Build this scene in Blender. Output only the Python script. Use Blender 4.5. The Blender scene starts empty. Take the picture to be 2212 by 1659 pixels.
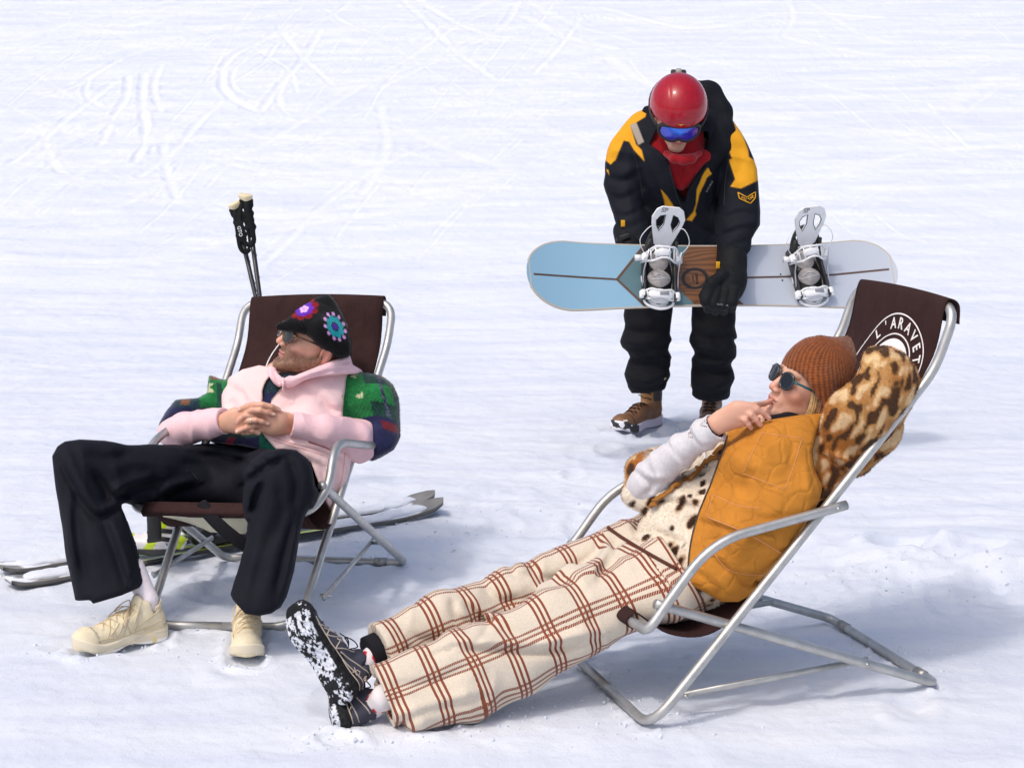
import bpy, bmesh, math, os
import numpy as np
from mathutils import Vector, Matrix
rad = math.radians
SC = bpy.context.scene
# ---------------------------------------------------------------- camera
CAM_H = 1.80; PITCH = rad(10.9); FPX = 4357.0          # focal length in units of a 2212 px wide frame
cd = bpy.data.cameras.new('camera'); cam = bpy.data.objects.new('camera', cd); SC.collection.objects.link(cam)
cam.location = (0, 0, CAM_H); cam.rotation_euler = (rad(90) - PITCH, 0, 0)
cd.sensor_width = 36; cd.lens = FPX / 2212 * 36; cd.clip_end = 2000; cd.clip_start = .05
SC.camera = cam
SC.render.resolution_x = 1024; SC.render.resolution_y = 767
# ---------------------------------------------------------------- daylight
SUN_EL = rad(59); SUN_AZ = rad(222)                     # where the sun stands, clockwise from +Y: behind the camera, to the left
w = bpy.data.worlds.new('World'); SC.world = w; w.use_nodes = True
nt = w.node_tree; bg = nt.nodes['Background']; sk = nt.nodes.new('ShaderNodeTexSky'); sk.sky_type = 'NISHITA'
sk.sun_disc = False; sk.sun_elevation = SUN_EL; sk.sun_rotation = SUN_AZ; sk.altitude = 0; sk.air_density = 1.; sk.dust_density = 5.; sk.ozone_density = .6
nt.links.new(sk.outputs[0], bg.inputs[0]); bg.inputs[1].default_value = .15
sl = bpy.data.lights.new('sun', 'SUN'); sl.energy = 1.0; sl.angle = rad(5.); sl.color = (1, .95, .88)
so = bpy.data.objects.new('sun', sl); SC.collection.objects.link(so)
sd = Vector((math.sin(SUN_AZ) * math.cos(SUN_EL), math.cos(SUN_AZ) * math.cos(SUN_EL), math.sin(SUN_EL)))
so.rotation_euler = sd.to_track_quat('Z', 'Y').to_euler(); so.location = sd * 30
SC.view_settings.view_transform = 'Standard'; SC.view_settings.look = 'None'; SC.view_settings.exposure = .16
SC.view_settings.gamma = 1; SC.view_settings.use_curve_mapping = False
SC.cycles.max_bounces = 6

# ---------------------------------------------------------------- measuring helpers
A3 = lambda *a: np.array(a, float)
_fw = A3(0, math.cos(PITCH), -math.sin(PITCH)); _up = A3(0, math.sin(PITCH), math.cos(PITCH)); _C = A3(0, 0, CAM_H)
def ray(x, y): return _fw + A3((x - 1106) / FPX, 0, 0) - (y - 829.5) / FPX * _up
def P(x, y, Y): r = ray(x, y); return _C + r * (Y / r[1])
def G(x, y, z=0.): r = ray(x, y); return _C + r * ((z - CAM_H) / r[2])
def mpp(q): return float((np.asarray(q) - _C) @ _fw) / FPX     # metres per unit at a point
def nrm(v): v = np.asarray(v, float); return v / (np.linalg.norm(v) + 1e-12)

# ---------------------------------------------------------------- scene helpers
def link(o, parent=None):
    SC.collection.objects.link(o)
    if parent is not None:
        o.parent = parent; o.matrix_parent_inverse = parent.matrix_world.inverted()
    return o
def tag(o, label=None, cat=None, group=None, kind=None):
    for k, v in (('label', label), ('category', cat), ('group', group), ('kind', kind)):
        if v: o[k] = v
    return o
def empty(name, loc, label, cat, group=None):
    o = bpy.data.objects.new(name, None); o.location = loc; o.empty_display_size = .05
    SC.collection.objects.link(o); o.matrix_world = Matrix.Translation(loc); return tag(o, label, cat, group)
def mesh(name, V, Fc, mat, parent=None, smooth=True, origin=None, col=None, uv=None):
    V = np.asarray(V, np.float64)
    if origin is None: origin = V.mean(0) if len(V) else A3(0, 0, 0)
    me = bpy.data.meshes.new(name); Vl = V - origin
    if isinstance(Fc, np.ndarray):
        n = Fc.shape[1]
        me.vertices.add(len(V)); me.vertices.foreach_set('co', Vl.astype(np.float32).ravel())
        me.loops.add(Fc.size); me.loops.foreach_set('vertex_index', Fc.astype(np.int32).ravel())
        me.polygons.add(len(Fc)); me.polygons.foreach_set('loop_start', (np.arange(len(Fc)) * n).astype(np.int32))
        me.update(calc_edges=True)
    else:
        me.from_pydata([tuple(v) for v in Vl], [], Fc); me.update()
    if smooth: me.polygons.foreach_set('use_smooth', np.ones(len(me.polygons), bool))
    if col is not None:
        a = me.color_attributes.new('Col', 'FLOAT_COLOR', 'POINT')
        c = np.ones((len(V), 4), np.float32); c[:, :3] = col; a.data.foreach_set('color', c.ravel())
    if uv is not None:
        a = me.attributes.new('guv', 'FLOAT_VECTOR', 'POINT'); u = np.zeros((len(V), 3), np.float32); u[:, :uv.shape[1]] = uv
        a.data.foreach_set('vector', u.ravel())
    for m in (mat if isinstance(mat, (list, tuple)) else [mat]): me.materials.append(m)
    o = bpy.data.objects.new(name, me); o.location = origin
    o.matrix_world = Matrix.Translation(origin)
    return link(o, parent)

# materials
def mat(name, color=(.5, .5, .5), rough=.6, metal=0., attr=None, bump=None, sheen=0., coat=0., spec=None, var=0., varscale=6., sss=0.):
    m = bpy.data.materials.new(name); m.use_nodes = True; n = m.node_tree.nodes; L = m.node_tree.links; b = n['Principled BSDF']
    b.inputs['Base Color'].default_value = (*color, 1); b.inputs['Roughness'].default_value = rough; b.inputs['Metallic'].default_value = metal
    b.inputs['Specular IOR Level'].default_value = spec if spec is not None else (.5 if rough < .65 or metal else .16)
    if sheen: b.inputs['Sheen Weight'].default_value = sheen
    if coat: b.inputs['Coat Weight'].default_value = coat; b.inputs['Coat Roughness'].default_value = .06
    if sss:
        b.inputs['Subsurface Weight'].default_value = sss; b.inputs['Subsurface Radius'].default_value = (.012, .004, .002); b.inputs['Subsurface Scale'].default_value = 1.
    src = None
    if attr:
        a = n.new('ShaderNodeVertexColor'); a.layer_name = attr; src = a.outputs[0]
    if var:
        tc = n.new('ShaderNodeTexCoord'); nz = n.new('ShaderNodeTexNoise'); nz.inputs['Scale'].default_value = varscale; nz.inputs['Detail'].default_value = 6
        L.new(tc.outputs['Object'], nz.inputs['Vector'])
        mr = n.new('ShaderNodeMapRange'); mr.inputs[1].default_value = .3; mr.inputs[2].default_value = .7; mr.inputs[3].default_value = 1 - var; mr.inputs[4].default_value = 1 + var
        L.new(nz.outputs[0], mr.inputs[0])
        mx = n.new('ShaderNodeVectorMath'); mx.operation = 'SCALE'
        if src is None:
            rgb = n.new('ShaderNodeRGB'); rgb.outputs[0].default_value = (*color, 1); src = rgb.outputs[0]
        L.new(src, mx.inputs[0]); L.new(mr.outputs[0], mx.inputs['Scale']); src = mx.outputs[0]
    if src is not None: L.new(src, b.inputs['Base Color'])
    if bump:
        prev = None
        for (kind, scale, strength, dist, stretch) in bump:
            tc = n.new('ShaderNodeTexCoord'); mp = n.new('ShaderNodeMapping'); mp.inputs['Scale'].default_value = stretch
            L.new(tc.outputs['Object'], mp.inputs[0])
            if kind == 'noise':
                t = n.new('ShaderNodeTexNoise'); t.inputs['Scale'].default_value = scale; t.inputs['Detail'].default_value = 4; out = t.outputs[0]
            elif kind == 'vor':
                t = n.new('ShaderNodeTexVoronoi'); t.inputs['Scale'].default_value = scale; out = t.outputs[0]
            else:
                t = n.new('ShaderNodeTexWave'); t.inputs['Scale'].default_value = scale; t.inputs['Distortion'].default_value = 1.; out = t.outputs[1]
            L.new(mp.outputs[0], t.inputs['Vector'])
            bp = n.new('ShaderNodeBump'); bp.inputs['Strength'].default_value = strength; bp.inputs['Distance'].default_value = dist
            L.new(out, bp.inputs['Height'])
            if prev is not None: L.new(prev, bp.inputs['Normal'])
            prev = bp.outputs[0]
        L.new(prev, b.inputs['Normal'])
    return m
NS = (1, 1, 1)

# ---------------------------------------------------------------- noise
_rng = np.random.RandomState(7)
_LAT = _rng.rand(64, 64, 64).astype(np.float32)
def vnoise(p, s=1., seed=0):
    q = p * s + seed * 17.31 + 1000.; i = np.floor(q).astype(np.int64); f = (q - i).astype(np.float32); f = f * f * (3 - 2 * f); i &= 63; j = (i + 1) & 63
    x0, y0, z0 = i[..., 0], i[..., 1], i[..., 2]; x1, y1, z1 = j[..., 0], j[..., 1], j[..., 2]; fx, fy, fz = f[..., 0], f[..., 1], f[..., 2]
    a = _LAT[x0, y0, z0] * (1 - fx) + _LAT[x1, y0, z0] * fx; b = _LAT[x0, y1, z0] * (1 - fx) + _LAT[x1, y1, z0] * fx
    c = _LAT[x0, y0, z1] * (1 - fx) + _LAT[x1, y0, z1] * fx; d = _LAT[x0, y1, z1] * (1 - fx) + _LAT[x1, y1, z1] * fx
    a = a * (1 - fy) + b * fy; c = c * (1 - fy) + d * fy
    return a * (1 - fz) + c * fz - .5
def fbm(p, s=1., o=3, seed=0):
    r = 0; a = 1.
    for k in range(o): r = r + a * vnoise(p, s, seed + k); s *= 2.03; a *= .5
    return r
def sstep(a, b, x): t = np.clip((x - a) / (b - a + 1e-12), 0, 1); return t * t * (3 - 2 * t)

# ---------------------------------------------------------------- tubes
def fillet(pts, radii, n=7):
    pts = [np.asarray(p, float) for p in pts]; out = [pts[0]]
    for i in range(1, len(pts) - 1):
        a, b, c = pts[i - 1], pts[i], pts[i + 1]; r = radii[i] if hasattr(radii, '__len__') else radii
        u, v = nrm(a - b), nrm(c - b); d = min(r, .48 * np.linalg.norm(a - b), .48 * np.linalg.norm(c - b))
        p0, p2 = b + u * d, b + v * d
        for t in np.linspace(0, 1, n): out.append((1 - t) ** 2 * p0 + 2 * t * (1 - t) * b + t * t * p2)
    out.append(pts[-1]); return out
def sweep(path, r, n=14, flat=None, cap=True):
    """tube along a path; r scalar, list or a function of 0..1; flat=(direction, factor) squeezes the section"""
    path = np.array(path, float); m = len(path); T = np.gradient(path, axis=0); T /= np.linalg.norm(T, axis=1)[:, None] + 1e-12
    N = np.cross(T[0], A3(0, 0, 1)); N = N if np.linalg.norm(N) > .1 else np.cross(T[0], A3(1, 0, 0)); N = nrm(N); V = []
    s = np.r_[0, np.cumsum(np.linalg.norm(np.diff(path, axis=0), axis=1))]; s = s / s[-1]
    for k in range(m):
        N = nrm(N - T[k] * (N @ T[k])); B = np.cross(T[k], N)
        rr = r(s[k]) if callable(r) else (r[k] if hasattr(r, '__len__') else r)
        for a in np.linspace(0, 2 * math.pi, n, endpoint=False):
            o = (N * math.cos(a) + B * math.sin(a)) * rr
            if flat is not None: d = nrm(flat[0]); o = o - d * (o @ d) * (1 - flat[1])
            V.append(path[k] + o)
    Fc = [(k * n + a, k * n + (a + 1) % n, (k + 1) * n + (a + 1) % n, (k + 1) * n + a) for k in range(m - 1) for a in range(n)]
    if cap: Fc += [tuple(range(n))[::-1], tuple(range((m - 1) * n, m * n))]
    return np.array(V), Fc
def spline(pts, n=8):
    p = [np.asarray(q, float) for q in pts]; p = [2 * p[0] - p[1]] + p + [2 * p[-1] - p[-2]]; out = []
    for i in range(1, len(p) - 2):
        for t in np.linspace(0, 1, n, endpoint=False):
            a, b, c, d = p[i - 1:i + 3]
            out.append(.5 * (2 * b + (c - a) * t + (2 * a - 5 * b + 4 * c - d) * t * t + (-a + 3 * b - 3 * c + d) * t ** 3))
    out.append(p[-2]); return np.array(out)
def joinm(items):
    V = []; Fc = []; o = 0
    for v, f in items:
        V.append(np.asarray(v, float)); Fc += [tuple(int(i) + o for i in q) for q in f]; o += len(v)
    return np.concatenate(V), Fc
def box(c, ax, h, bev=.15):
    """rounded box: centre, 3 axes, half sizes"""
    ax = [nrm(a) for a in ax]; h = np.array(h, float); bm = bmesh.new(); bmesh.ops.create_cube(bm, size=2)
    for v in bm.verts: v.co = Vector(np.array(v.co) * h)
    if bev: bmesh.ops.bevel(bm, geom=list(bm.edges), offset=float(min(h) * bev * 2), segments=2, affect='EDGES', profile=.5)
    V = np.array([v.co[:] for v in bm.verts]); bm.verts.index_update(); Fc = [tuple(v.index for v in f.verts) for f in bm.faces]; bm.free()
    return c + V @ np.array(ax), Fc
def plate(poly, o, ex, ey, thick, holes=()):
    """extruded 2-D outline (list of xy) with optional holes, thickness along ex x ey"""
    bm = bmesh.new(); ez = np.cross(ex, ey); edges = []
    for lp in (poly, *holes):
        vs = [bm.verts.new(Vector((x, y, 0))) for x, y in lp]
        for a, b in zip(vs, vs[1:] + vs[:1]): edges.append(bm.edges.new((a, b)))
    bmesh.ops.triangle_fill(bm, use_beauty=True, use_dissolve=False, edges=edges)
    fs = list(bm.faces); r = bmesh.ops.extrude_face_region(bm, geom=fs)
    for v in [g for g in r['geom'] if isinstance(g, bmesh.types.BMVert)]: v.co.z += thick
    bmesh.ops.recalc_face_normals(bm, faces=bm.faces)
    V = np.array([v.co[:] for v in bm.verts]); bm.verts.index_update(); Fc = [tuple(v.index for v in f.verts) for f in bm.faces]; bm.free()
    return o + V[:, :1] * ex + V[:, 1:2] * ey + V[:, 2:] * ez, Fc

# ---------------------------------------------------------------- implicit surfaces
def smin(a, b, k):
    if k <= 0: return np.minimum(a, b)
    h = np.clip(.5 + .5 * (b - a) / k, 0, 1); return b * (1 - h) + a * h - k * h * (1 - h)
def smax(a, b, k): return -smin(-a, -b, k)
def cone(p, a, b, ra, rb, flat=None):
    if flat is not None:
        n, kf = flat; n = nrm(n).astype(np.float32); sc = np.float32(1 / kf - 1)
        p = p + ((p @ n) * sc)[:, None] * n; a = a + (a @ n) * sc * n; b = b + (b @ n) * sc * n
    a = np.asarray(a, np.float32); ba = np.asarray(b, np.float32) - a; L = float(ba @ ba) + 1e-9
    pa = p - a; t = np.clip((pa @ ba) / L, 0, 1); d = pa - t[:, None] * ba
    d = np.sqrt((d * d).sum(1)) - (ra + (rb - ra) * t)
    return d * (min(1, flat[1]) if flat is not None else 1.)
def chain(pts, rs, k=.0, flat=None):
    def f(p):
        d = None
        for i in range(len(pts) - 1):
            e = cone(p, pts[i], pts[i + 1], rs[i], rs[i + 1], flat); d = e if d is None else smin(d, e, k)
        return d
    return f
def ell(c, r, R=None):
    """ellipsoid, R rows are its axes"""
    c = np.asarray(c, np.float32); r = np.asarray(r, np.float32)
    def f(p):
        q = p - c
        if R is not None: q = q @ np.asarray(R, np.float32).T
        k0 = np.sqrt(((q / r) ** 2).sum(1)); k1 = np.sqrt(((q / (r * r)) ** 2).sum(1)) + 1e-9
        return np.where(k0 < .05, -min(r), k0 * (k0 - 1) / k1)
    return f
def rbox(c, h, R, rnd):
    c = np.asarray(c, np.float32); h = np.asarray(h, np.float32) - rnd
    def f(p):
        q = np.abs((p - c) @ np.asarray(R, np.float32).T) - h
        return np.sqrt((np.maximum(q, 0) ** 2).sum(1)) + np.minimum(q.max(1), 0) - rnd
    return f
def union(fs, k=.02):
    def f(p):
        d = fs[0](p)
        for g in fs[1:]: d = smin(d, g(p), k)
        return d
    return f
QUICK = float(os.environ.get('QUICKRES', '1'))
def nets(sdf, lo, hi, h, fudge=1.5, newton=2):
    h = h * QUICK; B = 8; lo = np.asarray(lo, float); nb = np.ceil((np.asarray(hi) - lo) / (h * B)).astype(int); n = nb * B
    cc = np.stack(np.meshgrid(*[(np.arange(k) + .5) * B * h for k in nb], indexing='ij'), -1).reshape(-1, 3) + lo
    dc = sdf(cc.astype(np.float32)); act = np.abs(dc) < B * h * .9 * fudge
    vals = np.repeat(np.repeat(np.repeat(dc.reshape(nb).astype(np.float32), B, 0), B, 1), B, 2)
    off = np.stack(np.meshgrid(*[np.arange(B)] * 3, indexing='ij'), -1).reshape(-1, 3)
    bi = np.stack(np.unravel_index(np.where(act)[0], nb), -1) * B
    for s in range(0, len(bi), 1500):
        ii = (bi[s:s + 1500, None, :] + off[None]).reshape(-1, 3)
        vals[ii[:, 0], ii[:, 1], ii[:, 2]] = sdf((ii * h + lo).astype(np.float32))
    S = vals < 0
    c8 = [S[x:n[0] - 1 + x, y:n[1] - 1 + y, z:n[2] - 1 + z] for x in (0, 1) for y in (0, 1) for z in (0, 1)]
    cnt = sum(c.astype(np.int8) for c in c8); mixed = (cnt > 0) & (cnt < 8); ci = np.argwhere(mixed)
    ids = -np.ones(mixed.shape, np.int32); ids[mixed] = np.arange(len(ci), dtype=np.int32)
    acc = np.zeros((len(ci), 3)); num = np.zeros(len(ci))
    cor = [(x, y, z) for x in (0, 1) for y in (0, 1) for z in (0, 1)]
    cv = [vals[ci[:, 0] + x, ci[:, 1] + y, ci[:, 2] + z] for x, y, z in cor]
    for i in range(8):
        for j in range(i + 1, 8):
            if sum(abs(a - b) for a, b in zip(cor[i], cor[j])) != 1: continue
            m = (cv[i] < 0) != (cv[j] < 0); t = np.where(m, cv[i] / np.where(m, cv[i] - cv[j], 1), 0)
            a, b = np.array(cor[i]), np.array(cor[j]); acc += m[:, None] * (a + t[:, None] * (b - a)); num += m
    V = (ci + acc / num[:, None]) * h + lo
    Q = []
    for ax in range(3):
        a, b = [(1, 2), (2, 0), (0, 1)][ax]
        sl0 = [slice(1, -1)] * 3; sl1 = [slice(1, -1)] * 3; sl0[ax] = slice(0, -1); sl1[ax] = slice(1, None)
        s0, s1 = S[tuple(sl0)], S[tuple(sl1)]; e = np.argwhere(s0 != s1)
        ins = s0[e[:, 0], e[:, 1], e[:, 2]]
        e = e + 1; e[:, ax] -= 1
        def g(da, db):
            q = e.copy(); q[:, a] -= da; q[:, b] -= db; return ids[q[:, 0], q[:, 1], q[:, 2]]
        q = np.stack([g(1, 1), g(0, 1), g(0, 0), g(1, 0)], 1); q[~ins] = q[~ins][:, ::-1]; Q.append(q)
    Q = np.concatenate(Q); Q = Q[(Q >= 0).all(1)]
    # relax, then pull back on to the surface
    for it in range(newton):
        acc = np.zeros_like(V); num = np.zeros(len(V))
        for k in range(4):
            for dk in (1, 3):
                for c in range(3): acc[:, c] += np.bincount(Q[:, k], V[Q[:, (k + dk) % 4], c], minlength=len(V))
                num += np.bincount(Q[:, k], minlength=len(V))
        V = V * .5 + .5 * acc / np.maximum(num, 1)[:, None]
        Vf = V.astype(np.float32); d0 = sdf(Vf); e = h * .3; gr = np.stack([sdf(Vf + np.eye(3, dtype=np.float32)[c] * e) - d0 for c in range(3)], 1) / e
        g2 = (gr ** 2).sum(1); V = V - np.clip(d0 / np.maximum(g2, .3), -h, h)[:, None] * gr
    return V, Q
def bounds(fs_pts, pad):
    a = np.array([q for q in fs_pts]); return a.min(0) - pad, a.max(0) + pad
class SK:
    """collects skeleton points so the bounding box follows by itself"""
    def __init__(s): s.f = []; s.pts = []; s.k = .02
    def ch(s, pts, rs, k=None, flat=None, sm=.01):
        # pts: (x, y, Y[, r]) in frame units and depth; rs in frame units
        q = [P(*p[:3]) if len(p) == 3 else p for p in pts]; r = [a * mpp(b) for a, b in zip(rs, q)]
        s.add(chain(q, r, sm, flat), q, max(r), k); return q
    def add(s, f, pts, r, k=None):
        s.f.append((f, s.k if k is None else k)); 
        for q in pts: s.pts += [np.asarray(q) - r, np.asarray(q) + r]
    def __call__(s, p):
        d = s.f[0][0](p)
        for g, k in s.f[1:]: d = smin(d, g(p), k)
        return d
    def build(s, h, pad=.02, post=None, **kw):
        lo, hi = np.min(s.pts, 0) - pad, np.max(s.pts, 0) + pad
        f = (lambda p: post(p, s(p))) if post else s
        return nets(f, lo, hi, h, **kw)
# ================================================================ SNOW
def ramp(y):                                           # the piste: level by the chairs, climbing behind
    t = np.clip(y - 9.3, 0, None); return .5 * .19 / 4. * np.minimum(t, 4.) ** 2 + .19 * np.maximum(t - 4., 0) + .00012 * np.maximum(t - 25, 0) ** 2
def hillz(x, y): return ramp(y) + .012 * (x - 1) * sstep(9, 16, y)
def GG(x, y):                                          # pixel ray -> ground, slope included
    r = ray(x, y); t = 3.
    lo_, hi_ = 2., 80.
    f = lambda s: (_C + r * s)[2] - hillz(*(_C + r * s)[:2])
    for _ in range(50):
        m = (lo_ + hi_) / 2
        if f(m) > 0: lo_ = m
        else: hi_ = m
    return _C + r * lo_
def build_snow():
    ys = [-60, -30, -15, -6, 0, 2, 3]; y = 3.4
    while y < 24: ys.append(y); y += max(.009, y * .0021)
    while y < 420: ys.append(y); y += .05 + (y - 24) * .06
    xs = list(np.arange(-5.6, 6.4, .0125)); x = 6.4; st = .02
    while x < 330: xs.append(x); x += st; st *= 1.12
    x = -5.6 - .02; st = .02
    while x > -330: xs.insert(0, x); x -= st; st *= 1.12
    xs, ys = np.array(xs), np.array(ys); X, Y = np.meshgrid(xs, ys, indexing='ij'); p = np.stack([X, Y, 0 * X], -1)
    Z = hillz(X, Y)
    near = sstep(3, 3.5, Y) * (1 - sstep(24, 40, Y)) * (1 - sstep(8, 12, np.abs(X)))
    D = np.zeros_like(Z)
    wx = X + .5 * vnoise(p, .7, 3)
    wy = Y + .25 * vnoise(p, .5, 9) + .06 * X * sstep(8, 14, Y)
    # brushed streaks running across the slope
    q1 = np.stack([wx * .55, wy * 7., 0 * X], -1); q2 = np.stack([wx * 1.6, wy * 22., 0 * X], -1); q3 = np.stack([X * 5, Y * 45, 0 * X], -1)
    amp = .35 + .65 * sstep(5.2, 7.5, Y); patch = .55 + .9 * np.clip(vnoise(p, .8, 21) + .3, 0, 1)
    D += amp * patch * (.008 * vnoise(q1, 1, 1) + .005 * vnoise(q2 * A3(1.6, .8, 1), 1, 2)) + .013 * amp * fbm(np.stack([wx * 1.1, wy * 2.6, 0 * X], -1), 2.2, 4, 14) + .0065 * amp * fbm(np.stack([X * 2.4, Y * 4, 0 * X], -1), 6, 3, 15)
    # broad undulation and lumps
    D += .05 * vnoise(np.stack([X * .45, Y * .9, 0 * X], -1), 1, 5) * sstep(6.5, 9, Y)
    D += .012 * fbm(p, 3.2, 3, 6) * (1 - .6 * sstep(7, 9, Y)) + .006 * fbm(p, 14., 3, 7) * (1 - .5 * sstep(8, 12, Y))
    # crusty broken snow in patches near the chairs
    def patchy(cx, cy, rx, ry): return np.exp(-(((X - cx) / rx) ** 2 + ((Y - cy) / ry) ** 2) ** 1.5)
    rough = np.zeros_like(X)
    for (px, py, rx, ry) in ((1500, 1450, .45, .35), (1900, 1280, .5, .4), (1250, 1540, .4, .25), (900, 1180, .4, .4), (400, 1240, .35, .35), (700, 1240, .4, .4), (1050, 1100, .6, .5), (250, 1340, .15, .1), (2080, 1250, .5, .5), (1800, 1500, .4, .2)):
        g = G(px, py); rough = np.maximum(rough, patchy(g[0], g[1], rx, ry))
    cr = np.abs(vnoise(p, 11, 31)) * 2; cr2 = np.maximum(vnoise(p, 24, 33), 0)
    D += rough * (.022 * (.5 - cr) * (vnoise(p, 5, 35) + .5) + .012 * cr2 + .006 * vnoise(p, 45, 36))
    # dents pressed by feet and chair bars
    def dent(px, py, r, d, ry=None):
        g = G(px, py); rr = ((X - g[0]) / r) ** 2 + ((Y - g[1]) / (ry or r)) ** 2
        return -d * np.exp(-rr ** 2) + d * .45 * np.exp(-(np.sqrt(rr) - 1.35) ** 2 * 9)
    for a in ((1640, 1180, .12, .02), (1950, 1200, .1, .03, .07), (2080, 1215, .12, .03, .08), (1700, 1190, .1, .015), (1180, 1500, .1, .015), (470, 1280, .09, .02), (250, 1395, .17, .014, .07), (530, 1425, .08, .012, .13), (1380, 930, .14, .018, .1), (1530, 900, .1, .018, .12),
              (1420, 1480, .08, .015), (860, 1110, .1, .02), (760, 1330, .1, .012), (1120, 1180, .14, .015, .08), (960, 1230, .12, .012)): D += dent(*a)
    rd = np.random.RandomState(9)
    for k in range(60):                                # trodden snow round the chairs
        cx_, cy_, sx_, sy_ = [(420, 1230, 330, 90), (1250, 1500, 420, 70), (1850, 1330, 300, 110), (1150, 1120, 420, 80), (1450, 960, 200, 40)][k % 5]
        D += dent(rd.normal(cx_, sx_ * .6), min(1640, max(925, rd.normal(cy_, sy_))), rd.uniform(.035, .06), rd.uniform(.003, .009), rd.uniform(.07, .13))
    # ski and board tracks: a groove with a soft berm
    def track(pts, wid, dep, dbl=0.):
        nonlocal D
        path = spline([GG(a, b) for a, b in pts], 14)[:, :2]
        for off in ((-dbl, dbl) if dbl else (0,)):
            T = np.gradient(path, axis=0); T /= np.linalg.norm(T, axis=1)[:, None] + 1e-9
            pp = path + np.stack([-T[:, 1], T[:, 0]], 1) * off
            for a, b in zip(pp[:-1], pp[1:]):
                m = wid * 4; i0, i1 = np.searchsorted(xs, [min(a[0], b[0]) - m, max(a[0], b[0]) + m]); j0, j1 = np.searchsorted(ys, [min(a[1], b[1]) - m, max(a[1], b[1]) + m])
                if i1 <= i0 or j1 <= j0: continue
                sx, sy = X[i0:i1, j0:j1], Y[i0:i1, j0:j1]; ba = b - a; t = np.clip(((sx - a[0]) * ba[0] + (sy - a[1]) * ba[1]) / (ba @ ba + 1e-9), 0, 1)
                d = np.hypot(sx - a[0] - t * ba[0], sy - a[1] - t * ba[1]) / wid
                v = TR[i0:i1, j0:j1]; np.minimum(v, d, out=v); TD[i0:i1, j0:j1] = np.where(v == d, dep, TD[i0:i1, j0:j1])
    TR = np.full_like(X, 9.); TD = np.zeros_like(X)
    rs = np.random.RandomState(3)
    tr = [([(620, 60), (500, 120), (478, 175), (500, 215), (560, 240)], .05, .014), ([(640, 75), (530, 125), (500, 170), (525, 205), (600, 225)], .03, .01),
          ([(545, 100), (620, 150), (640, 200)], .03, .01), ([(600, 90), (560, 140), (500, 180)], .03, .01), ([(690, 70), (650, 130), (600, 190), (560, 240)], .045, .012),
          ([(310, 160), (305, 220), (312, 290), (290, 350)], .05, .016), ([(275, 165), (270, 210), (240, 260), (215, 310)], .045, .014), ([(345, 140), (330, 190), (345, 240)], .04, .012),
          ([(190, 165), (185, 205), (215, 230)], .035, .012), ([(350, 310), (360, 380), (380, 430)], .045, .01), ([(480, 220), (430, 260), (370, 330), (300, 380)], .05, .01),
          ([(620, 165), (600, 215), (640, 250), (730, 215)], .04, .012), ([(720, 190), (650, 120), (600, 60)], .04, .01), ([(0, 180), (200, 120), (480, 60), (640, 20)], .06, .012),
          ([(0, 90), (160, 50), (380, 0)], .05, .01), ([(0, 240), (150, 190), (300, 110), (560, 70)], .05, .01), ([(20, 350), (140, 260), (240, 180)], .05, .012), ([(90, 290), (120, 360), (180, 400)], .05, .01),
          ([(820, 230), (830, 330), (780, 420)], .05, .008), ([(1000, 110), (840, 160), (700, 230), (540, 330)], .06, .008), ([(560, 380), (700, 330), (830, 280)], .05, .007),
          ([(900, 0), (1000, 60), (1100, 80), (1250, 60)], .06, .01), ([(870, 0), (960, 90), (1060, 170)], .05, .009), ([(1120, 0), (1080, 60), (980, 110), (820, 190)], .05, .01), ([(1300, 20), (1500, 60), (1700, 30), (1900, 40)], .06, .01),
          ([(1250, 40), (1200, 110), (1150, 160)], .04, .009), ([(700, 20), (760, 60), (830, 80)], .04, .009), ([(760, 0), (700, 40), (560, 90)], .04, .01),
          ([(1700, 0), (1710, 40), (1690, 80)], .04, .006), ([(470, 440), (600, 470), (840, 430), (1000, 400)], .06, .008), ([(0, 560), (300, 560), (560, 500), (820, 460), (1100, 440)], .07, .008)]
    for a in tr: track(a[0], a[1] * .72, a[2])
    for k in range(46):                                # many faint crossing runs high on the slope
        x0, y0 = rs.uniform(0, 2212), rs.uniform(0, 420) ** 1.0; L_ = rs.uniform(120, 520); a = (rs.uniform(.1, .35) if x0 < 1000 else rs.uniform(-.12, .25)) * (1 if x0 < 1100 else -1)
        c = rs.uniform(-.1, .1); track([(x0 + L_ * t, y0 - L_ * t * a + c * L_ * 4 * t * (1 - t)) for t in (-.5, -.2, .1, .5) if y0 - L_ * t * a > -20] or [(x0, y0), (x0 + 50, y0)], rs.uniform(.03, .06), rs.uniform(.003, .008))
    for k in range(260):                               # thin scratches left by edges
        x0, y0 = (rs.uniform(0, 2212), rs.uniform(0, 560)) if k < 130 else (rs.uniform(0, 1200), rs.uniform(0, 420)); L_ = rs.uniform(60, 420); a = rs.choice([rs.uniform(.05, .3), rs.uniform(-.15, .1), rs.uniform(.5, 1.6)], p=[.55, .33, .12]) * (1 if x0 < 1300 else -.6)
        if abs(a) > .4: L_ *= .3
        c = rs.uniform(-.12, .12); pts = [(x0 + L_ * t, max(4, y0 - L_ * t * a + c * L_ * 4 * t * (1 - t))) for t in (-.5, -.2, .1, .5)]; track(pts, rs.uniform(.008, .018), rs.uniform(.003, .007))
    tn = .25 + .55 * (vnoise(p, 6, 51) + .5)
    D += TD * tn * (-np.exp(-TR ** 2 * 1.4) + .9 * np.exp(-(TR - 1.5) ** 2 * 3))
    # lumpy bank at the right edge behind the chair
    g = G(2150, 1240); D += .07 * np.exp(-(((X - g[0]) / .55) ** 2 + ((Y - g[1] - .2) / .35) ** 2)) * (1 + .8 * vnoise(p, 7, 61))
    flat = np.ones_like(D)
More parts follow.
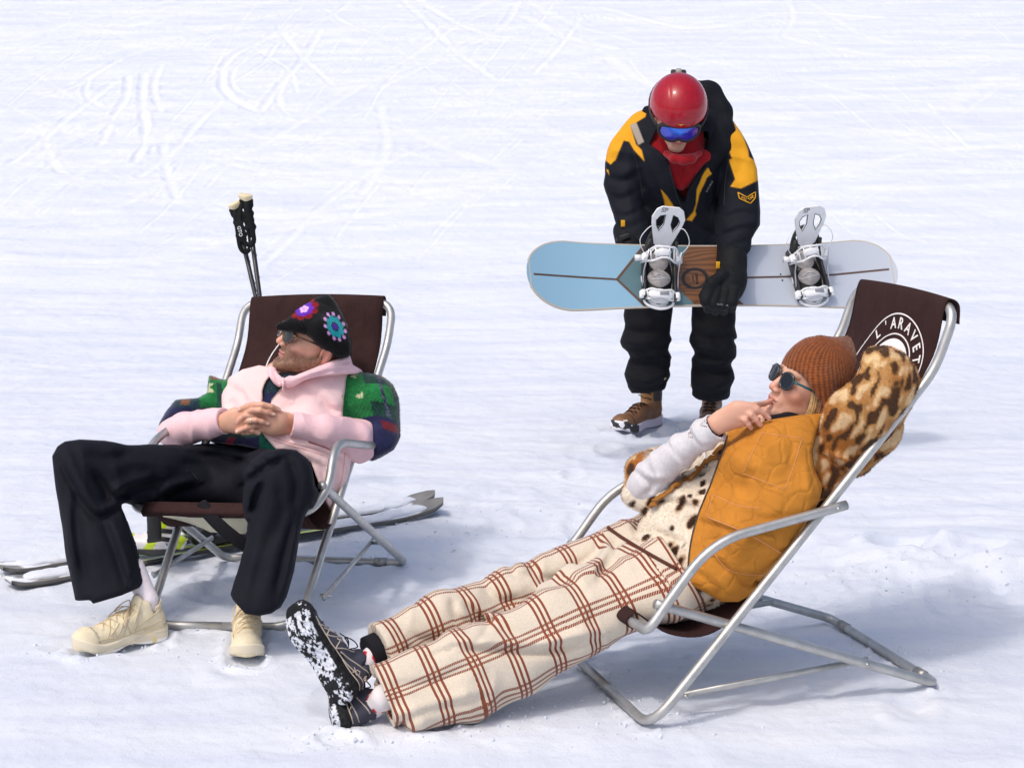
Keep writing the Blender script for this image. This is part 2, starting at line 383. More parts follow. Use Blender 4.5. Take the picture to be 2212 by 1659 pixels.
    for (qx, qy) in ((1330, 1500), (480, 1357), (1850, 1420), (680, 1215)):
        g = G(qx, qy); flat *= 1 - .75 * np.exp(-(((X - g[0]) / .33) ** 2 + ((Y - g[1]) / .33) ** 2) ** 2)
    Z = Z + (D - .006) * near * flat
    def bank(a, b, r0, sg, h_):                        # snow pushed up round things pressed into it
        nonlocal Z
        a, b = G(*a)[:2], G(*b)[:2]; ba = b - a; i0, i1 = np.searchsorted(xs, [min(a[0], b[0]) - .2, max(a[0], b[0]) + .2]); j0, j1 = np.searchsorted(ys, [min(a[1], b[1]) - .2, max(a[1], b[1]) + .2]); sx, sy = X[i0:i1, j0:j1], Y[i0:i1, j0:j1]
        t = np.clip(((sx - a[0]) * ba[0] + (sy - a[1]) * ba[1]) / (ba @ ba), 0, 1); d = np.hypot(sx - a[0] - t * ba[0], sy - a[1] - t * ba[1]); q_ = p[i0:i1, j0:j1]
        Z[i0:i1, j0:j1] += h_ * np.exp(-((d - r0) / sg) ** 2) * (.7 + 1.6 * vnoise(q_, 30, 71)) - .006 * (d < r0 * .8) + h_ * .5 * vnoise(q_, 60, 72) * np.exp(-((d - r0) / .05) ** 2)
    for a_, b_, r0, sg, h_ in (((335, 1382), (185, 1412), .062, .016, .016), ((538, 1375), (530, 1428), .064, .016, .016), ((1418, 912), (1345, 934), .066, .02, .018), ((1540, 905), (1525, 936), .066, .02, .018), ((724, 1594), (745, 1596), .05, .02, .014),
        ((1236, 1422), (1405, 1580), .022, .012, .010), ((1795, 1343), (2022, 1484), .022, .012, .009), ((330, 1357), (640, 1360), .022, .012, .010), ((490, 1210), (870, 1222), .022, .014, .010), ((1000, 1545), (930, 1575), .05, .03, .010)): bank(a_, b_, r0, sg, h_)
    global _FRESH; _FRESH = (np.exp(-TR ** 2 * .5) * near * sstep(0, .006, TD)).reshape(-1); nx, ny = len(xs), len(ys); idx = np.arange(nx * ny).reshape(nx, ny)
    Q = np.stack([idx[:-1, :-1], idx[1:, :-1], idx[1:, 1:], idx[:-1, 1:]], -1).reshape(-1, 4)
    m = bpy.data.materials.new('snow'); m.use_nodes = True; n = m.node_tree.nodes; L = m.node_tree.links; b = n['Principled BSDF']
    tc = n.new('ShaderNodeTexCoord'); nz = n.new('ShaderNodeTexNoise'); mp = n.new('ShaderNodeMapping'); mp.inputs['Scale'].default_value = (.35, 2.2, 1)
    L.new(tc.outputs['Object'], mp.inputs[0]); L.new(mp.outputs[0], nz.inputs['Vector']); nz.inputs['Scale'].default_value = 3; nz.inputs['Detail'].default_value = 8
    cr_ = n.new('ShaderNodeValToRGB'); cr_.color_ramp.elements[0].position = .35; cr_.color_ramp.elements[1].position = .62
    cr_.color_ramp.elements[0].color = (.66, .71, .815, 1); cr_.color_ramp.elements[1].color = (.745, .785, .86, 1)
    L.new(nz.outputs[0], cr_.inputs[0]); fa = n.new('ShaderNodeAttribute'); fa.attribute_name = 'fresh'; fm = n.new('ShaderNodeMix'); fm.data_type = 'RGBA'; fm.inputs[7].default_value = (.82, .84, .89, 1); L.new(fa.outputs['Fac'], fm.inputs[0]); L.new(cr_.outputs[0], fm.inputs[6]); L.new(fm.outputs[2], b.inputs['Base Color']); b.inputs['Roughness'].default_value = .55; b.inputs['Specular IOR Level'].default_value = .3
    prev = None
    for sc, st, ds in ((30, .35, .012), (130, .35, .004), (600, .6, .003)):
        t = n.new('ShaderNodeTexNoise'); t.inputs['Scale'].default_value = sc; t.inputs['Detail'].default_value = 5; L.new(tc.outputs['Object'], t.inputs['Vector'])
        bp = n.new('ShaderNodeBump'); bp.inputs['Strength'].default_value = st; bp.inputs['Distance'].default_value = ds; L.new(t.outputs[0], bp.inputs['Height'])
        if prev: L.new(prev, bp.inputs['Normal'])
        prev = bp.outputs[0]
    L.new(prev, b.inputs['Normal'])
    o = mesh('snow_ground', np.stack([X, Y, Z], -1).reshape(-1, 3), Q, m, origin=A3(0, 0, 0)); tag(o, kind='structure')
    at_ = o.data.attributes.new('fresh', 'FLOAT', 'POINT'); at_.data.foreach_set('value', (_FRESH * .38).astype(np.float32))
    return xs, ys, Z
SNX, SNY, SNZ = build_snow()
def snowz(x, y): return float(SNZ[min(np.searchsorted(SNX, x), len(SNX) - 1), min(np.searchsorted(SNY, y), len(SNY) - 1)])

# ================================================================ DECK CHAIRS
alu = mat('brushed_aluminium', (.50, .50, .485), .46, .85, var=.12, varscale=30, bump=[('noise', 60, .15, .002, (1, 1, 8))])
alu_dull = mat('dull_flattened_tube', (.34, .34, .33), .5, .8, var=.15, varscale=25)
rivet_m = mat('rivet_steel', (.5, .5, .5), .35, 1.)
canvas_m = mat('brown_canvas', (.040, .0205, .020), .9, var=.12, varscale=18, bump=[('noise', 300, .35, .002, NS), ('noise', 9, .5, .02, (3, 3, .6))], spec=.08)
cream_m = mat('cream_canvas', (.66, .64, .50), .85, bump=[('noise', 200, .3, .001, NS)])
print_m = mat('white_print', (.82, .80, .80), .8)
# side outline fitted to both chairs: forward u, height z
def chair_frame(pose, wi, wo):
    x, y, a = pose; fx = A3(math.cos(a), math.sin(a), 0); lx = A3(-fx[1], fx[0], 0); o = A3(x, y, 0)
    return lambda u, z, s, out: o + fx * u + A3(0, 0, z) + lx * s * (wo if out else wi) / 2, fx, lx
def chair(pose, s, pix, label, emblem):
    """s: outline points; pix: where each corner is seen, used to correct the fit at its own depth"""
    fr, fx, lx = chair_frame(pose, .5, .576)
    OUT = 'RSBEVHQ'
    pt = {}
    for sd in (1, -1):
        for k, (u, z) in s.items():
            q = fr(u, z, sd, k[0] in 'RSBEV' or k == 'Q2')
            if (k, sd) in pix: q = G(*pix[(k, sd)]) if k in 'AR' else P(*pix[(k, sd)], q[1])
            pt[k, sd] = q
    root = empty('deck_chair', tuple(fr(-.4, 0, 0, 0)), label, 'deck chair', 'folding deck chairs on the snow')
    R = .0127
    g = lambda k, sd: pt[k, sd]
    z0 = A3(0, 0, R * .8)
    L, r = 1, -1
    # long frame: front ground bar, both back tubes, top bar
    path = fillet([g('K', L) * .5 + g('Q1', L) * .5, g('Q1', L), g('A', L) + z0, g('A', r) + z0, g('Q1', r), g('K', r) * .5 + g('Q1', r) * .5], [0, .03, .075, .075, .03, 0])
    full = fillet([(g('A', L) + g('A', r)) / 2 + z0, g('A', L) + z0, g('K', L), g('T', L), g('T', r), g('K', r), g('A', r) + z0, (g('A', L) + g('A', r)) / 2 + z0], [0, .085, .05, .07, .07, .05, .085, 0], 9)
    mesh('back_frame', *sweep(full, R), alu, root)
    # rear frame: from the arm pivots down to the rear ground bar
    rf = fillet([g('V', L), g('R', L) + z0, g('R', r) + z0, g('V', r)], [0, .035, .035, 0], 7)
    e1 = rf[0] + nrm(rf[0] - rf[1]) * .02; e2 = rf[-1] + nrm(rf[-1] - rf[-2]) * .02
    mesh('rear_frame', *sweep([e1] + rf + [e2], R), alu, root)
    a, b = g('R', L) + z0, g('R', r) + z0
    for t0, t1 in ((.1, .17), (.83, .9)):
        c = mesh('tube_sleeve', *sweep([a + (b - a) * t0, a + (b - a) * t1], R * 1.18), alu_dull, root)
    # arm frame: armrest end, armrest bend, down to the seat bar and up the other side
    af = fillet([g('E', L), g('B', L), g('V', L) + nrm(g('V', L) - g('B', L)) * -.0, g('S', L), g('S', r), g('V', r), g('B', r), g('E', r)], [0, .12, .05, .07, .07, .05, .12, 0], 9)
    af = [q + (lx * .014 * (1 if (q - root_c(pt)) @ lx > 0 else -1)) for q in af]
    af = [af[0] + nrm(af[0] - af[1]) * .03] + af + [af[-1] + nrm(af[-1] - af[-2]) * .03]
    mesh('armrest_frame', *sweep(af, R), alu, root)
    for sd in (L, r):
        q1, q2 = g('Q1', sd) + lx * sd * .02, g('Q2', sd) - lx * sd * .022
        d = nrm(q2 - q1); mesh('strut', *sweep([q1 - d * .02, q2 + d * .02], .0085, flat=(lx, .7)), alu, root)
        for q, nn in ((g('V', sd), lx * sd), (g('E', sd) + lx * sd * .014, lx * sd), (q1, lx * sd), (g('Q2', sd), lx * sd)):
            mesh('rivet', *sweep([q - nn * .0165, q + nn * .0165, q + nn * .018], [.0055, .0055, .003], 10), rivet_m, root)
    # canvas: wraps the top bar, sags as the seat, wraps the seat bar
    Tm, Sm = (g('T', L) + g('T', r)) / 2, (g('S', L) + g('S', r)) / 2
    return root, pt, fx, lx
def root_c(pt): return (pt['R', 1] + pt['R', -1] + pt['A', 1] + pt['A', -1]) / 4
def canvas(root, pt, fx, lx, sag, wt, wb, name='canvas'):
    L, r = 1, -1; R = .0135
    Tm, Sm = (pt['T', L] + pt['T', r]) / 2, (pt['S', L] + pt['S', r]) / 2
    up = A3(0, 0, 1)
    prof = [Tm + fx * .012 - up * .05 - fx * .04, Tm - fx * (R + .012), Tm + up * (R + .004), Tm + fx * (R + .004) - up * .002] + [Tm + (Sm - Tm) * 0 + fx * a + up * b for a, b in sag] + [Sm - fx * .02 + up * (R + .002), Sm + fx * 0 + up * (R + .003), Sm + fx * (R + .003), Sm - up * (R + .004), Sm - fx * .025 - up * (R + .004)]
    prof = spline(prof, 6); s = np.linspace(0, 1, len(prof)); ct = ((pt['T', L] - pt['T', r]) @ lx)
    V = []; n = 17
    for i, q in enumerate(prof):
        wd = wt + (wb - wt) * s[i]
        tl = nrm((pt['T', L] - pt['T', r]) * (1 - s[i]) + (pt['S', L] - pt['S', r]) * s[i])
        for j in range(n):
            t = j / (n - 1) * 2 - 1; bend = -.012 * (1 - t * t) * math.sin(min(1, s[i] * 1.4) * math.pi)
            V.append(q + tl * t * wd / 2 + np.cross(nrm(prof[min(i + 1, len(prof) - 1)] - prof[max(i - 1, 0)]), tl) * (-bend) * (1 if True else 0))
    V = np.array(V); m = len(prof); Fc = [(i * n + j, i * n + j + 1, (i + 1) * n + j + 1, (i + 1) * n + j) for i in range(m - 1) for j in range(n - 1)]
    o = mesh(name, V, Fc, [canvas_m, cream_m], root); md = o.modifiers.new('thick', 'SOLIDIFY'); md.thickness = .003; md.offset = 0
    return o, prof
f2 = lambda x, y: (x, y)
s1 = dict(A=(0, 0), R=(-.737, 0), T=(-.833, .839), K=(-.782, .714), S=(-.031, .347), B=(-.2, .502), E=(-.47, .515), V=(-.084, .418), Q1=(-.131, .086), Q2=(-.538, .119))
s2 = dict(A=(0, 0), R=(-.808, 0), T=(-.842, 1.013), K=(-.787, .852), S=(.058, .259), B=(-.144, .471), E=(-.499, .527), V=(-.002, .313), Q1=(-.078, .061), Q2=(-.588, .094))
px1 = {('A', 1): (645, 1362), ('R', 1): (876, 1222), ('T', 1): (850, 652), ('K', 1): (838, 742), ('S', 1): (660, 1108), ('B', 1): (714, 954), ('V', 1): (700, 1052), ('E', 1): (800, 962), ('Q1', 1): (690, 1285), ('Q2', 1): (815, 1173),
       ('A', -1): (317, 1357), ('R', -1): (484, 1210), ('T', -1): (527, 654), ('K', -1): (515, 738), ('S', -1): (300, 1102), ('B', -1): (335, 958), ('V', -1): (300, 1052), ('Q1', -1): (352, 1240), ('Q2', -1): (439, 1164)}
px2 = {('A', 1): (1405, 1580), ('R', 1): (2022, 1484), ('T', 1): (2068, 664), ('K', 1): (2019, 800), ('S', 1): (1394, 1362), ('B', 1): (1532, 1168), ('V', 1): (1430, 1308), ('E', 1): (1800, 1094), ('Q1', 1): (1470, 1495), ('Q2', 1): (1868, 1432),
       ('A', -1): (1236, 1420), ('R', -1): (1795, 1343), ('T', -1): (1852, 616), ('B', -1): (1330, 1052)}
POSE1 = (-.838, 5.613, rad(-104.8)); POSE2 = (.269, 5.094, rad(-159.8))
ch1, cp1, fx1, lx1 = chair(POSE1, s1, px1, 'aluminium deck chair with brown canvas that the man in black trousers lies in', 1)
ch2, cp2, fx2, lx2 = chair(POSE2, s2, px2, 'aluminium deck chair with brown canvas that the woman in checked trousers lies in', 1)
cv1, pr1 = canvas(ch1, cp1, fx1, lx1, [(.055, -.13), (.17, -.25), (.29, -.36), (.41, -.50), (.53, -.585), (.68, -.57)], .44, .5)
cv2, pr2 = canvas(ch2, cp2, fx2, lx2, [(.048, -.13), (.142, -.27), (.28, -.42), (.458, -.62), (.575, -.75), (.68, -.81), (.79, -.795)], .44, .43)
# ================================================================ BODY AND CLOTHES HELPERS
from mathutils.bvhtree import BVHTree
def bvh_of(o):
    me = o.data; mw = o.matrix_world
    return BVHTree.FromPolygons([mw @ v.co for v in me.vertices], [tuple(p.vertices) for p in me.polygons])
def hit(b, x, y, lift=.0):
    r = ray(x, y); h = b.ray_cast(Vector(_C), Vector(nrm(r)))
    if h[0] is None:
        h = b.find_nearest(Vector(P(x, y, 5.5)))
        best = None
        for t in np.linspace(3.5, 10, 60):                 # off the edge: nearest point of the surface to the ray
            q = _C + nrm(r) * t; g = b.find_nearest(Vector(q))
            if best is None or g[3] < best[3]: best = g
        h = best
    q, n = np.array(h[0]), np.array(h[1])
    if n @ r > 0: n = -n
    return q + n * lift, n
def onto(b, pts, lift=.002, dens=6):
    """polyline given in frame units laid on a surface"""
    pts = [A3(*p) for p in pts]; out = []
    for a, c in zip(pts[:-1], pts[1:]):
        k = max(2, int(np.linalg.norm(c - a) / dens))
        out += [a + (c - a) * t for t in np.linspace(0, 1, k, endpoint=False)]
    out.append(pts[-1]); return np.array([hit(b, *p, lift)[0] for p in out])
def seam(name, b, pts, m, parent, r=.0016, lift=.0005, smooth=True):
    q = onto(b, spline([A3(*p, 0) for p in pts], 5)[:, :2] if smooth and len(pts) > 2 else pts, lift)
    return mesh(name, *sweep(q, r, 6), m, parent)
def inpoly(x, y, poly):
    c = np.zeros(len(x), bool); n = len(poly)
    for i in range(n):
        x0, y0 = poly[i]; x1, y1 = poly[(i + 1) % n]
        if y0 == y1: continue
        m = ((y0 > y) != (y1 > y)) & (x < (x1 - x0) * (y - y0) / (y1 - y0) + x0); c ^= m
    return c
def px_of(V):
    d = V - _C; k = d @ _fw; return 1106 + FPX * d[:, 0] / k, 829.5 - FPX * (d @ _up) / k
def vnorm(V, Q):
    n = np.cross(V[Q[:, 2]] - V[Q[:, 0]], V[Q[:, 3]] - V[Q[:, 1]]); N = np.zeros_like(V)
    for k in range(4):
        for c in range(3): N[:, c] += np.bincount(Q[:, k], n[:, c], minlength=len(V))
    return N / (np.linalg.norm(N, axis=1)[:, None] + 1e-12)
def srgb(*c):
    c = np.array(c, float) / 255.; return np.where(c < .04045, c / 12.92, ((c + .055) / 1.055) ** 2.4)
def folds(p, A, B, fa, fb, amp, seed=0):
    """cloth folds: ridges running along direction B, repeating along A"""
    A = nrm(A).astype(np.float32); B = nrm(B).astype(np.float32); Cc = np.cross(A, B)
    q = np.stack([p @ A * fa, p @ B * fb, p @ Cc * fb], -1)
    q[:, 0] += 1.1 * vnoise(q * .6, 1, seed + 5)
    n = vnoise(q, 1, seed); return amp * (1 - np.abs(n) * 4)
def fuzz(V, Q, col, n, length, width, rs, droop=.4, mask=None, vary=.25):
    """short pile: small blades standing on the surface, returned as extra triangles made of degenerate quads"""
    N = vnorm(V, Q); c = Q if mask is None else Q[mask]
    ar = np.linalg.norm(np.cross(V[c[:, 1]] - V[c[:, 0]], V[c[:, 3]] - V[c[:, 0]]), axis=1); f = rs.choice(len(c), n, p=ar / ar.sum())
    a, b = rs.rand(n, 1), rs.rand(n, 1); q = c[f]
    pos = (V[q[:, 0]] * (1 - a) + V[q[:, 1]] * a) * (1 - b) + (V[q[:, 3]] * (1 - a) + V[q[:, 2]] * a) * b
    nn = N[q[:, 0]] + rs.normal(0, droop, (n, 3)); nn /= np.linalg.norm(nn, axis=1)[:, None]
    t = np.cross(nn, rs.normal(0, 1, (n, 3))); t /= np.linalg.norm(t, axis=1)[:, None] + 1e-9
    ln = length * (.6 + .8 * rs.rand(n, 1)); tip = pos + nn * ln + A3(0, 0, -1) * ln * .15
    v = np.concatenate([pos - t * width / 2, pos + t * width / 2, tip + t * width * .15, tip - t * width * .15]); k = np.arange(n) + len(V)
    nq = np.stack([k, k + n, k + 2 * n, k + 3 * n], 1); cc = col[q[:, 0]] * (1 + rs.uniform(-vary, vary, (n, 1)))
    return np.concatenate([V, v]), np.concatenate([Q, nq]), np.concatenate([col, cc, cc, cc, cc])
def worley(p, s, seed=0, jit=.9):
    """distance to and id of the nearest scattered cell centre"""
    q = p * s; i = np.floor(q).astype(int); best = np.full(len(p), 9.); bid = np.zeros(len(p))
    for dx in (-1, 0, 1):
        for dy in (-1, 0, 1):
            for dz in (-1, 0, 1):
                c = i + [dx, dy, dz]; a = (c + seed) & 63
                o = np.stack([_LAT[a[:, 0], a[:, 1], a[:, 2]], _LAT[a[:, 1], a[:, 2], a[:, 0]], _LAT[a[:, 2], a[:, 0], a[:, 1]]], 1)
                d = np.linalg.norm(q - c - .5 - (o - .5) * jit, axis=1); m = d < best; best[m] = d[m]; bid[m] = o[m, 0]
    return best, bid
def creases(lst):
    """cloth folds drawn where they are seen: (points, depth in m, width, 'g' groove | 'r' ridge | 'f' overlapping fold)"""
    L = []
    for pts, a, w_, k in lst:
        q = spline([A3(*p, 0) for p in pts], 5)[:, :2] if len(pts) > 2 else np.array(pts, float)
        L.append((q, a, w_, k))
    def f(x, y):
        out = np.zeros(len(x), np.float32); P2 = np.stack([x, y], 1)
        for q, a, w_, k in L:
            lo_, hi_ = q.min(0) - w_ * 3, q.max(0) + w_ * 3; m = np.where((x > lo_[0]) & (x < hi_[0]) & (y > lo_[1]) & (y < hi_[1]))[0]
            if not len(m): continue
            pm = P2[m]; best = np.full(len(m), 1e9); sg = np.zeros(len(m)); al = np.zeros(len(m)); n = len(q) - 1
            for i in range(n):
                e = q[i + 1] - q[i]; w2 = pm - q[i]; t_ = np.clip((w2 @ e) / (e @ e + 1e-9), 0, 1); d = np.linalg.norm(w2 - t_[:, None] * e, axis=1); b = d < best
                best[b] = d[b]; sg[b] = np.sign(w2[b, 0] * e[1] - w2[b, 1] * e[0]); al[b] = (i + t_[b]) / n
            t = best / w_; fade = np.clip(np.sin(np.pi * np.clip(al * .9 + .05, 0, 1)) * 1.6, 0, 1)
            v = np.exp(-t * t) if k != 'f' else -1.5 * sg * t * np.exp(-t * t * np.where(sg > 0, .55, 1.1))
            out[m] += (a * v * fade * (-1 if k == 'r' else 1)).astype(np.float32)
        return out
    return f
SKIN = A3(.655, .375, .265)
# ---- head: local axes X side, Y face forward, Z crown; origin between the ears
def head_sdf(c, R, s=1., female=False, beard=False):
    R = np.asarray(R, np.float32); c = np.asarray(c, np.float32)
    f3 = lambda *a: np.array(a, np.float32)
    def L(p): return (p - c) @ R.T / s
    jw = .052 if female else .058
    parts = [ell(f3(0, -.004, .036), f3(.075, .086, .078)), ell(f3(0, .028, -.02), f3(.064, .062, .082)),]
    def f(p):
        q = L(p); qa = q.copy(); qa[:, 0] = np.abs(qa[:, 0])
        d = smin(parts[0](q), parts[1](q), .03)
        d = smin(d, cone(qa, f3(jw, -.005, -.05), f3(.014, .078, -.098), .018, .017), .03)          # jaw
        d = smin(d, ell(f3(0, .084, -.099), f3(.022, .018, .019))(q), .02)                          # chin
        d = smin(d, ell(f3(.036, .062, -.022), f3(.024, .022, .022))(qa), .02)                      # cheek
        d = smin(d, ell(f3(.022, .082, .022), f3(.026, .012, .008))(qa), .014)                      # brow
        d = smax(d, -ell(f3(.031, .097, .002), f3(.018, .016, .012))(qa), .012)                     # eye socket
        d = smin(d, ell(f3(.031, .078, .002), f3(.014, .013, .010))(qa), .004)                      # eyelids
        nl = .112 if not female else .108
        d = smin(d, cone(q, f3(0, .088, .012), f3(0, nl, -.030), .0075, .0105), .010)               # nose
        d = smin(d, ell(f3(.0115, .100, -.036), f3(.0085, .011, .0075))(qa), .006)                  # nostril wings
        d = smax(d, -ell(f3(.006, .107, -.0425), f3(.004, .006, .003))(qa), .002)
        d = smin(d, ell(f3(0, .080, -.058), f3(.028, .014, .024))(q), .014)                         # muzzle
        d = smin(d, ell(f3(.004, .0915, -.0600), f3(.019, .0060, .0046))(qa), .0035)                # upper lip
        d = smin(d, ell(f3(0, .0905, -.0700), f3(.017, .0066, .0054))(q), .0035)                    # lower lip
        d = smax(d, -ell(f3(0, .100, -.0648), f3(.021, .012, .0012))(q), .0015)                     # mouth line
        d = smax(d, -ell(f3(0, .098, -.0835), f3(.02, .010, .006))(q), .010)                        # dip over the chin
        e = ell(f3(.082, -.012, -.012), f3(.010, .019, .032))(qa); e = smax(e, -ell(f3(.092, -.006, -.010), f3(.009, .011, .021))(qa), .004)
        e = smin(e, ell(f3(.081, -.002, -.034), f3(.006, .009, .010))(qa), .004)
        d = smin(d, e, .006)
        d = smin(d, cone(q, f3(0, -.025, -.03), f3(0, -.045, -.16), .054, .056), .02)               # neck
        return d * s
    return f
def head_col(V, c, R, s=1., beard=False, female=False):
    q = (V - c) @ np.asarray(R).T / s; a = np.abs(q[:, 0]); col = np.tile(SKIN, (len(V), 1)); n = vnoise(V, 60, 3) + .5 * vnoise(V, 180, 4)
    def mix(m, c2, k=1.):
        nonlocal col
        m = np.clip(m * k, 0, 1)[:, None]; col = col * (1 - m) + np.asarray(c2) * m
    g = lambda cx, cy, cz, r: np.exp(-((a - cx) ** 2 + (q[:, 1] - cy) ** 2 + (q[:, 2] - cz) ** 2) / r ** 2)
    mix(g(.042, .065, -.022, .028), (.66, .28, .20), .75 if female else .55); mix(g(0, .115, -.03, .018), (.66, .27, .20), .6); mix(g(.085, -.015, -.012, .035), (.68, .24, .18), .7)
    mix(g(.0, .07, -.1, .03), (.62, .33, .25), .4)
    lip = sstep(.0215, .017, a) * sstep(.0105, .0075, np.abs(q[:, 2] + .0655)) * sstep(.084, .088, q[:, 1]); mix(lip, (.50, .185, .16) if not female else (.52, .21, .18))
    mix(sstep(.0016, .0006, np.abs(q[:, 2] + .0648)) * sstep(.022, .02, a) * sstep(.082, .086, q[:, 1]), (.16, .05, .045))
    mix(g(.0065, .106, -.042, .0045), (.18, .06, .05))
    brow = sstep(.006, .003, np.abs(q[:, 2] - .0235 + (a - .03) ** 2 * 6)) * sstep(.012, .016, a) * sstep(.05, .045, a) * (q[:, 1] > .05); mix(brow, (.20, .12, .07), .8)
    if beard:
        edge = q[:, 2] + .028 - .35 * np.clip(.075 - q[:, 1], 0, 1) * 0 + .010 * vnoise(V, 45, 8)
        jawz = sstep(-.026, -.048, q[:, 2] - .55 * np.clip(.035 - q[:, 1], 0, .06)) * (q[:, 1] > -.005)
        mous = sstep(.0, .004, -q[:, 2] - .042) * sstep(.034, .026, a + .25 * np.clip(-.052 - q[:, 2], 0, 1)) * (q[:, 1] > .072) * (q[:, 2] > -.075)
        m = np.clip(np.maximum(jawz * sstep(.008, .022, a + np.clip(-.076 - q[:, 2], 0, 1) * 4), mous), 0, 1) * (1 - lip) * (.88 + .5 * vnoise(V * A3(1, 1, .5), 700, 6) + .25 * vnoise(V, 90, 7))
        mix(m, (.125, .060, .027), .92)
    if female:
        w = np.abs(vnoise(V * A3(1, 1, 1), 75, 12)); mix(sstep(.06, .0, w) * sstep(.0, .05, .075 - np.abs(q[:, 1] - .04)) * sstep(-.01, -.03, q[:, 2]) * .35, (.42, .22, .15))
    col *= (1 + .10 * n)[:, None]; return np.clip(col, 0, 1)
def finger(pts, r0, r1):
    n = len(pts) - 1; return chain([A3(*p).astype(np.float32) for p in pts], [r0 + (r1 - r0) * i / n for i in range(n + 1)], .003)
skin_m = mat('skin', SKIN, .48, attr='Col', sss=.25, bump=[('noise', 260, .22, .0012, NS), ('noise', 70, .12, .002, NS)])
nail_c = A3(.72, .46, .38)
# ---- shoe: local axes X side, Y toe, Z up; origin under the heel
def shoe(kind, o, R, L, mats, parent, label=None, rs=np.random.RandomState(1)):
    k = L / .29; R = np.asarray(R, np.float32); o = np.asarray(o, np.float32); f3 = lambda *a: np.array(a, np.float32)
    loc = lambda p: (p - o) @ R.T / k
    W = lambda *a: o + (A3(*a) * k) @ R
    hi_top = kind == 'boot'
    def outline(q, g=0.):
        z = q.copy(); z[:, 2] = 0
        return smin(cone(z, f3(0, .038, 0), f3(.004, .12, 0), .034 + g, .034 + g), cone(z, f3(.004, .13, 0), f3(-.002, .235, 0), .036 + g, .046 + g), .02)
    def sole(p):
        q = loc(p); z = q[:, 2] - .03 * sstep(.20, .30, q[:, 1]) - .012 * np.exp(-((q[:, 1] - .13) / .035) ** 2) * (1 if not hi_top else .6)
        lug = .0022 * np.sign(np.sin(q[:, 1] * 330 + 3 * np.abs(q[:, 0]) * 60)) * sstep(.012, .006, z)
        top = .032 + .012 * sstep(.10, .0, q[:, 1])
        return np.maximum(smax(outline(q, .001), np.abs(z - top / 2) - top / 2, .008) + lug * .0, -(z - .002) * 1. + np.abs(lug) - .003) * k * .8
    def upper(p):
        q = loc(p)
        d = cone(q, f3(0, .05, .052), f3(0, .135, .056), .036, .036); d = smin(d, cone(q, f3(0, .135, .05), f3(-.002, .235, .034), .035, .036, (A3(0, 0, 1), .95)), .03)
        d = smin(d, cone(q, f3(0, .246, .036), f3(-.002, .252, .036), .036, .034), .015)
        t = .105 if not hi_top else .19
        d = smin(d, cone(q, f3(0, .052, .05), f3(0, .058, t), .036, .036 if not hi_top else .047), .02)
        if not hi_top: d = smin(d, cone(q, f3(0, .105, .075), f3(0, .092, .118), .024, .020, (A3(0, 1, 0), .5)), .012)          # tongue
        d = smax(d, outline(q, -.001) - (.05 * sstep(.05, .11, q[:, 2]) if hi_top else 0), .008)
        d = np.maximum(d, -(q[:, 2] - .022))
        d = smax(d, -cone(q, f3(0, .056, .085 if not hi_top else .21), f3(0, .056, .2 if not hi_top else .26), .029 if not hi_top else .036, .034 if not hi_top else .042), .004)
        d += .0012 * vnoise(q, 90, 4) + .0018 * np.maximum(0, vnoise(q, 30, 5))
        d -= .0018 * sstep(.232, .238, q[:, 1] + .02 * np.abs(q[:, 0]) * 8)
        return d * k * .9
    lo = np.min([W(sx, y, z) for sx in (-.06, .06) for y in (-.01, .3) for z in (-.01, .25 if hi_top else .15)], 0); hi = np.max([W(sx, y, z) for sx in (-.06, .06) for y in (-.01, .3) for z in (-.01, .25 if hi_top else .15)], 0)
    V, Q = nets(upper, lo, hi, .0028); q = loc(V.astype(np.float32)).astype(float); col = mats['paint'](V, q)
    up = mesh('boot' if hi_top else 'shoe', V, Q, mats['upper'], parent, col=col, origin=o.astype(float))
    if label: up['label'] = label
    V, Q = nets(sole, lo, hi, .003); q = loc(V.astype(np.float32)).astype(float)
    mesh('sole', V, Q, mats['sole_m'], up, col=mats['sole'](V, q))
    B = bvh_of(up)
    if not hi_top:                                     # welded overlays along both sides
        it = []
        for s in (-1, 1):
            for ln in ([(.098, .098), (.118, .07), (.132, .045)], [(.132, .045), (.146, .086)], [(.146, .086), (.158, .062), (.172, .044)], [(.172, .044), (.182, .072)], [(.182, .072), (.205, .040)], [(.015, .066), (.06, .056), (.12, .044), (.18, .042), (.225, .046)], [(.028, .098), (.06, .082), (.10, .062), (.118, .052)], [(.014, .05), (.06, .045), (.10, .047)], [(.118, .095), (.15, .066)], [(.16, .078), (.19, .05)]):
                pts = []
                for y_, z_ in spline([A3(0, *q) for q in ln], 4)[:, 1:]:
                    h = B.ray_cast(Vector(W(s * .12, y_, z_)), Vector((-s * R[0]).astype(float)))
                    if h[0] is not None: pts.append(np.array(h[0]))
                if len(pts) > 2: it.append(sweep(pts, .0019 * k, 6))
        if it: mesh('overlay', *joinm(it), mats['line'], up)
    # lacing laid on the top of the upper
    def top(x, y, lift=.002):
        a = W(x, y, .26); h = B.ray_cast(Vector(a), Vector(-R[2].astype(float)))
        return np.array(h[0]) + R[2].astype(float) * lift if h[0] is not None else W(x, y, .09)
    ys = np.linspace(.105, .205, 6) if not hi_top else np.linspace(.105, .20, 6); items = []
    for i in range(len(ys) - 1):
        wd = .022 + .004 * i / 5
        for s in (-1, 1): items.append(sweep(spline([top(s * wd, ys[i]), top(0, (ys[i] + ys[i + 1]) / 2, .004), top(-s * wd, ys[i + 1])], 5), .0016 * k, 6))
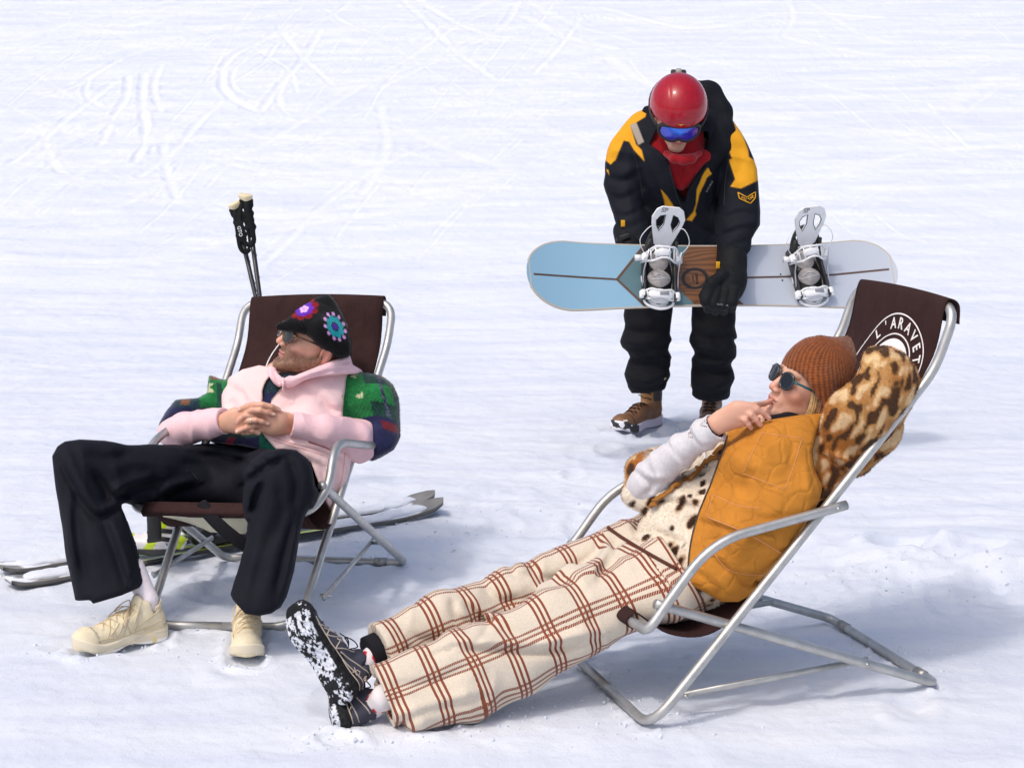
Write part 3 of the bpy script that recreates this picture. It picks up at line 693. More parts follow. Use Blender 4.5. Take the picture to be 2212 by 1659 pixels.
    if hi_top:
        for z in (.115, .135, .155, .172):
            items.append(sweep([W(s * .03, .096 + (0 if s else .012), z + .006 * s * (1 if int(z * 1000) % 2 else -1)) for s in (-1, -.5, 0, .5, 1)], .002, 6))
    else:
        c0 = top(0, .112, .006)
        for s in (-1, 1):
            items.append(sweep(spline([c0, c0 + (A3(s * .02, -.008, .012) * k) @ R, c0 + (A3(s * .04, .01, -.004) * k) @ R, c0 + (A3(s * .034, .03, -.016) * k) @ R, c0 + (A3(s * .012, .012, 0) * k) @ R, c0], 5), .0016 * k, 6))
            items.append(sweep(spline([c0, c0 + (A3(s * .022, .02, -.002) * k) @ R, c0 + (A3(s * .042, .045, -.03) * k) @ R], 5), .0016 * k, 6))
    mesh('laces', *joinm(items), mats['lace'], up)
    if mats.get('sock') is not None:
        tgt, smat, scol = mats['sock']; a_ = SK(); pts = [W(0, .055, .055), W(0, .057, .115), np.asarray(tgt)]; a_.add(chain(pts, [.026, .027, .034], .01), pts, .04)
        V, Q = a_.build(.0035, post=lambda p, d: d - .0018 * vnoise(p, 55, 4)); mesh('sock', V, Q, smat, parent, col=scol(V) if scol else None)
    return up, W, B
def polysd(outl):
    OA = np.array(outl, float)
    def f(x, y):
        d = np.full(len(x), 1e9); P2 = np.stack([x, y], 1)
        for i in range(len(OA)):
            a, b_ = OA[i], OA[(i + 1) % len(OA)]; e = b_ - a; w_ = P2 - a; t_ = np.clip((w_ @ e) / (e @ e + 1e-9), 0, 1); d = np.minimum(d, np.linalg.norm(w_ - t_[:, None] * e, axis=1))
        return np.where(inpoly(x, y, outl), -d, d)
    return f
# ================================================================ WOMAN IN THE RIGHT CHAIR
def build_woman():
    c2 = lambda u, z, l=0.: A3(POSE2[0], POSE2[1], 0) + fx2 * u + A3(0, 0, z) + lx2 * l
    front = nrm(fx2 * .76 + A3(0, 0, .60)); spine = nrm(fx2 * -.60 + A3(0, 0, .78)); side = lx2
    rs = np.random.RandomState(5)
    # ---- head
    hc = P(1746, 838, 5.22); fwd = nrm([-.80, -.42, .37]); upv = A3(.36, -.05, .90); sd = nrm(np.cross(fwd, upv)); upv = np.cross(sd, fwd); HR = [sd, fwd, upv]
    hs = .97; H = lambda *a: hc + (A3(*a) * hs) @ np.array(HR)
    V1, Q1 = nets(head_sdf(hc, HR, hs, female=True), hc - .2, hc + .16, .0024); C1 = head_col(V1, hc, HR, hs, female=True)
    # ---- right hand raised to the mouth
    Yh = 5.075; Ym = float(H(.010, .095, -.065)[1]) - .004 - Yh
    h = lambda x, y, dY=0.: P(1524.2 + x * .2162, 699.3 + y * .2162, Yh + dY)
    k = SK(); k.k = .012
    k.add(chain([h(20, 1040, .02), h(110, 1010), h(200, 965)], [.026, .024, .026], .01, (A3(0, 1, 0), .7)), [h(20, 1040), h(200, 965)], .04)
    k.add(chain([h(200, 950), h(330, 900, -.01), h(440, 870, -.015)], [.028, .033, .024], .01, (nrm([.2, 1, .3]), .55)), [h(200, 950), h(440, 870)], .05)
    k.f = [(g, .012) for g, _ in k.f]
    fin = [([(390, 850, .0), (490, 812, -.0), (580, 800, Ym * .6), (668, 765, Ym)], .0088, .0068), ([(440, 840, -.012), (510, 850, -.022), (575, 885, -.016), (628, 940, -.01)], .0086, .007),
           ([(400, 885, -.02), (455, 905, -.034), (505, 955, -.03), (548, 1012, -.02)], .0082, .0066), ([(340, 930, -.02), (395, 960, -.034), (430, 1005, -.03), (455, 1040, -.02)], .0076, .006),
           ([(230, 985, .02), (330, 1000, .035), (430, 985, .04), (520, 960, .04)], .0105, .008)]
    tips = []
    for pts, r0, r1 in fin:
        q = [h(*p) for p in pts]; k.add(finger(q, r0, r1), q, .01, .006); tips.append(q)
    V2, Q2 = k.build(.0021)
    C2 = np.tile(SKIN * A3(1.02, .98, .98), (len(V2), 1)) * (1 + .08 * vnoise(V2, 70, 2)[:, None])
    for q in tips:
        for t in q[1:]:
            m = np.exp(-np.sum((V2 - t) ** 2, 1) / .008 ** 2)[:, None] * .4; C2 = C2 * (1 - m) + A3(.62, .26, .19) * m
    # ---- core of the body under the clothes (legs, trunk, arm)
    b = SK(); b.k = .05
    b.add(chain([c2(-.28, .36), c2(-.38, .50), c2(-.46, .63)], [.12, .11, .12], .03, (front, .7)), [c2(-.28, .36), c2(-.46, .63)], .15)
    b.ch([(1440, 1250, 5.12), (1190, 1345, 4.98), (850, 1490, 4.82)], [44, 28, 16]); b.ch([(1450, 1190, 5.3), (1100, 1290, 5.1), (830, 1402, 4.93)], [42, 24, 16])
    b.add(chain([c2(-.46, .63), hc + upv * -.14 - fwd * .02], [.07, .055], .02), [c2(-.46, .63)], .1)
    b.ch([(1590, 985, 5.36), (1385, 1060, 5.22), (1530, 930, 5.09)], [34, 30, 16])
    V3, Q3 = b.build(.012, newton=1); C3 = np.tile(SKIN, (len(V3), 1))
    V = np.concatenate([V1, V2, V3]); Q = np.concatenate([Q1, Q2 + len(V1), Q3 + len(V1) + len(V2)]); Cc = np.concatenate([C1, C2, C3])
    body = mesh('person', V, Q, skin_m, None, col=Cc, origin=c2(-.3, 0)); tag(body, 'woman in the right chair, rust hat, leopard fleece and mustard waistcoat, hand at her mouth', 'person')
    # finger nails
    for q in tips[1:4]:
        d = nrm(q[-1] - q[-2]); c = q[-1] + d * .001 - A3(0, .0055, -.001); mesh('fingernail', *box(c, (d, np.cross(d, A3(0, 1, 0)), A3(0, 1, 0)), (.0055, .0042, .0012), .45), nail_m, body)
    # ---- hair showing under the hat
    items = []
    for i in range(90):
        t = rs.rand(); y0 = .03 - .10 * t; a = H(.074 + .004 * rs.rand(), y0 - .01, .01); x = -1
        s0 = -1 if (H(.08, 0, 0) - H(-.08, 0, 0))[1] > 0 else 1
        w0 = lambda x_, y_, z_: H(s0 * x_, y_, z_)
        j = rs.normal(0, .003, 3)
        items.append(sweep(spline([w0(.070, y0 + .005, .02) + j, w0(.080 + .002 * rs.rand(), y0 - .004, -.03) + j, w0(.074, y0 - .012, -.075) + j * 1.5, w0(.062, y0 - .02, -.12) + j * 2], 4), .0022, 5))
    mesh('hair', *joinm(items), mat('blonde_hair', (.56, .38, .18), .45, var=.3, varscale=90), body)
    # ---- knitted hat
    hb = SK(); hb.k = .03
    f3 = lambda *a: np.array(a, np.float32)
    hk = SK(); hk.k = .03
    hk.k = .05; hk.add(ell(H(0, -.006, .038), A3(.088, .100, .092) * hs, HR), [H(0, 0, .03)], .11); hk.ch([(1775, 790, 5.26), (1800, 800, 5.30)], [66, 52]); hk.ch([(1800, 780, 5.26), (1828, 745, 5.30)], [44, 20]); hk.ch([(1790, 830, 5.22), (1786, 872, 5.20)], [46, 30]); hk.ch([(1765, 830, 5.14), (1784, 872, 5.13)], [28, 20])
    hsil = polysd([(1664, 790), (1668, 779), (1690, 763), (1712, 745), (1740, 731), (1773, 724), (1797, 729), (1812, 728), (1828, 724), (1838, 729), (1844, 745), (1850, 765), (1852, 786), (1846, 812), (1835, 832), (1815, 862), (1800, 880), (1787, 889), (1778, 875), (1768, 859), (1753, 838), (1746, 825), (1736, 812), (1717, 801), (1697, 794)])
    def hat(p, d):
        x, y = px_of(p.astype(float)); d = smax(d, (hsil(x, y) * .00123).astype(np.float32), .009)
        q = (p - hc.astype(np.float32)) @ np.array(HR, np.float32).T
        a = np.arctan2(q[:, 0], q[:, 1] + .02); row = q[:, 2] * 500
        return d - .0014 * np.sin(row) * np.sin(a * 46 + np.floor(row / math.pi) * 1.57) - .003 * vnoise(q, 26, 4)
    V, Q = hk.build(.0024, post=hat)
    n = vnoise(V, 330, 3) + .6 * vnoise(V, 120, 5); col = A3(.19, .052, .012) * (1 + .55 * n)[:, None]
    q_ = (V - hc) @ np.array(HR).T; row = q_[:, 2] * 500; kn_ = np.sin(row) * np.sin(np.arctan2(q_[:, 0], q_[:, 1] + .02) * 46 + np.floor(row / math.pi) * 1.57); col = col * (1 + .45 * kn_)[:, None]
    V, Q, col = fuzz(V, Q, col, 14000, .003, .0006, rs, .8)
    mesh('knitted_hat', V, Q, knit_m, body, col=np.clip(col, 0, 1))
    # ---- sunglasses
    blk = mat('black_acetate', (.012, .014, .018), .15, coat=.5); lens = mat('dark_lens', (.012, .016, .024), .1, spec=.25); teal = mat('teal_acetate', (.01, .10, .12), .2)
    cN, cF = H(.033, .112, .004), H(-.033, .112, .004)
    if cN[1] > cF[1]: cN, cF = cF, cN
    s0 = 1 if (np.array(HR)[0] @ (cN - hc)) > 0 else -1
    def rim(x0, rr, z0=.0):
        pts = []
        for a in np.linspace(0, 2 * math.pi, 29):
            u = math.cos(a); v = math.sin(a); x = .0215 * np.sign(u) * abs(u) ** .8; z = (.0190 if v > 0 else .0250) * np.sign(v) * abs(v) ** .9
            pts.append(H(x0 + x, .1055 - .55 * (abs(x0 + x) - .0) ** 2 * 6, .004 + z + z0))
        return pts
    items = [sweep(rim(x0, 0), .0034, 8, cap=False) for x0 in (.034, -.034)]
    items.append(sweep([H(-.014, .106, .010), H(0, .111, .013), H(.014, .106, .010)], .0028, 8))
    gl = mesh('sunglasses', *joinm(items), blk, body)
    for x0 in (.034, -.034):
        r = rim(x0, 0); c = np.mean(r[:-1], 0) + fwd * .003; Vv = [c] + [q + fwd * .0015 for q in r[:-1]]; mesh('lens', Vv, [(0, i, i % 28 + 1) for i in range(1, 29)], lens, gl)
    for s in (1, -1): mesh('temple', *sweep([H(s * .0555, .0955, .010), H(s * .066, .090, .011), H(s * .078, .05, .010), H(s * .082, -.01, .006)], .0034, 8, (upv, 1)), teal, gl)
    # ---- checked trousers
    t = SK(); t.k = .035
    NA = [P(1500, 1215, 5.10), P(1420, 1262, 5.08), P(1200, 1352, 4.97), P(1000, 1440, 4.88), P(800, 1517, 4.80), P(740, 1540, 4.77)]
    nr = [86, 80, 76, 68, 63, 63]
    FA = [P(1440, 1165, 5.34), P(1340, 1200, 5.26), P(1110, 1285, 5.12), P(960, 1340, 5.02), P(812, 1408, 4.93), P(760, 1428, 4.9)]
    fr_ = [72, 66, 54, 52, 48, 46]
    t.add(chain(NA, [r * mpp(q) for r, q in zip(nr, NA)], .03, (A3(0, 1, .1), .82)), NA, .12, .03); t.add(chain(FA, [r * mpp(q) for r, q in zip(fr_, FA)], .03, (A3(0, 1, .1), .85)), FA, .1, .012)
    t.f[1] = (t.f[1][0], .008)
    t.ch([(1500, 1210, 5.15), (1450, 1180, 5.28)], [90, 84], k=.03); t.ch([(1410, 1215, 5.17), (1250, 1262, 5.06), (1190, 1275, 5.04)], [56, 40, 26], k=.03); t.ch([(1540, 1245, 5.15), (1470, 1255, 5.1)], [66, 76], k=.04); t.ch([(1440, 1290, 5.0), (1330, 1322, 4.98)], [56, 52], k=.03)
    t.ch([(1030, 1490, 4.86), (1110, 1450, 4.92)], [56, 50], k=.05); t.ch([(900, 1545, 4.76), (1010, 1500, 4.84)], [26, 40], k=.04); t.ch([(1240, 1370, 4.96), (1120, 1430, 4.9)], [50, 50], k=.05)
    nd = nrm(NA[4] - NA[2]); fd = nrm(FA[4] - FA[2]); nh = P(826, 1500, 4.8); fh = P(822, 1405, 4.93)
    inN = chain([NA[4] - nd * .04, NA[5] + nd * .1], [.061, .062], 0, (A3(0, 1, .1), .82)); inF = chain([FA[4] - fd * .06, FA[5] + fd * .1], [.046, .046], 0, (A3(0, 1, .1), .85))
    nF, nN = t.f[1][0], None
    legN = chain(NA, [r * mpp(q) for r, q in zip(nr, NA)], .03, (A3(0, 1, .1), .82)); legF = t.f[1][0]
    tcr = creases([([(1004, 1290), (1040, 1330), (1066, 1337)], .013, 12, 'f'), ([(1040, 1262), (1080, 1300), (1130, 1290)], .014, 12, 'g'), ([(975, 1290), (985, 1330), (1015, 1352)], .012, 11, 'g'), ([(927, 1420), (975, 1398), (1030, 1384), (1066, 1342)], .010, 9, 'g'), ([(980, 1402), (1060, 1395), (1166, 1400), (1296, 1372)], .022, 13, 'f'), ([(1070, 1345), (1120, 1375), (1180, 1385)], .010, 12, 'g'), ([(1140, 1215), (1170, 1250), (1230, 1250)], .010, 12, 'g'), ([(1300, 1160), (1290, 1200), (1230, 1240)], .012, 12, 'f'), ([(860, 1345), (900, 1380), (960, 1375)], .008, 12, 'g'), ([(1330, 1180), (1310, 1230), (1260, 1290)], .008, 14, 'g'), ([(840, 1480), (930, 1475), (1010, 1440)], .008, 12, 'g'), ([(850, 1560), (930, 1530), (1050, 1500)], .010, 12, 'f'), ([(1100, 1210), (1110, 1240), (1150, 1250)], .008, 10, 'g')])
    def post(p, d):
        d = d - folds(p, nd, np.cross(nd, A3(0, 1, 0)), 9, 4, .007, 2) - folds(p, nd + A3(0, 0, .9), A3(0, 1, 0), 16, 6, .004, 7) - .012 * np.maximum(0, vnoise(p, 7, 5)) 
        xx, yy = px_of(p.astype(float)); d = d + tcr(xx, yy); near = legN(p) < legF(p)
        cutN = (p - nh.astype(np.float32)) @ nd.astype(np.float32); cutF = (p - fh.astype(np.float32)) @ fd.astype(np.float32) + .0
        cut = np.where(near, cutN + .006 * vnoise(p, 20, 3), cutF)
        d = np.maximum(d, cut); d = np.maximum(d, -np.where(near, inN(p), inF(p)))
        wp = (p - P(1395, 1182, 5.1).astype(np.float32)) @ nrm(A3(.82, .1, .55)).astype(np.float32); 
        return smax(d, wp - .05, .01)
    V, Q = t.build(.0055, post=post)
    def legcoords(V, L):
        L = np.array(L); seg = np.diff(L, axis=0); ln = np.linalg.norm(seg, axis=1); cum = np.r_[0, np.cumsum(ln)]; best = np.full(len(V), 9.); u = np.zeros(len(V)); v = np.zeros(len(V))
        for i in range(len(seg)):
            tt = ((V - L[i]) @ seg[i]) / ln[i] ** 2; lo_ = -9 if i == 0 else 0; hi_ = 9 if i == len(seg) - 1 else 1; tt = np.clip(tt, lo_, hi_); c = L[i] + tt[:, None] * seg[i]; d = np.linalg.norm(V - c, axis=1); m = d < best
            ax = seg[i] / ln[i]; e1 = nrm(A3(0, -1, 0) - ax * (A3(0, -1, 0) @ ax)); e2 = np.cross(ax, e1); r = V - c
            ang = np.arctan2(r @ e2, r @ e1); u[m] = (cum[i] + tt * ln[i])[m]; v[m] = ang[m] * .088; best[m] = d[m]
        return u, v, best
    uN, vN, dN = legcoords(V, NA); uF, vF, dF = legcoords(V, FA)
    near = (legN(V.astype(np.float32)) < legF(V.astype(np.float32))); u = np.where(near, uN, uF + .03); v = np.where(near, vN + .02, vF * .8 + .05)
    u = u + .012 * vnoise(V, 8, 3); v = v + .010 * vnoise(V, 7, 9)
    tr = mesh('checked_trousers', V, Q, plaid_m, body, uv=np.stack([u, v], 1))
    Bt = bvh_of(tr)
    # ---- socks and shoes
    sock = lambda V: None
    def sockcol(V, ax):
        d, i = worley(V * A3(1, 1, .6), 27, 3); n = vnoise(V, 50, 4); col = np.tile(A3(.74, .70, .72), (len(V), 1)); col[(d < .50) & (i > .28)] = (.50, .012, .02); col[(d < .40) & (i < .10)] = (.03, .30, .07); col[(d < .3) & (i > .3) & (i < .45)] = (.75, .2, .2)
        return col
    sk_m = mat('patterned_sock', rough=.9, attr='Col'); cuff_m = mat('black_ribbed_cuff', (.012, .012, .016), .9)
    cf = SK(); cf.ch([(800, 1414, 4.935), (850, 1392, 4.96)], [42, 42]); V, Q = cf.build(.004, post=lambda p, d: np.maximum(d, (p - P(797, 1414, 4.935).astype(np.float32)) @ fd.astype(np.float32) - .003)); mesh('sock_cuff', V, Q, cuff_m, body)
    # shoes stand on their heels, soles turned to the camera and to the left
    def paint(V, q):
        col = np.tile(A3(.052, .055, .078), (len(V), 1)); b_ = (q[:, 2] < .045 + .01 * np.sin(q[:, 1] * 20)); col[b_] = (.012, .013, .014); col[q[:, 1] > .235] = (.014, .015, .016)
        line = lambda y0, z0, y1, z1, w_: np.abs((q[:, 1] - y0) * (z1 - z0) - (q[:, 2] - z0) * (y1 - y0)) / math.hypot(y1 - y0, z1 - z0) < w_
        zone = lambda a, b2: (q[:, 1] > a) & (q[:, 1] < b2)
        zz = (q[:, 2] > .046) & (np.abs(q[:, 0]) > .012)
        tan = (zz & zone(.10, .232) & (np.abs(((q[:, 1] * 26 + .0) % 1) - .5 - (q[:, 2] - .046) * 12 * np.where((q[:, 1] * 26) % 2 < 1, 1, -1) * 1.) < .05)) | (np.abs(q[:, 2] - .047 - .10 * np.clip(.10 - q[:, 1], 0, 1)) < .0022) & (q[:, 1] < .235)
        tan |= zone(-.01, .095) & (np.abs(q[:, 2] - .036 - .06 * np.clip(.09 - q[:, 1], 0, 1)) < .0016)
        tan = np.abs(q[:, 2] - .036) < -1; return col
    def solec(V, q):
        col = np.tile(A3(.018, .019, .021), (len(V), 1)); under = q[:, 2] < .016 + .03 * sstep(.2, .3, q[:, 1]); n = vnoise(V, 75, 4) + .5 * vnoise(V, 160, 5) + .5 * vnoise(V, 24, 8)
        lug = (np.sin(q[:, 1] * 300) * np.sin(q[:, 0] * 260 + q[:, 1] * 90) > -.2); sn = under & (n + .22 * lug + .5 * vnoise(V, 260, 9) > .13); col[sn] = (.66, .69, .76); return col
    sm = dict(upper=mat('grey_trail_mesh', rough=.7, attr='Col', bump=[('vor', 420, .4, .001, NS)]), sole_m=mat('black_rubber_with_snow', rough=.75, attr='Col', bump=[('vor', 90, .9, .006, NS), ('noise', 160, .6, .003, NS)]), paint=paint, sole=solec, lace=mat('black_lace', (.015, .015, .015), .7), line=mat('tan_overlay', (.42, .36, .30), .6), sock=(P(830, 1400, 4.95), sk_m, lambda V: sockcol(V, 0)))
    def orient(heel, toe, nhint): y = nrm(toe - heel); z = nrm(nhint - y * (nhint @ y)); x = np.cross(y, z); return np.array([x, y, z])
    h1 = P(742, 1516, 4.80); t1 = P(606, 1310, 4.86); R1 = orient(h1, t1, A3(.62, .78, .1))
    up1, W1, B1 = shoe('trainer', h1 - nrm(t1 - h1) * .012, R1, .295, sm, body, 'shoe of the crossed upper foot, sole caked with snow')
    sm['sock'] = (P(830, 1505, 4.83), sk_m, lambda V: sockcol(V, 0))
    h2 = P(724, 1588, 4.79); t2 = P(664, 1362, 5.0); R2 = orient(h2, t2, A3(.97, .34, .20))
    up2, W2, B2 = shoe('trainer', h2, R2, .285, sm, body, 'shoe of the lower foot resting on its heel')
    # writing on the shoes
    txt_m = mat('tan_print', (.55, .48, .40), .7)
    def wtext(s, pts, size, B, lift, parent, m, name='lettering'):
        o = text_mesh(s, size); a, b_ = [hit(B, *q)[0] for q in pts]; nn = hit(B, (pts[0][0] + pts[1][0]) / 2, (pts[0][1] + pts[1][1]) / 2)[1]; place_text(name, o, a, b_, nn, lift, parent, m)
    wtext('SALOMON', ((754, 1528), (800, 1556)), None, B2, .004, up2, txt_m); wtext('XT-6', ((760, 1446), (790, 1468)), None, B1, .004, up1, txt_m)
    # ---- leopard fleece (trunk, raised sleeve, folded-up cuff)
    f = SK(); f.k = .05
    f.add(chain([c2(-.26, .37), c2(-.36, .49), c2(-.43, .60), c2(-.46, .65)], [.20, .21, .20, .15], .03, (front, .62)), [c2(-.26, .37), c2(-.47, .68)], .22)
    f.ch([(1430, 1165, 5.16), (1490, 1085, 5.16)], [58, 50], k=.05)
    f.ch([(1385, 1010, 5.24), (1372, 1070, 5.20), (1440, 1090, 5.18)], [26, 26, 40], k=.03)       # sleeve pushed back over the far elbow
    f.ch([(1590, 955, 5.42), (1480, 990, 5.36), (1392, 1010, 5.25)], [40, 38, 34], k=.03)
    f.ch([(1790, 1010, 5.12), (1840, 900, 5.12), (1908, 832, 5.14)], [52, 84, 72], k=.04)      # near arm raised behind the head
    f.ch([(1905, 815, 5.14), (1880, 920, 5.24), (1845, 985, 5.26)], [56, 66, 42], k=.04); f.ch([(1782, 1045, 5.1), (1790, 990, 5.12)], [26, 42], k=.03)
    f.ch([(1903, 945, 5.34), (1880, 925, 5.3)], [22, 32], k=.02)
    fcr = creases([([(1395, 1095), (1440, 1075), (1500, 1090)], .008, 10, 'f'), ([(1440, 1010), (1480, 1030), (1545, 1000)], .010, 9, 'f'), ([(1460, 1050), (1500, 1060), (1530, 1040)], .006, 8, 'g'), ([(1360, 1150), (1420, 1150), (1470, 1170)], .006, 9, 'g'), ([(1790, 985), (1850, 1010), (1885, 970)], .014, 9, 'f'), ([(1830, 900), (1850, 950), (1845, 985)], .006, 12, 'g'), ([(1870, 800), (1880, 870), (1870, 930)], .005, 14, 'g')])
    def fpost(p, d):
        d = d - .010 * vnoise(p, 9, 3) - folds(p, spine, side, 11, 5, .005, 4) - .0025 * vnoise(p, 90, 6)
        d = smax(d, -cone(p, hc - upv * .11 + fwd * .03, hc + upv * .05, .135, .15), .01) * 1.; xx, yy = px_of(p.astype(float)); d = d + fcr(xx, yy); d = np.where((yy < 925) & (xx < 1770), np.maximum(d, (.02 * (925 - yy) / 20).astype(np.float32)), d)
        hemn = nrm(A3(.50, .0, .80)); hp = P(1385, 1183, 5.1)
        return smax(d, -((p - hp.astype(np.float32)) @ nrm(A3(.62, .25, .62)).astype(np.float32)), .006)
    V, Q = f.build(.0045, post=fpost); pxx, pyy = px_of(V)
    sl_ = np.clip(((V - c2(-.46, .72)) @ nrm(A3(1, 0, .1))) * 9 + .6, 0, 1)                       # 0 trunk, 1 raised sleeve
    q = V + .012 * np.stack([vnoise(V, 14, s) for s in (1, 2, 3)], 1)
    ax = nrm(A3(.42, 0, .85)); q1 = q - (q @ ax)[:, None] * ax * .50
    d, i = worley(q1, 33, 11); rg = vnoise(V, 80, 7) * .18
    dk = sstep(.40, .30, d + rg - .10 * (i - .5)) * (i > .15); tn_ = sstep(.54, .40, d + rg) * (i > .45)
    col = np.tile(A3(.78, .70, .58), (len(V), 1)); col = col * (1 - .62 * tn_[:, None]) + A3(.42, .21, .07) * .62 * tn_[:, None]; col = col * (1 - dk[:, None]) + A3(.045, .018, .009) * dk[:, None]
    qs = np.stack([q @ nrm(A3(.85, .1, -.4)), q[:, 1], q @ ax], -1); sf = vnoise(qs * A3(66, 44, 30), 1, 41) + .4 * vnoise(qs * A3(90, 60, 44), 1, 42); sf2 = vnoise(qs * A3(28, 20, 14), 1, 43); base = .5 + 1.2 * vnoise(V, 11, 9) + .6 * vnoise(V, 30, 5); b2 = np.clip(base - .35, 0, 1)[:, None]
    cs = A3(.66, .43, .18) * b2 + A3(.36, .13, .022) * (1 - b2); cs = cs * (1 - .65 * sstep(-.04, -.22, sf)[:, None]) + A3(.78, .62, .38) * .65 * sstep(-.04, -.22, sf)[:, None]; dk2 = sstep(.07, .17, sf + .3 * sf2)[:, None] * .95; cs = cs * (1 - dk2) + A3(.055, .022, .010) * dk2
    hemd = (V - P(1385, 1183, 5.1)) @ nrm(A3(.62, .25, .62)); arm = sl_[:, None]; lowc = sstep(1150, 1120, pyy)[:, None] * 0
    near_hem = (sstep(1345, 1300, pxx) * sstep(1060, 1100, pyy))[:, None]; arm = np.clip(arm + near_hem + (sstep(1420, 1380, pxx) * sstep(1060, 1040, pyy))[:, None], 0, 1)
    col = col * (1 - arm) + cs * arm
    hm = (hemd < .007)[:, None] & (pxx < 1500)[:, None]; col = np.where(hm, A3(.10, .036, .026), col)
    V, Q, col = fuzz(V, Q, col, 190000, .0045, .0010, rs, .8, vary=.08)
    fl = mesh('leopard_fleece', V, Q, fleece_m, body, col=np.clip(col, 0, 1))
    Bf = bvh_of(fl); hp_ = []
    for q in spline([A3(*p, 0) for p in [(1302, 1130), (1335, 1155), (1378, 1182), (1420, 1206), (1462, 1229)]], 6)[:, :2]:
        r_ = Vector(nrm(ray(*q))); hs_ = [h for h in (Bt.ray_cast(Vector(_C), r_), Bf.ray_cast(Vector(_C), r_)) if h[0] is not None]
        if hs_: hp_.append(np.array(min(hs_, key=lambda h: h[3])[0]) - np.array(r_) * .003)
    hp_ = np.array(hp_); hd_ = np.linalg.norm(hp_ - _C, axis=1); md = np.array([np.median(hd_[max(0, i - 3):i + 4]) for i in range(len(hd_))]); hp_ = _C + (hp_ - _C) * (np.minimum(md, hd_) / hd_)[:, None]
    mesh('fleece_hem', *sweep(hp_, .0048, 8), mat('brown_binding', (.10, .036, .026), .85), fl)
    # ---- grey sweatshirt sleeve
    g = SK(); g.k = .02; pts = [(1470, 1005, 5.26), (1400, 1052, 5.20), (1392, 1048, 5.18)]
    g.ch([(1610, 965, 5.38), (1480, 1010, 5.30), (1395, 1050, 5.20)], [38, 36, 35]); g.ch([(1395, 1045, 5.19), (1455, 985, 5.14), (1545, 922, 5.08)], [35, 32, 29])
    cuff = P(1545, 921, 5.08); cdir = nrm(P(1545, 922, 5.08) - P(1455, 985, 5.14)).astype(np.float32)
    gcr = creases([([(1372, 1010), (1400, 1035), (1440, 1040)], .009, 8, 'f'), ([(1385, 1075), (1410, 1050), (1405, 1010)], .007, 8, 'g'), ([(1440, 955), (1465, 985), (1490, 1000)], .006, 7, 'g'), ([(1490, 925), (1510, 955), (1530, 965)], .006, 6, 'f')])
    def gp(p, d):
        d = d - folds(p, cdir + A3(.3, 0, 0), np.cross(cdir, A3(0, 1, 0)), 15, 6, .009, 3) + gcr(*px_of(p.astype(float))); t_ = (p - cuff.astype(np.float32)) @ cdir
        return np.maximum(np.maximum(d, t_), -(cone(p, cuff - cdir * .06, cuff + cdir * .05, .029, .032)))
    e1_ = nrm(np.cross(cdir, A3(0, 0, 1))); e2_ = np.cross(cdir, e1_); mesh('cuff_lining', *sweep([cuff - cdir * .004 + (e1_ * math.cos(a) + e2_ * math.sin(a)) * .0292 for a in np.linspace(0, 2 * math.pi, 33)], .0045, 8, cap=False), cuff_m, body)
    V, Q = g.build(.0042, post=gp); mesh('grey_sleeve', V, Q, mat('grey_marl', (.60, .585, .61), .9, var=.07, varscale=120, bump=[('noise', 500, .3, .001, NS)]), body)
    # dark neck warmer under the chin
    nw = SK(); nw.ch([(1668, 913, 5.12), (1705, 914, 5.16), (1745, 905, 5.2)], [17, 24, 26]); V, Q = nw.build(.004); mesh('neck_warmer', V, Q, cuff_m, body)
    # ---- mustard waistcoat
    v = SK(); v.k = .05
    v.add(chain([c2(-.27, .36), c2(-.36, .49), c2(-.43, .60), c2(-.485, .69)], [.225, .235, .225, .15], .03, (front, .66)), [c2(-.26, .37), c2(-.485, .70)], .25)
    v.ch([(1600, 1010, 5.08), (1740, 940, 5.12)], [42, 40], k=.04); v.ch([(1560, 1230, 5.02), (1620, 1150, 5.02), (1690, 1070, 5.04)], [66, 84, 78], k=.05)
    v.ch([(1640, 1000, 5.05), (1700, 960, 5.08)], [62, 60], k=.04)
    # edges as planes through the line of sight of the seams, tilted by the chest
    def edgeplane(a, b_, Y): A_, B_ = P(*a, Y), P(*b_, Y); n_ = nrm(np.cross(B_ - A_, front + A3(0, -.9, 0))); return A_.astype(np.float32), n_.astype(np.float32)
    fe = [edgeplane((1572, 938), (1512, 1090), 5.1), edgeplane((1512, 1090), (1484, 1262), 5.05)]
    ah = [(1781, 893), (1762, 937), (1753, 977), (1758, 1013), (1776, 1055)]
    inner = chain([c2(-.22, .34), c2(-.36, .49), c2(-.43, .60), c2(-.50, .72)], [.18, .19, .18, .13], .03, (front, .58))
    outl = [(1577, 931), (1612, 921), (1665, 906), (1730, 896), (1781, 892), (1762, 937), (1753, 977), (1758, 1013), (1776, 1055), (1770, 1083), (1729, 1150), (1702, 1201), (1652, 1246), (1624, 1284), (1595, 1300), (1559, 1300), (1522, 1279), (1482, 1259), (1486, 1215), (1490, 1173), (1506, 1112), (1520, 1076), (1533, 1046), (1555, 985), (1568, 945)]
    OA = np.array(outl, float)
    def psd(x, y):
        d = np.full(len(x), 1e9); P2 = np.stack([x, y], 1)
        for i in range(len(OA)):
            a, b_ = OA[i], OA[(i + 1) % len(OA)]; e = b_ - a; w_ = P2 - a; t_ = np.clip((w_ @ e) / (e @ e), 0, 1); d = np.minimum(d, np.linalg.norm(w_ - t_[:, None] * e, axis=1))
        return np.where(inpoly(x, y, outl), -d, d)
    ctr = P(1640, 1090, 5.08); view = nrm(ctr - _C)
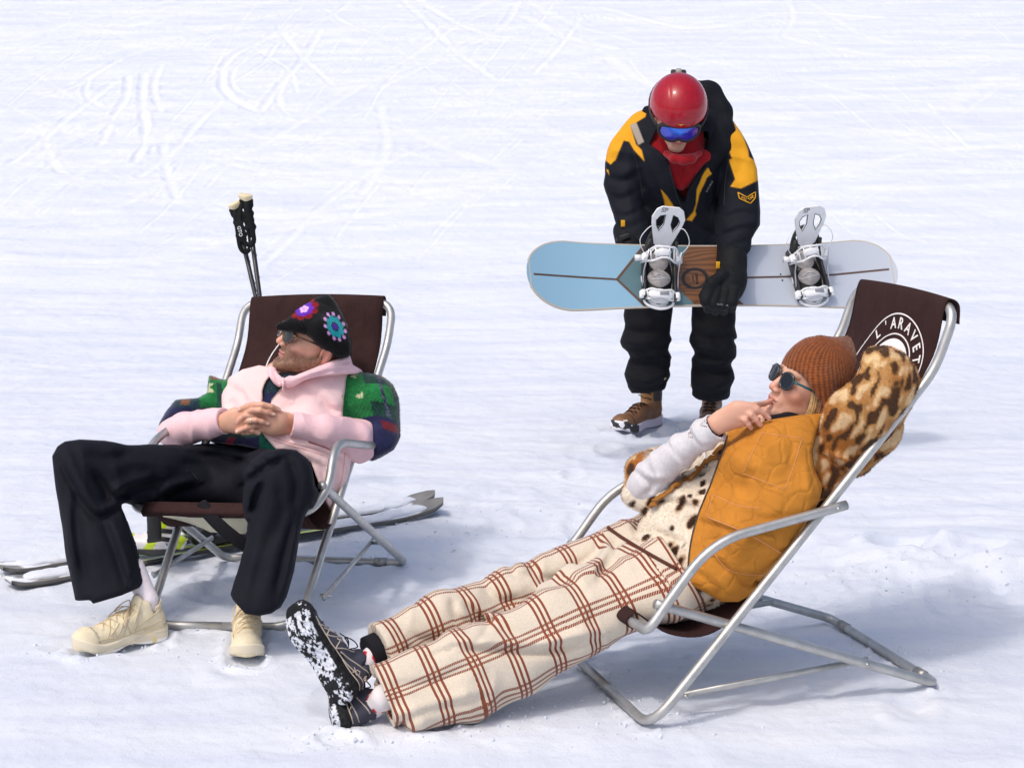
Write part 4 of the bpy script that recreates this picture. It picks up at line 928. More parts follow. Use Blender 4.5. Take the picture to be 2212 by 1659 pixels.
    vcr = creases([([(1620, 940), (1625, 1010), (1600, 1080)], .006, 12, 'g'), ([(1700, 915), (1710, 980), (1700, 1040)], .006, 14, 'g'), ([(1510, 1120), (1600, 1150), (1710, 1190)], .008, 9, 'f'), ([(1540, 1200), (1590, 1235), (1650, 1240)], .009, 9, 'f'), ([(1590, 1250), (1620, 1262), (1640, 1250)], .012, 8, 'g'), ([(1580, 1100), (1650, 1120), (1720, 1110)], .005, 10, 'g'), ([(1740, 1000), (1745, 1050), (1755, 1080)], .007, 9, 'r'), ([(1500, 1230), (1540, 1262), (1560, 1290)], .006, 9, 'g'), ([(1560, 985), (1620, 960), (1690, 940)], .005, 9, 'g')])
    def vp(p, d):
        d = d - .006 * vnoise(p, 12, 3) - folds(p, spine, side, 9, 4, .006, 8) - .004 * vnoise(p, 32, 5)
        x, y = px_of(p.astype(float)); d = d + vcr(x, y); e = psd(x, y) * mpp(ctr)
        d = smax(d, e.astype(np.float32), .012)
        d = smax(d, -inner(p), .008)
        nb = nrm(fx2 * .735 + A3(0, 0, .68)).astype(np.float32); d = smax(d, -((p - c2(-.41, .39).astype(np.float32)) @ nb), .01); return np.maximum(d, (p - ctr.astype(np.float32)) @ (-side.astype(np.float32)) - .13)
    V, Q = v.build(.0045, post=vp)
    vest = mesh('mustard_waistcoat', V, Q, mustard_m, body); Bv = bvh_of(vest)
    st = mat('pink_stitching', (.62, .29, .13), .8); pip = mat('brown_piping', (.40, .15, .04), .8)
    z = lambda x, y: (1300 + x * .3648, 582.8 + y * .3648)
    for pts in ([z(945, 965), z(1060, 985), z(1185, 998), z(1140, 1150), z(1085, 1300), z(960, 1265), z(835, 1205), z(890, 1085), z(945, 965)],):
        for a, b_ in zip(pts[:-1:2], pts[2::2]): pass
        seam('pocket_stitching', Bv, [pts[0], pts[2]], st, vest, .0010); seam('pocket_stitching', Bv, [pts[2], pts[3], pts[4]], st, vest, .0010); seam('pocket_stitching', Bv, [pts[4], pts[6]], st, vest, .0010); seam('pocket_stitching', Bv, [pts[6], pts[8]], st, vest, .0010)
    y2 = lambda x, y: (1210.4 + x * .4053, 1031.1 + y * .4053)
    seam('pocket_stitching', Bv, [y2(815, 92), y2(780, 210)], st, vest, .0010); seam('pocket_stitching', Bv, [y2(780, 210), y2(1000, 300), y2(1210, 425)], st, vest, .0015); seam('pocket_stitching', Bv, [y2(815, 92), y2(950, 150), y2(1070, 165)], st, vest, .0010)
    seam('pocket_stitching', Bv, [y2(800, 370), y2(880, 480), y2(980, 515), y2(1090, 520)], st, vest, .0012)
    seam('armhole_piping', Bv, [(1780, 895), (1763, 937), (1755, 977), (1760, 1013), (1775, 1052)], pip, vest, .0035)
    seam('zip_edge', Bv, [(1572, 942), (1558, 985), (1536, 1046), (1509, 1112), (1493, 1173), (1486, 1240)], mat('dark_zip', (.03, .02, .015), .6), vest, .003)
    # far flap of the waistcoat with its lining
    fl2 = spline([A3(*p, 0) for p in [(1562, 962), (1512, 1006), (1452, 1050), (1404, 1084)]], 6)[:, :2]
    a = onto(Bf, fl2, .012); b2_ = onto(Bf, fl2 + A3(7, 14), .012)[:len(a)]; n_ = min(len(a), len(b2_)); mesh('waistcoat_lining', *sweep((a[:n_] + b2_[:n_]) / 2, .010, 8, (front, .4)), mat('brown_lining', (.30, .13, .03), .85), vest)
    # white drawcord
    pts = [P(x, y, Y) for x, y, Y in ((1572, 938, 4.98), (1540, 952, 4.96), (1520, 985, 4.97), (1516, 1015, 5.0))]
    mesh('drawcord', *sweep(spline([hit(Bf, 1580, 930, .006)[0], hit(Bf, 1550, 945, .01)[0], hit(Bf, 1530, 965, .01)[0], hit(Bf, 1521, 1010, .006)[0]], 6), .0035, 8), mat('white_cord', (.72, .72, .76), .8), fl)
    mesh('neck_gold_hood', *sweep([hit(Bf, 1600, 925, .01)[0], hit(Bf, 1570, 945, .01)[0]], .012, 8), mustard_m, vest)
    return body
def text_mesh(s, size=None, bold=True):
    cu = bpy.data.curves.new('lettering_curve', 'FONT'); cu.body = s; cu.size = 1; cu.align_x = 'CENTER'; cu.extrude = .008; cu.offset = .018 if bold else 0; cu.resolution_u = 3
    o = bpy.data.objects.new('lettering_tmp', cu); SC.collection.objects.link(o); bpy.context.view_layer.update()
    me = bpy.data.meshes.new_from_object(o.evaluated_get(bpy.context.evaluated_depsgraph_get())); V = np.array([v.co[:] for v in me.vertices]); Fc = [tuple(p.vertices) for p in me.polygons]
    bpy.data.objects.remove(o); bpy.data.meshes.remove(me); return V, Fc
def place_text(name, tm, a, b, n, lift, parent, m, hscale=1.):
    V, Fc = tm; V = V.copy(); w0 = V[:, 0].max() - V[:, 0].min(); V[:, 0] -= (V[:, 0].max() + V[:, 0].min()) / 2; V[:, 1] -= (V[:, 1].max() + V[:, 1].min()) / 2
    ex = nrm(b - a); ez = nrm(n - ex * (n @ ex)); ey = np.cross(ez, ex); s = np.linalg.norm(b - a) / w0
    return mesh(name, (a + b) / 2 + ez * lift + s * (V[:, :1] * ex + V[:, 1:2] * ey * hscale + V[:, 2:] * ez), Fc, m, parent, smooth=False)
knit_m = mat('rust_knit', rough=.9, attr='Col', sheen=.3)
fleece_m = mat('leopard_pile', rough=.95, attr='Col', sheen=.2)
nail_m = mat('fingernail', (.74, .46, .38), .25)
def quilt_mat():
    m = mat('mustard_quilt', (.50, .20, .028), .85, var=.13, varscale=14, bump=[('noise', 420, .35, .0015, (1, 1, 3)), ('noise', 30, .5, .008, NS), ('noise', 160, .4, .002, (1, 1, 4))])
    n = m.node_tree.nodes; L = m.node_tree.links; b = n['Principled BSDF']; tc = n.new('ShaderNodeTexCoord'); v = n.new('ShaderNodeTexVoronoi'); v.feature = 'DISTANCE_TO_EDGE'; v.inputs['Scale'].default_value = 17
    nz = n.new('ShaderNodeTexNoise'); nz.inputs['Scale'].default_value = 12; ad = n.new('ShaderNodeVectorMath'); ad.operation = 'MULTIPLY_ADD'; ad.inputs[1].default_value = (.05, .05, .05)
    L.new(tc.outputs['Object'], nz.inputs['Vector']); L.new(nz.outputs[1], ad.inputs[0]); L.new(tc.outputs['Object'], ad.inputs[2]); L.new(ad.outputs[0], v.inputs['Vector'])
    mr = n.new('ShaderNodeMapRange'); mr.inputs[1].default_value = 0; mr.inputs[2].default_value = .12; L.new(v.outputs[0], mr.inputs[0])
    bp = n.new('ShaderNodeBump'); bp.inputs['Strength'].default_value = .42; bp.inputs['Distance'].default_value = .006; L.new(mr.outputs[0], bp.inputs['Height'])
    old = b.inputs['Normal'].links[0].from_socket; L.new(old, bp.inputs['Normal']); L.new(bp.outputs[0], b.inputs['Normal']); return m
mustard_m = quilt_mat()
def check_mat():
    m = bpy.data.materials.new('cream_check_wool'); m.use_nodes = True; n = m.node_tree.nodes; L = m.node_tree.links; b = n['Principled BSDF']; b.inputs['Roughness'].default_value = .9; b.inputs['Sheen Weight'].default_value = .15
    at = n.new('ShaderNodeAttribute'); at.attribute_name = 'guv'; sp = n.new('ShaderNodeSeparateXYZ'); L.new(at.outputs['Vector'], sp.inputs[0])
    def M(op, a, b_=None, c=None):
        x = n.new('ShaderNodeMath'); x.operation = op
        for i, q in enumerate((a, b_, c)):
            if q is None: continue
            if isinstance(q, (int, float)): x.inputs[i].default_value = q
            else: L.new(q, x.inputs[i])
        return x.outputs[0]
    def stripes(c, S, pitch, duty, cnt):
        f = M('MODULO', M('ADD', c, 50.), S); line = M('LESS_THAN', M('MODULO', f, pitch), pitch * duty); return M('MULTIPLY', line, M('LESS_THAN', f, pitch * cnt))
    a = stripes(sp.outputs[0], .104, .0135, .46, 3); c = stripes(sp.outputs[1], .106, .0135, .46, 3)
    tw = M('LESS_THAN', M('MODULO', M('ADD', M('ADD', sp.outputs[0], sp.outputs[1]), 50.), .0062), .0046); c = M('MULTIPLY', c, M('ADD', M('MULTIPLY', tw, .75), .25))
    mk = M('MAXIMUM', a, c)
    tc = n.new('ShaderNodeTexCoord'); nz = n.new('ShaderNodeTexNoise'); nz.inputs['Scale'].default_value = 180; L.new(tc.outputs['Object'], nz.inputs['Vector'])
    cr = n.new('ShaderNodeMix'); cr.data_type = 'RGBA'; cr.inputs[6].default_value = (.54, .465, .37, 1); cr.inputs[7].default_value = (.72, .64, .525, 1); L.new(nz.outputs[0], cr.inputs[0])
    mx = n.new('ShaderNodeMix'); mx.data_type = 'RGBA'; mx.inputs[7].default_value = (.21, .048, .018, 1); L.new(cr.outputs[2], mx.inputs[6]); L.new(mk, mx.inputs[0]); L.new(mx.outputs[2], b.inputs['Base Color'])
    bp = n.new('ShaderNodeBump'); bp.inputs['Strength'].default_value = .35; bp.inputs['Distance'].default_value = .002; L.new(nz.outputs[0], bp.inputs['Height']); L.new(bp.outputs[0], b.inputs['Normal']); return m
plaid_m = check_mat()
woman = build_woman()
# ================================================================ MAN IN THE LEFT CHAIR
wool_m = mat('brushed_plaid_wool', rough=.95, attr='Col', sheen=.3, bump=[('noise', 350, .5, .002, (1, 1, 3))])
black_cloth = mat('black_cotton', (.0058, .0063, .012), .8, spec=.2, var=.15, varscale=20, bump=[('noise', 600, .25, .0008, NS), ('noise', 22, .35, .012, (1, 1, .5))])
def granny(V, col, c, rx, ry, ang, pal):
    """crocheted flower square: rings of petals"""
    x, y = px_of(V); dx, dy = (x - c[0]), (y - c[1]); ca, sa = math.cos(ang), math.sin(ang); u = (dx * ca + dy * sa) / rx; v = (-dx * sa + dy * ca) / ry
    r = np.hypot(u, v); a = np.arctan2(v, u)
    for r0, n, pr, cc, ph in pal[::-1]:
        if n == 0: m = r < r0
        else:
            m = np.zeros(len(V), bool)
            for k in range(n):
                b = ph + 2 * math.pi * k / n; m |= np.hypot(u - r0 * math.cos(b), v - r0 * math.sin(b)) < pr
        col[m] = A3(*cc)
    return col
def build_man():
    c1 = lambda u, z, l=0.: A3(POSE1[0], POSE1[1], 0) + fx1 * u + A3(0, 0, z) + lx1 * l
    front = nrm(fx1 * .85 + A3(0, 0, .53)); spine = nrm(-fx1 * .53 + A3(0, 0, .85)); side = lx1
    rs = np.random.RandomState(8); f3 = lambda *a: np.array(a, np.float32)
    hc = P(682, 740, 6.10); fwd = nrm([-.82, -.40, .36]); upv = A3(.30, -.0, .95); sd = nrm(np.cross(fwd, upv)); upv = np.cross(sd, fwd); HR = [sd, fwd, upv]; hs = 1.0
    H = lambda *a: hc + (A3(*a) * hs) @ np.array(HR)
    V1, Q1 = nets(head_sdf(hc, HR, hs, beard=True), hc - .2, hc + .16, .0024); C1 = head_col(V1, hc, HR, hs, beard=True)
    # ---- folded hands
    Yh = 5.86; h = lambda x, y, dY=0.: P(448.3 + x * .10133, 833.8 + y * .10133, Yh + dY)
    k = SK(); k.k = .006
    k.add(chain([h(100, 800, .10), h(420, 790, .03)], [.024, .026], .01, (A3(0, 1, 0), .75)), [h(100, 800), h(420, 790)], .04)
    k.add(chain([h(430, 760, .01), h(620, 740), h(780, 720, .005)], [.029, .036, .028], .01, (A3(0, 1, 0), .5)), [h(430, 760), h(780, 720)], .05, .02)
    k.add(chain([h(1980, 830, .08), h(1700, 800, .035)], [.024, .027], .01, (A3(0, 1, 0), .75)), [h(1900, 800), h(1700, 800)], .04)
    k.add(chain([h(1650, 790, .02), h(1400, 770, .0), h(1180, 760, .01)], [.031, .038, .033], .01, (A3(0, 1, 0), .5)), [h(1650, 790), h(1180, 760)], .05, .02)
    FR = [[(760, 520, .0), (960, 410, -.028), (1180, 400, -.03), (1360, 440, -.024), (1500, 500, -.01)],
          [(760, 620, -.005), (960, 520, -.034), (1120, 520, -.036), (1260, 560, -.03), (1390, 605, -.022)],
          [(740, 760, -.005), (880, 745, -.030), (1030, 725, -.034), (1160, 755, -.03), (1265, 805, -.022)],
          [(700, 880, .0), (830, 900, -.022), (950, 945, -.02), (1070, 1000, -.012)]]
    FL = [[(1150, 560, .0), (1010, 420, -.012), (850, 430, -.016), (690, 500, -.008)],
          [(1150, 650, -.005), (960, 620, -.026), (800, 640, -.028), (640, 770, -.014)],
          [(1150, 820, -.002), (1000, 840, -.020), (820, 890, -.028), (650, 970, -.018)],
          [(1150, 930, .0), (1000, 960, -.008), (860, 985, -.010), (760, 1000, -.0)]]
    tips = []
    for F_, r0, r1 in ((FR, .0096, .0078), (FL, .0094, .0076)):
        for pts in F_: q = [h(*p) for p in pts]; k.add(finger(q, r0, r1), q, .012, .0035); tips.append(q)
    V2, Q2 = k.build(.0021); C2 = np.tile(SKIN * A3(1.04, 1.0, .98), (len(V2), 1)) * (1 + .08 * vnoise(V2, 70, 2)[:, None])
    for q in tips:
        for t in q[1:]:
            m = np.exp(-np.sum((V2 - t) ** 2, 1) / .009 ** 2)[:, None] * .35; C2 = C2 * (1 - m) + A3(.60, .25, .18) * m
    b = SK(); b.k = .05
    b.add(chain([c1(-.36, .33), c1(-.45, .44), c1(-.55, .57)], [.12, .11, .12], .03, (front, .7)), [c1(-.36, .33), c1(-.55, .57)], .15)
    b.ch([(470, 1035, 5.95), (190, 1025, 5.65), (270, 1250, 5.54)], [44, 28, 16]); b.ch([(570, 1045, 5.93), (612, 1040, 5.52), (553, 1260, 5.42)], [44, 28, 16])
    b.add(chain([c1(-.57, .60), hc + upv * -.13 - fwd * .02], [.08, .06], .02), [c1(-.57, .6)], .1)
    b.ch([(505, 850, 6.16), (385, 925, 6.12), (440, 918, 6.0)], [30, 24, 15]); b.ch([(760, 850, 6.14), (810, 950, 6.08), (690, 925, 5.98)], [30, 24, 15])
    V3, Q3 = b.build(.012, newton=1); C3 = np.tile(SKIN, (len(V3), 1))
    V = np.concatenate([V1, V2, V3]); Q = np.concatenate([Q1, Q2 + len(V1), Q3 + len(V1) + len(V2)])
    body = mesh('person', V, Q, skin_m, None, col=np.concatenate([C1, C2, C3]), origin=c1(-.35, 0)); tag(body, 'bearded man in a black crochet hat and pink waistcoat, hands folded, in the left chair', 'person')
    for q in tips:
        d = nrm(q[-1] - q[-2]); vv = nrm(_C - q[-1]); vv = nrm(vv - d * (vv @ d) + A3(0, 0, .3)); mesh('fingernail', *box(q[-1] + vv * .0068 + d * .001, (d, np.cross(vv, d), vv), (.0058, .0046, .0011), .45), nail_m, body)
    rg = tips[2]; d = nrm(rg[2] - rg[1]); c = rg[1] + d * .010; e1 = nrm(np.cross(d, A3(0, 0, 1))); e2 = np.cross(d, e1)
    mesh('ring', *sweep([c + (e1 * math.cos(a) + e2 * math.sin(a)) * .0098 for a in np.linspace(0, 2 * math.pi, 25)], .0016, 8, cap=False), mat('silver_ring', (.75, .74, .72), .15, 1.), body)
    # ---- plaid fleece pullover
    s = SK(); s.k = .05
    s.add(chain([c1(-.335, .335), c1(-.43, .43), c1(-.53, .55), c1(-.585, .63)], [.19, .20, .20, .15], .03, (front, .66)), [c1(-.33, .33), c1(-.58, .65)], .22)
    s.ch([(520, 850, 6.14), (462, 850, 6.15)], [44, 40], k=.04); s.ch([(462, 850, 6.15), (400, 905, 6.14), (372, 922, 6.10)], [42, 48, 34], k=.03)
    s.ch([(745, 845, 6.14), (800, 868, 6.12), (824, 940, 6.10), (822, 955, 6.08)], [50, 60, 46, 44], k=.04); s.ch([(828, 920, 6.06), (826, 955, 6.02), (812, 978, 6.02)], [34, 36, 22], k=.03)
    o1 = polysd([(452, 810), (482, 822), (560, 806), (640, 806), (700, 812), (757, 803), (793, 800), (826, 811), (850, 830), (863, 858), (866, 890), (864, 945), (850, 970), (803, 998), (760, 975), (700, 1000), (583, 975), (520, 962), (455, 956), (388, 968), (345, 955), (341, 936), (344, 915), (356, 893), (379, 864), (427, 861), (448, 850)])
    cm = mpp(c1(-.5, .5))
    def sp(p, d):
        d = d - .010 * vnoise(p, 8, 3) - folds(p, A3(.5, 0, .8), A3(.8, 0, -.4), 14, 5, .005, 4) - .002 * vnoise(p, 60, 6)
        x, y = px_of(p.astype(float)); return smax(d, (o1(x, y) * cm).astype(np.float32), .02)
    V, Q = s.build(.0045, post=sp); x, y = px_of(V)
    # big plaid: coordinates run down the sleeve and round it
    L_ = x > 690; R_ = x < 480
    t = np.where(L_, (y - 800) / 190 + .10 * np.sin((x - 740) / 40), np.where(R_, (430 - x) / 110 + (y - 850) / 160 + .35, (y - 780) / 190)); r = np.where(L_, (x - 742) / 120 - (y - 800) / 500, np.where(R_, (y - 815) / 100 + (x - 450) / 200, (x - 470) / 190))
    t = t + .05 * vnoise(V, 14, 2); r = r + .05 * vnoise(V, 12, 7)
    navy, green, teal, wht, brn, redc = A3(.013, .016, .065), A3(.012, .17, .045), A3(.010, .060, .045), A3(.55, .60, .36), A3(.26, .10, .05), A3(.20, .01, .025)
    hatch = (np.sin((x * .9 + y * 1.6) * .9) > 0)[:, None]
    col = np.tile(navy, (len(V), 1))
    up = (t < .62)
    col[up] = np.where(hatch, teal * 1.0, teal * .55)[up]
    m = up & (r < .34) ; col[m] = green
    m = up & (np.abs(t - .34) < .10) & (r < .80); col[m] = (green * 1.15)
    m = (np.abs(t - .08 - .2 * (r - .5)) < .035) & (r > .3) & L_; col[m] = brn
    m = up & (np.abs(r - .62) < .03); col[m] = np.where(hatch, A3(.10, .10, .16), navy)[m]
    m = up & ((np.abs(t - .34) < .05) | (np.abs(t - .10) < .03)) & (np.abs(r - .18) < .07) & (vnoise(V, 90, 4) > .02); col[m] = wht
    m = R_ & (x > 432) & (y < 880); col[m] = green; m2 = m & (np.abs(y - 838) < 10) & (vnoise(V, 50, 4) > -.05); col[m2] = wht; col[R_ & (x > 468) & (y > 828)] = teal; col[R_ & (y < 820) & (x > 455)] = brn
    m = R_ & (x < 430) & (y < 880); col[m] = np.where(hatch, teal, navy)[m]; col[R_ & (x < 375) | R_ & (y > 895)] = navy; col[R_ & (np.abs(x - 400) < 10) & (y < 874)] = brn * .8
    lap = (y > 920) & (x > 385) & (x < 600); col[lap] = navy; m = lap & (np.abs(x - 498 + (y - 950) * .5) < 9); col[m] = redc * 1.1; m = lap & (x > 560) ; col[m] = A3(.01, .14, .09); m = lap & (y < 944) & (x > 480); col[m] = teal
    m = L_ & (t > .62) & (r > .45) & (r < .75) & (t < .74) & (t > .66); col[m] = redc * .6
    m = (x > 555) & (x < 650) & (y < 900) & (y > 800); col[m] = np.where(hatch, teal, navy)[m]; m = m & (y > 848); col[m] = navy
    tw = (np.sin((x * .7 - y * 1.5) * 1.1) > .35) & (vnoise(V, 26, 9) > -.08); col[tw] *= .55
    col *= (1 + .35 * vnoise(V, 90, 4))[:, None]
    V, Q, col = fuzz(V, Q, col, 50000, .003, .0006, rs, .7, vary=.12)
    sw = mesh('plaid_pullover', V, Q, wool_m, body, col=np.clip(col, 0, 1))
    # ---- pink hooded sweatshirt: hood collar and forearms
    pink = mat('pink_sweatshirt', (.82, .55, .59), .9, var=.04, varscale=30, bump=[('noise', 500, .25, .001, NS), ('noise', 24, .35, .01, NS)])
    hd = SK(); hd.k = .025
    hd.ch([(590, 800, 6.03), (590, 819, 5.98), (618, 826, 5.965), (660, 816, 5.98), (705, 800, 6.03), (742, 788, 6.10), (757, 782, 6.16)], [14, 18, 14, 19, 24, 24, 18]); hd.ch([(625, 808, 6.05), (680, 800, 6.06)], [14, 18]); hd.ch([(660, 824, 5.98), (710, 812, 6.03), (765, 806, 6.10)], [7, 11, 12])
    hd.ch([(590, 800, 6.04), (596, 784, 6.12), (620, 780, 6.2)], [10, 10, 10]); hd.ch([(700, 818, 6.03), (750, 806, 6.10), (775, 802, 6.15)], [12, 14, 10])
    hpoly = polysd([(584, 787), (577, 800), (582, 815), (591, 828), (603, 837), (614, 831), (622, 839), (636, 835), (652, 824), (682, 815), (712, 811), (750, 809), (788, 806), (778, 797), (762, 788), (756, 767), (740, 771), (716, 780), (690, 790), (668, 799), (650, 806), (636, 812), (625, 811), (612, 818), (602, 808), (595, 795)])
    hcr = creases([([(640, 822), (690, 806), (740, 792)], .006, 5, 'f'), ([(700, 800), (740, 786), (756, 780)], .005, 4, 'g'), ([(590, 800), (598, 818), (606, 830)], .004, 4, 'g'), ([(720, 804), (750, 798), (770, 800)], .004, 4, 'g')])
    def hdp(p, d): x, y = px_of(p.astype(float)); return smax(d - .003 * vnoise(p, 30, 3) + hcr(x, y), (hpoly(x, y) * .0014).astype(np.float32), .008)
    V, Q = hd.build(.003, post=hdp); hood = mesh('sweatshirt_hood', V, Q, pink, body)
    mesh('drawcord', *sweep(spline([P(612, 816, 5.94), P(612, 830, 5.93), P(611, 845, 5.94)], 5), .0032, 8), pink, hood)
    fa = SK(); fa.k = .03
    fa.ch([(774, 948, 6.02), (760, 948, 5.98), (700, 928, 5.90), (652, 920, 5.875)], [42, 40, 34, 25]); fa.ch([(776, 960, 6.02), (786, 976, 6.0), (760, 960, 5.98)], [26, 20, 20])
    fa.ch([(664, 922, 5.885), (630, 917, 5.875)], [26, 25], k=.006)
    fl_ = P(630, 917, 5.875); dl = nrm(P(628, 917, 5.875) - P(662, 922, 5.885)).astype(np.float32)
    def fp(p, d):
        d = d - folds(p, A3(1, 0, .3), A3(0, 0, 1), 20, 7, .0055, 3) - .004 * vnoise(p, 16, 3); d = np.maximum(d, (p - fl_.astype(np.float32)) @ dl); return np.maximum(d, -cone(p, fl_ - dl * .012, fl_ + dl * .05, .026, .029))
    V, Q = fa.build(.0038, post=fp); mesh('sweatshirt_sleeve', V, Q, pink, body)
    fb = SK(); fb.k = .03
    fb.ch([(366, 934, 6.06), (400, 925, 6.0), (460, 914, 5.91)], [26, 34, 31]); fb.ch([(450, 914, 5.92), (486, 910, 5.885)], [28, 27], k=.006)
    fr_ = P(486, 911, 5.885); dr = nrm(P(486, 911, 5.885) - P(450, 915, 5.92)).astype(np.float32)
    def fp2(p, d):
        d = d - folds(p, A3(1, 0, -.2), A3(0, 0, 1), 20, 7, .005, 5) - .004 * vnoise(p, 16, 9); d = np.maximum(d, (p - fr_.astype(np.float32)) @ dr); return np.maximum(d, -cone(p, fr_ - dr * .012, fr_ + dr * .05, .028, .031))
    V, Q = fb.build(.0038, post=fp2); mesh('sweatshirt_sleeve', V, Q, pink, body)
    # ---- pale pink waistcoat
    v = SK(); v.k = .05
    v.add(chain([c1(-.335, .33), c1(-.43, .43), c1(-.53, .55), c1(-.585, .64)], [.215, .22, .22, .17], .03, (front, .69)), [c1(-.33, .33), c1(-.58, .66)], .24)
    v.ch([(720, 950, 6.0), (712, 1020, 5.98), (710, 1090, 5.98)], [44, 46, 30], k=.03); v.ch([(655, 940, 5.95), (700, 1000, 5.95)], [50, 44], k=.04)
    outer = polysd([(478, 852), (484, 832), (496, 814), (524, 798), (560, 789), (588, 794), (596, 800), (640, 830), (700, 800), (752, 786), (787, 801), (762, 810), (750, 822), (743, 858), (740, 895), (752, 940), (762, 975), (756, 1012), (748, 1050), (728, 1104), (714, 1110), (694, 1060), (672, 1000), (640, 975), (596, 971), (573, 945), (560, 925), (520, 908), (482, 902), (479, 878)])
    gap = polysd([(598, 806), (640, 800), (645, 790), (655, 800), (634, 812), (619, 826), (604, 842), (588, 862), (574, 905), (564, 905), (566, 868), (567, 845), (573, 825), (582, 815)])
    inner = chain([c1(-.30, .30), c1(-.43, .43), c1(-.53, .55), c1(-.60, .66)], [.19, .195, .195, .15], .03, (front, .64))
    vcr = creases([([(500, 830), (530, 850), (560, 900)], .006, 12, 'f'), ([(660, 830), (700, 860), (730, 890)], .007, 12, 'f'), ([(690, 870), (715, 885), (745, 885)], .006, 8, 'g'), ([(600, 960), (650, 975), (700, 1010)], .006, 9, 'f'), ([(640, 960), (700, 975), (750, 1000)], .006, 9, 'f'), ([(735, 980), (730, 1030), (715, 1080)], .007, 10, 'g'), ([(700, 1010), (705, 1050), (700, 1080)], .006, 9, 'f'), ([(640, 830), (625, 870), (610, 890)], .005, 10, 'g'), ([(500, 860), (505, 890), (530, 900)], .006, 10, 'g')])
    def vp(p, d):
        d = d - .007 * vnoise(p, 11, 3) - folds(p, A3(.8, 0, .5), A3(-.5, 0, .8), 9, 4, .005, 8) - .003 * vnoise(p, 30, 5)
        x, y = px_of(p.astype(float)); d = d + vcr(x, y); d = smax(d, (outer(x, y) * cm).astype(np.float32), .012); d = smax(d, -(gap(x, y) * cm).astype(np.float32), .006)
        d = smax(d, -inner(p), .006); return np.maximum(d, (p - c1(-.5, .5).astype(np.float32)) @ (-front.astype(np.float32)) - .02)
    V, Q = v.build(.0042, post=vp)
    vm = mat('pale_pink_quilt', (.83, .60, .60), .85, var=.05, varscale=9, bump=[('noise', 400, .3, .0012, NS), ('noise', 18, .5, .012, NS)])
    ve = mesh('pink_waistcoat', V, Q, vm, body); Bv = bvh_of(ve)
    st = mat('pink_seam', (.70, .38, .38), .8); dk = mat('cream_edging', (.45, .36, .27), .8)
    seam('seam', Bv, [(784, 803), (756, 818), (748, 858), (744, 893)], dk, ve, .0022); seam('seam', Bv, [(628, 815), (606, 843), (590, 862), (578, 880)], dk, ve, .0022); seam('seam', Bv, [(574, 822), (568, 845), (567, 868)], dk, ve, .002)
    seam('seam', Bv, [(583, 940), (620, 955), (680, 968), (730, 990)], st, ve, .0012); seam('seam', Bv, [(745, 975), (742, 1010), (735, 1045), (722, 1080)], st, ve, .0014); seam('seam', Bv, [(590, 952), (640, 965), (700, 985)], st, ve, .0012)
    seam('pocket_piping', Bv, [(666, 955), (690, 962), (715, 972)], mat('dark_red_piping', (.35, .09, .08), .8), ve, .002)  # thin dark red line laid along the waistcoat pocket
    # ---- black wide trousers
    t = SK(); t.k = .04
    R1_ = [(460, 1030, 5.97), (320, 1024, 5.80), (182, 1022, 5.66)]; t.ch(R1_, [68, 66, 66])
    t.ch([(182, 1022, 5.66), (196, 1100, 5.62), (218, 1190, 5.56), (240, 1300, 5.51), (246, 1330, 5.50)], [66, 68, 78, 78, 78], k=.05)
    t.ch([(570, 1040, 5.95), (606, 1036, 5.70), (614, 1042, 5.53)], [70, 68, 68]); t.ch([(614, 1042, 5.53), (592, 1130, 5.48), (574, 1220, 5.43), (556, 1310, 5.38), (550, 1345, 5.36)], [68, 60, 62, 60, 60], k=.05)
    t.ch([(450, 1020, 5.98), (590, 1035, 5.98)], [58, 62]); t.ch([(440, 1052, 5.86), (520, 1062, 5.86), (590, 1070, 5.80)], [38, 40, 40]); t.ch([(640, 1060, 5.96), (690, 1090, 6.0)], [50, 24]); t.ch([(150, 985, 5.66), (240, 985, 5.72)], [32, 30], k=.03)
    hr = P(245, 1296, 5.51); hl = P(555, 1318, 5.38); nr_ = nrm(P(245, 1300, 5.51) - P(210, 1160, 5.57)).astype(np.float32); nr2 = nrm(nr_ + A3(.0, 0, .0) + A3(-.22, -.1, 0) * -0).astype(np.float32); nl_ = nrm(P(552, 1330, 5.37) - P(585, 1180, 5.45)).astype(np.float32)
    tr_ = (nr_ + .16 * f3(1, 0, 0)).astype(np.float32) * -0
    outt = polysd([(112, 985), (122, 965), (140, 953), (172, 948), (225, 951), (281, 957), (404, 958), (470, 950), (560, 960), (590, 972), (610, 968), (640, 972), (664, 990), (674, 1010), (681, 1050), (700, 1070), (713, 1105), (700, 1122), (668, 1103), (662, 1112), (650, 1146), (645, 1190), (637, 1233), (620, 1290), (606, 1312), (585, 1325), (560, 1330), (530, 1326), (512, 1306), (492, 1284), (500, 1245), (514, 1215), (526, 1160), (533, 1128), (500, 1106), (450, 1096), (414, 1092), (360, 1102), (318, 1105), (290, 1098), (263, 1089), (272, 1112), (290, 1160), (306, 1203), (322, 1258), (300, 1270), (262, 1286), (232, 1295), (201, 1304), (195, 1296), (160, 1298), (152, 1265), (134, 1178), (124, 1090), (117, 1030)])
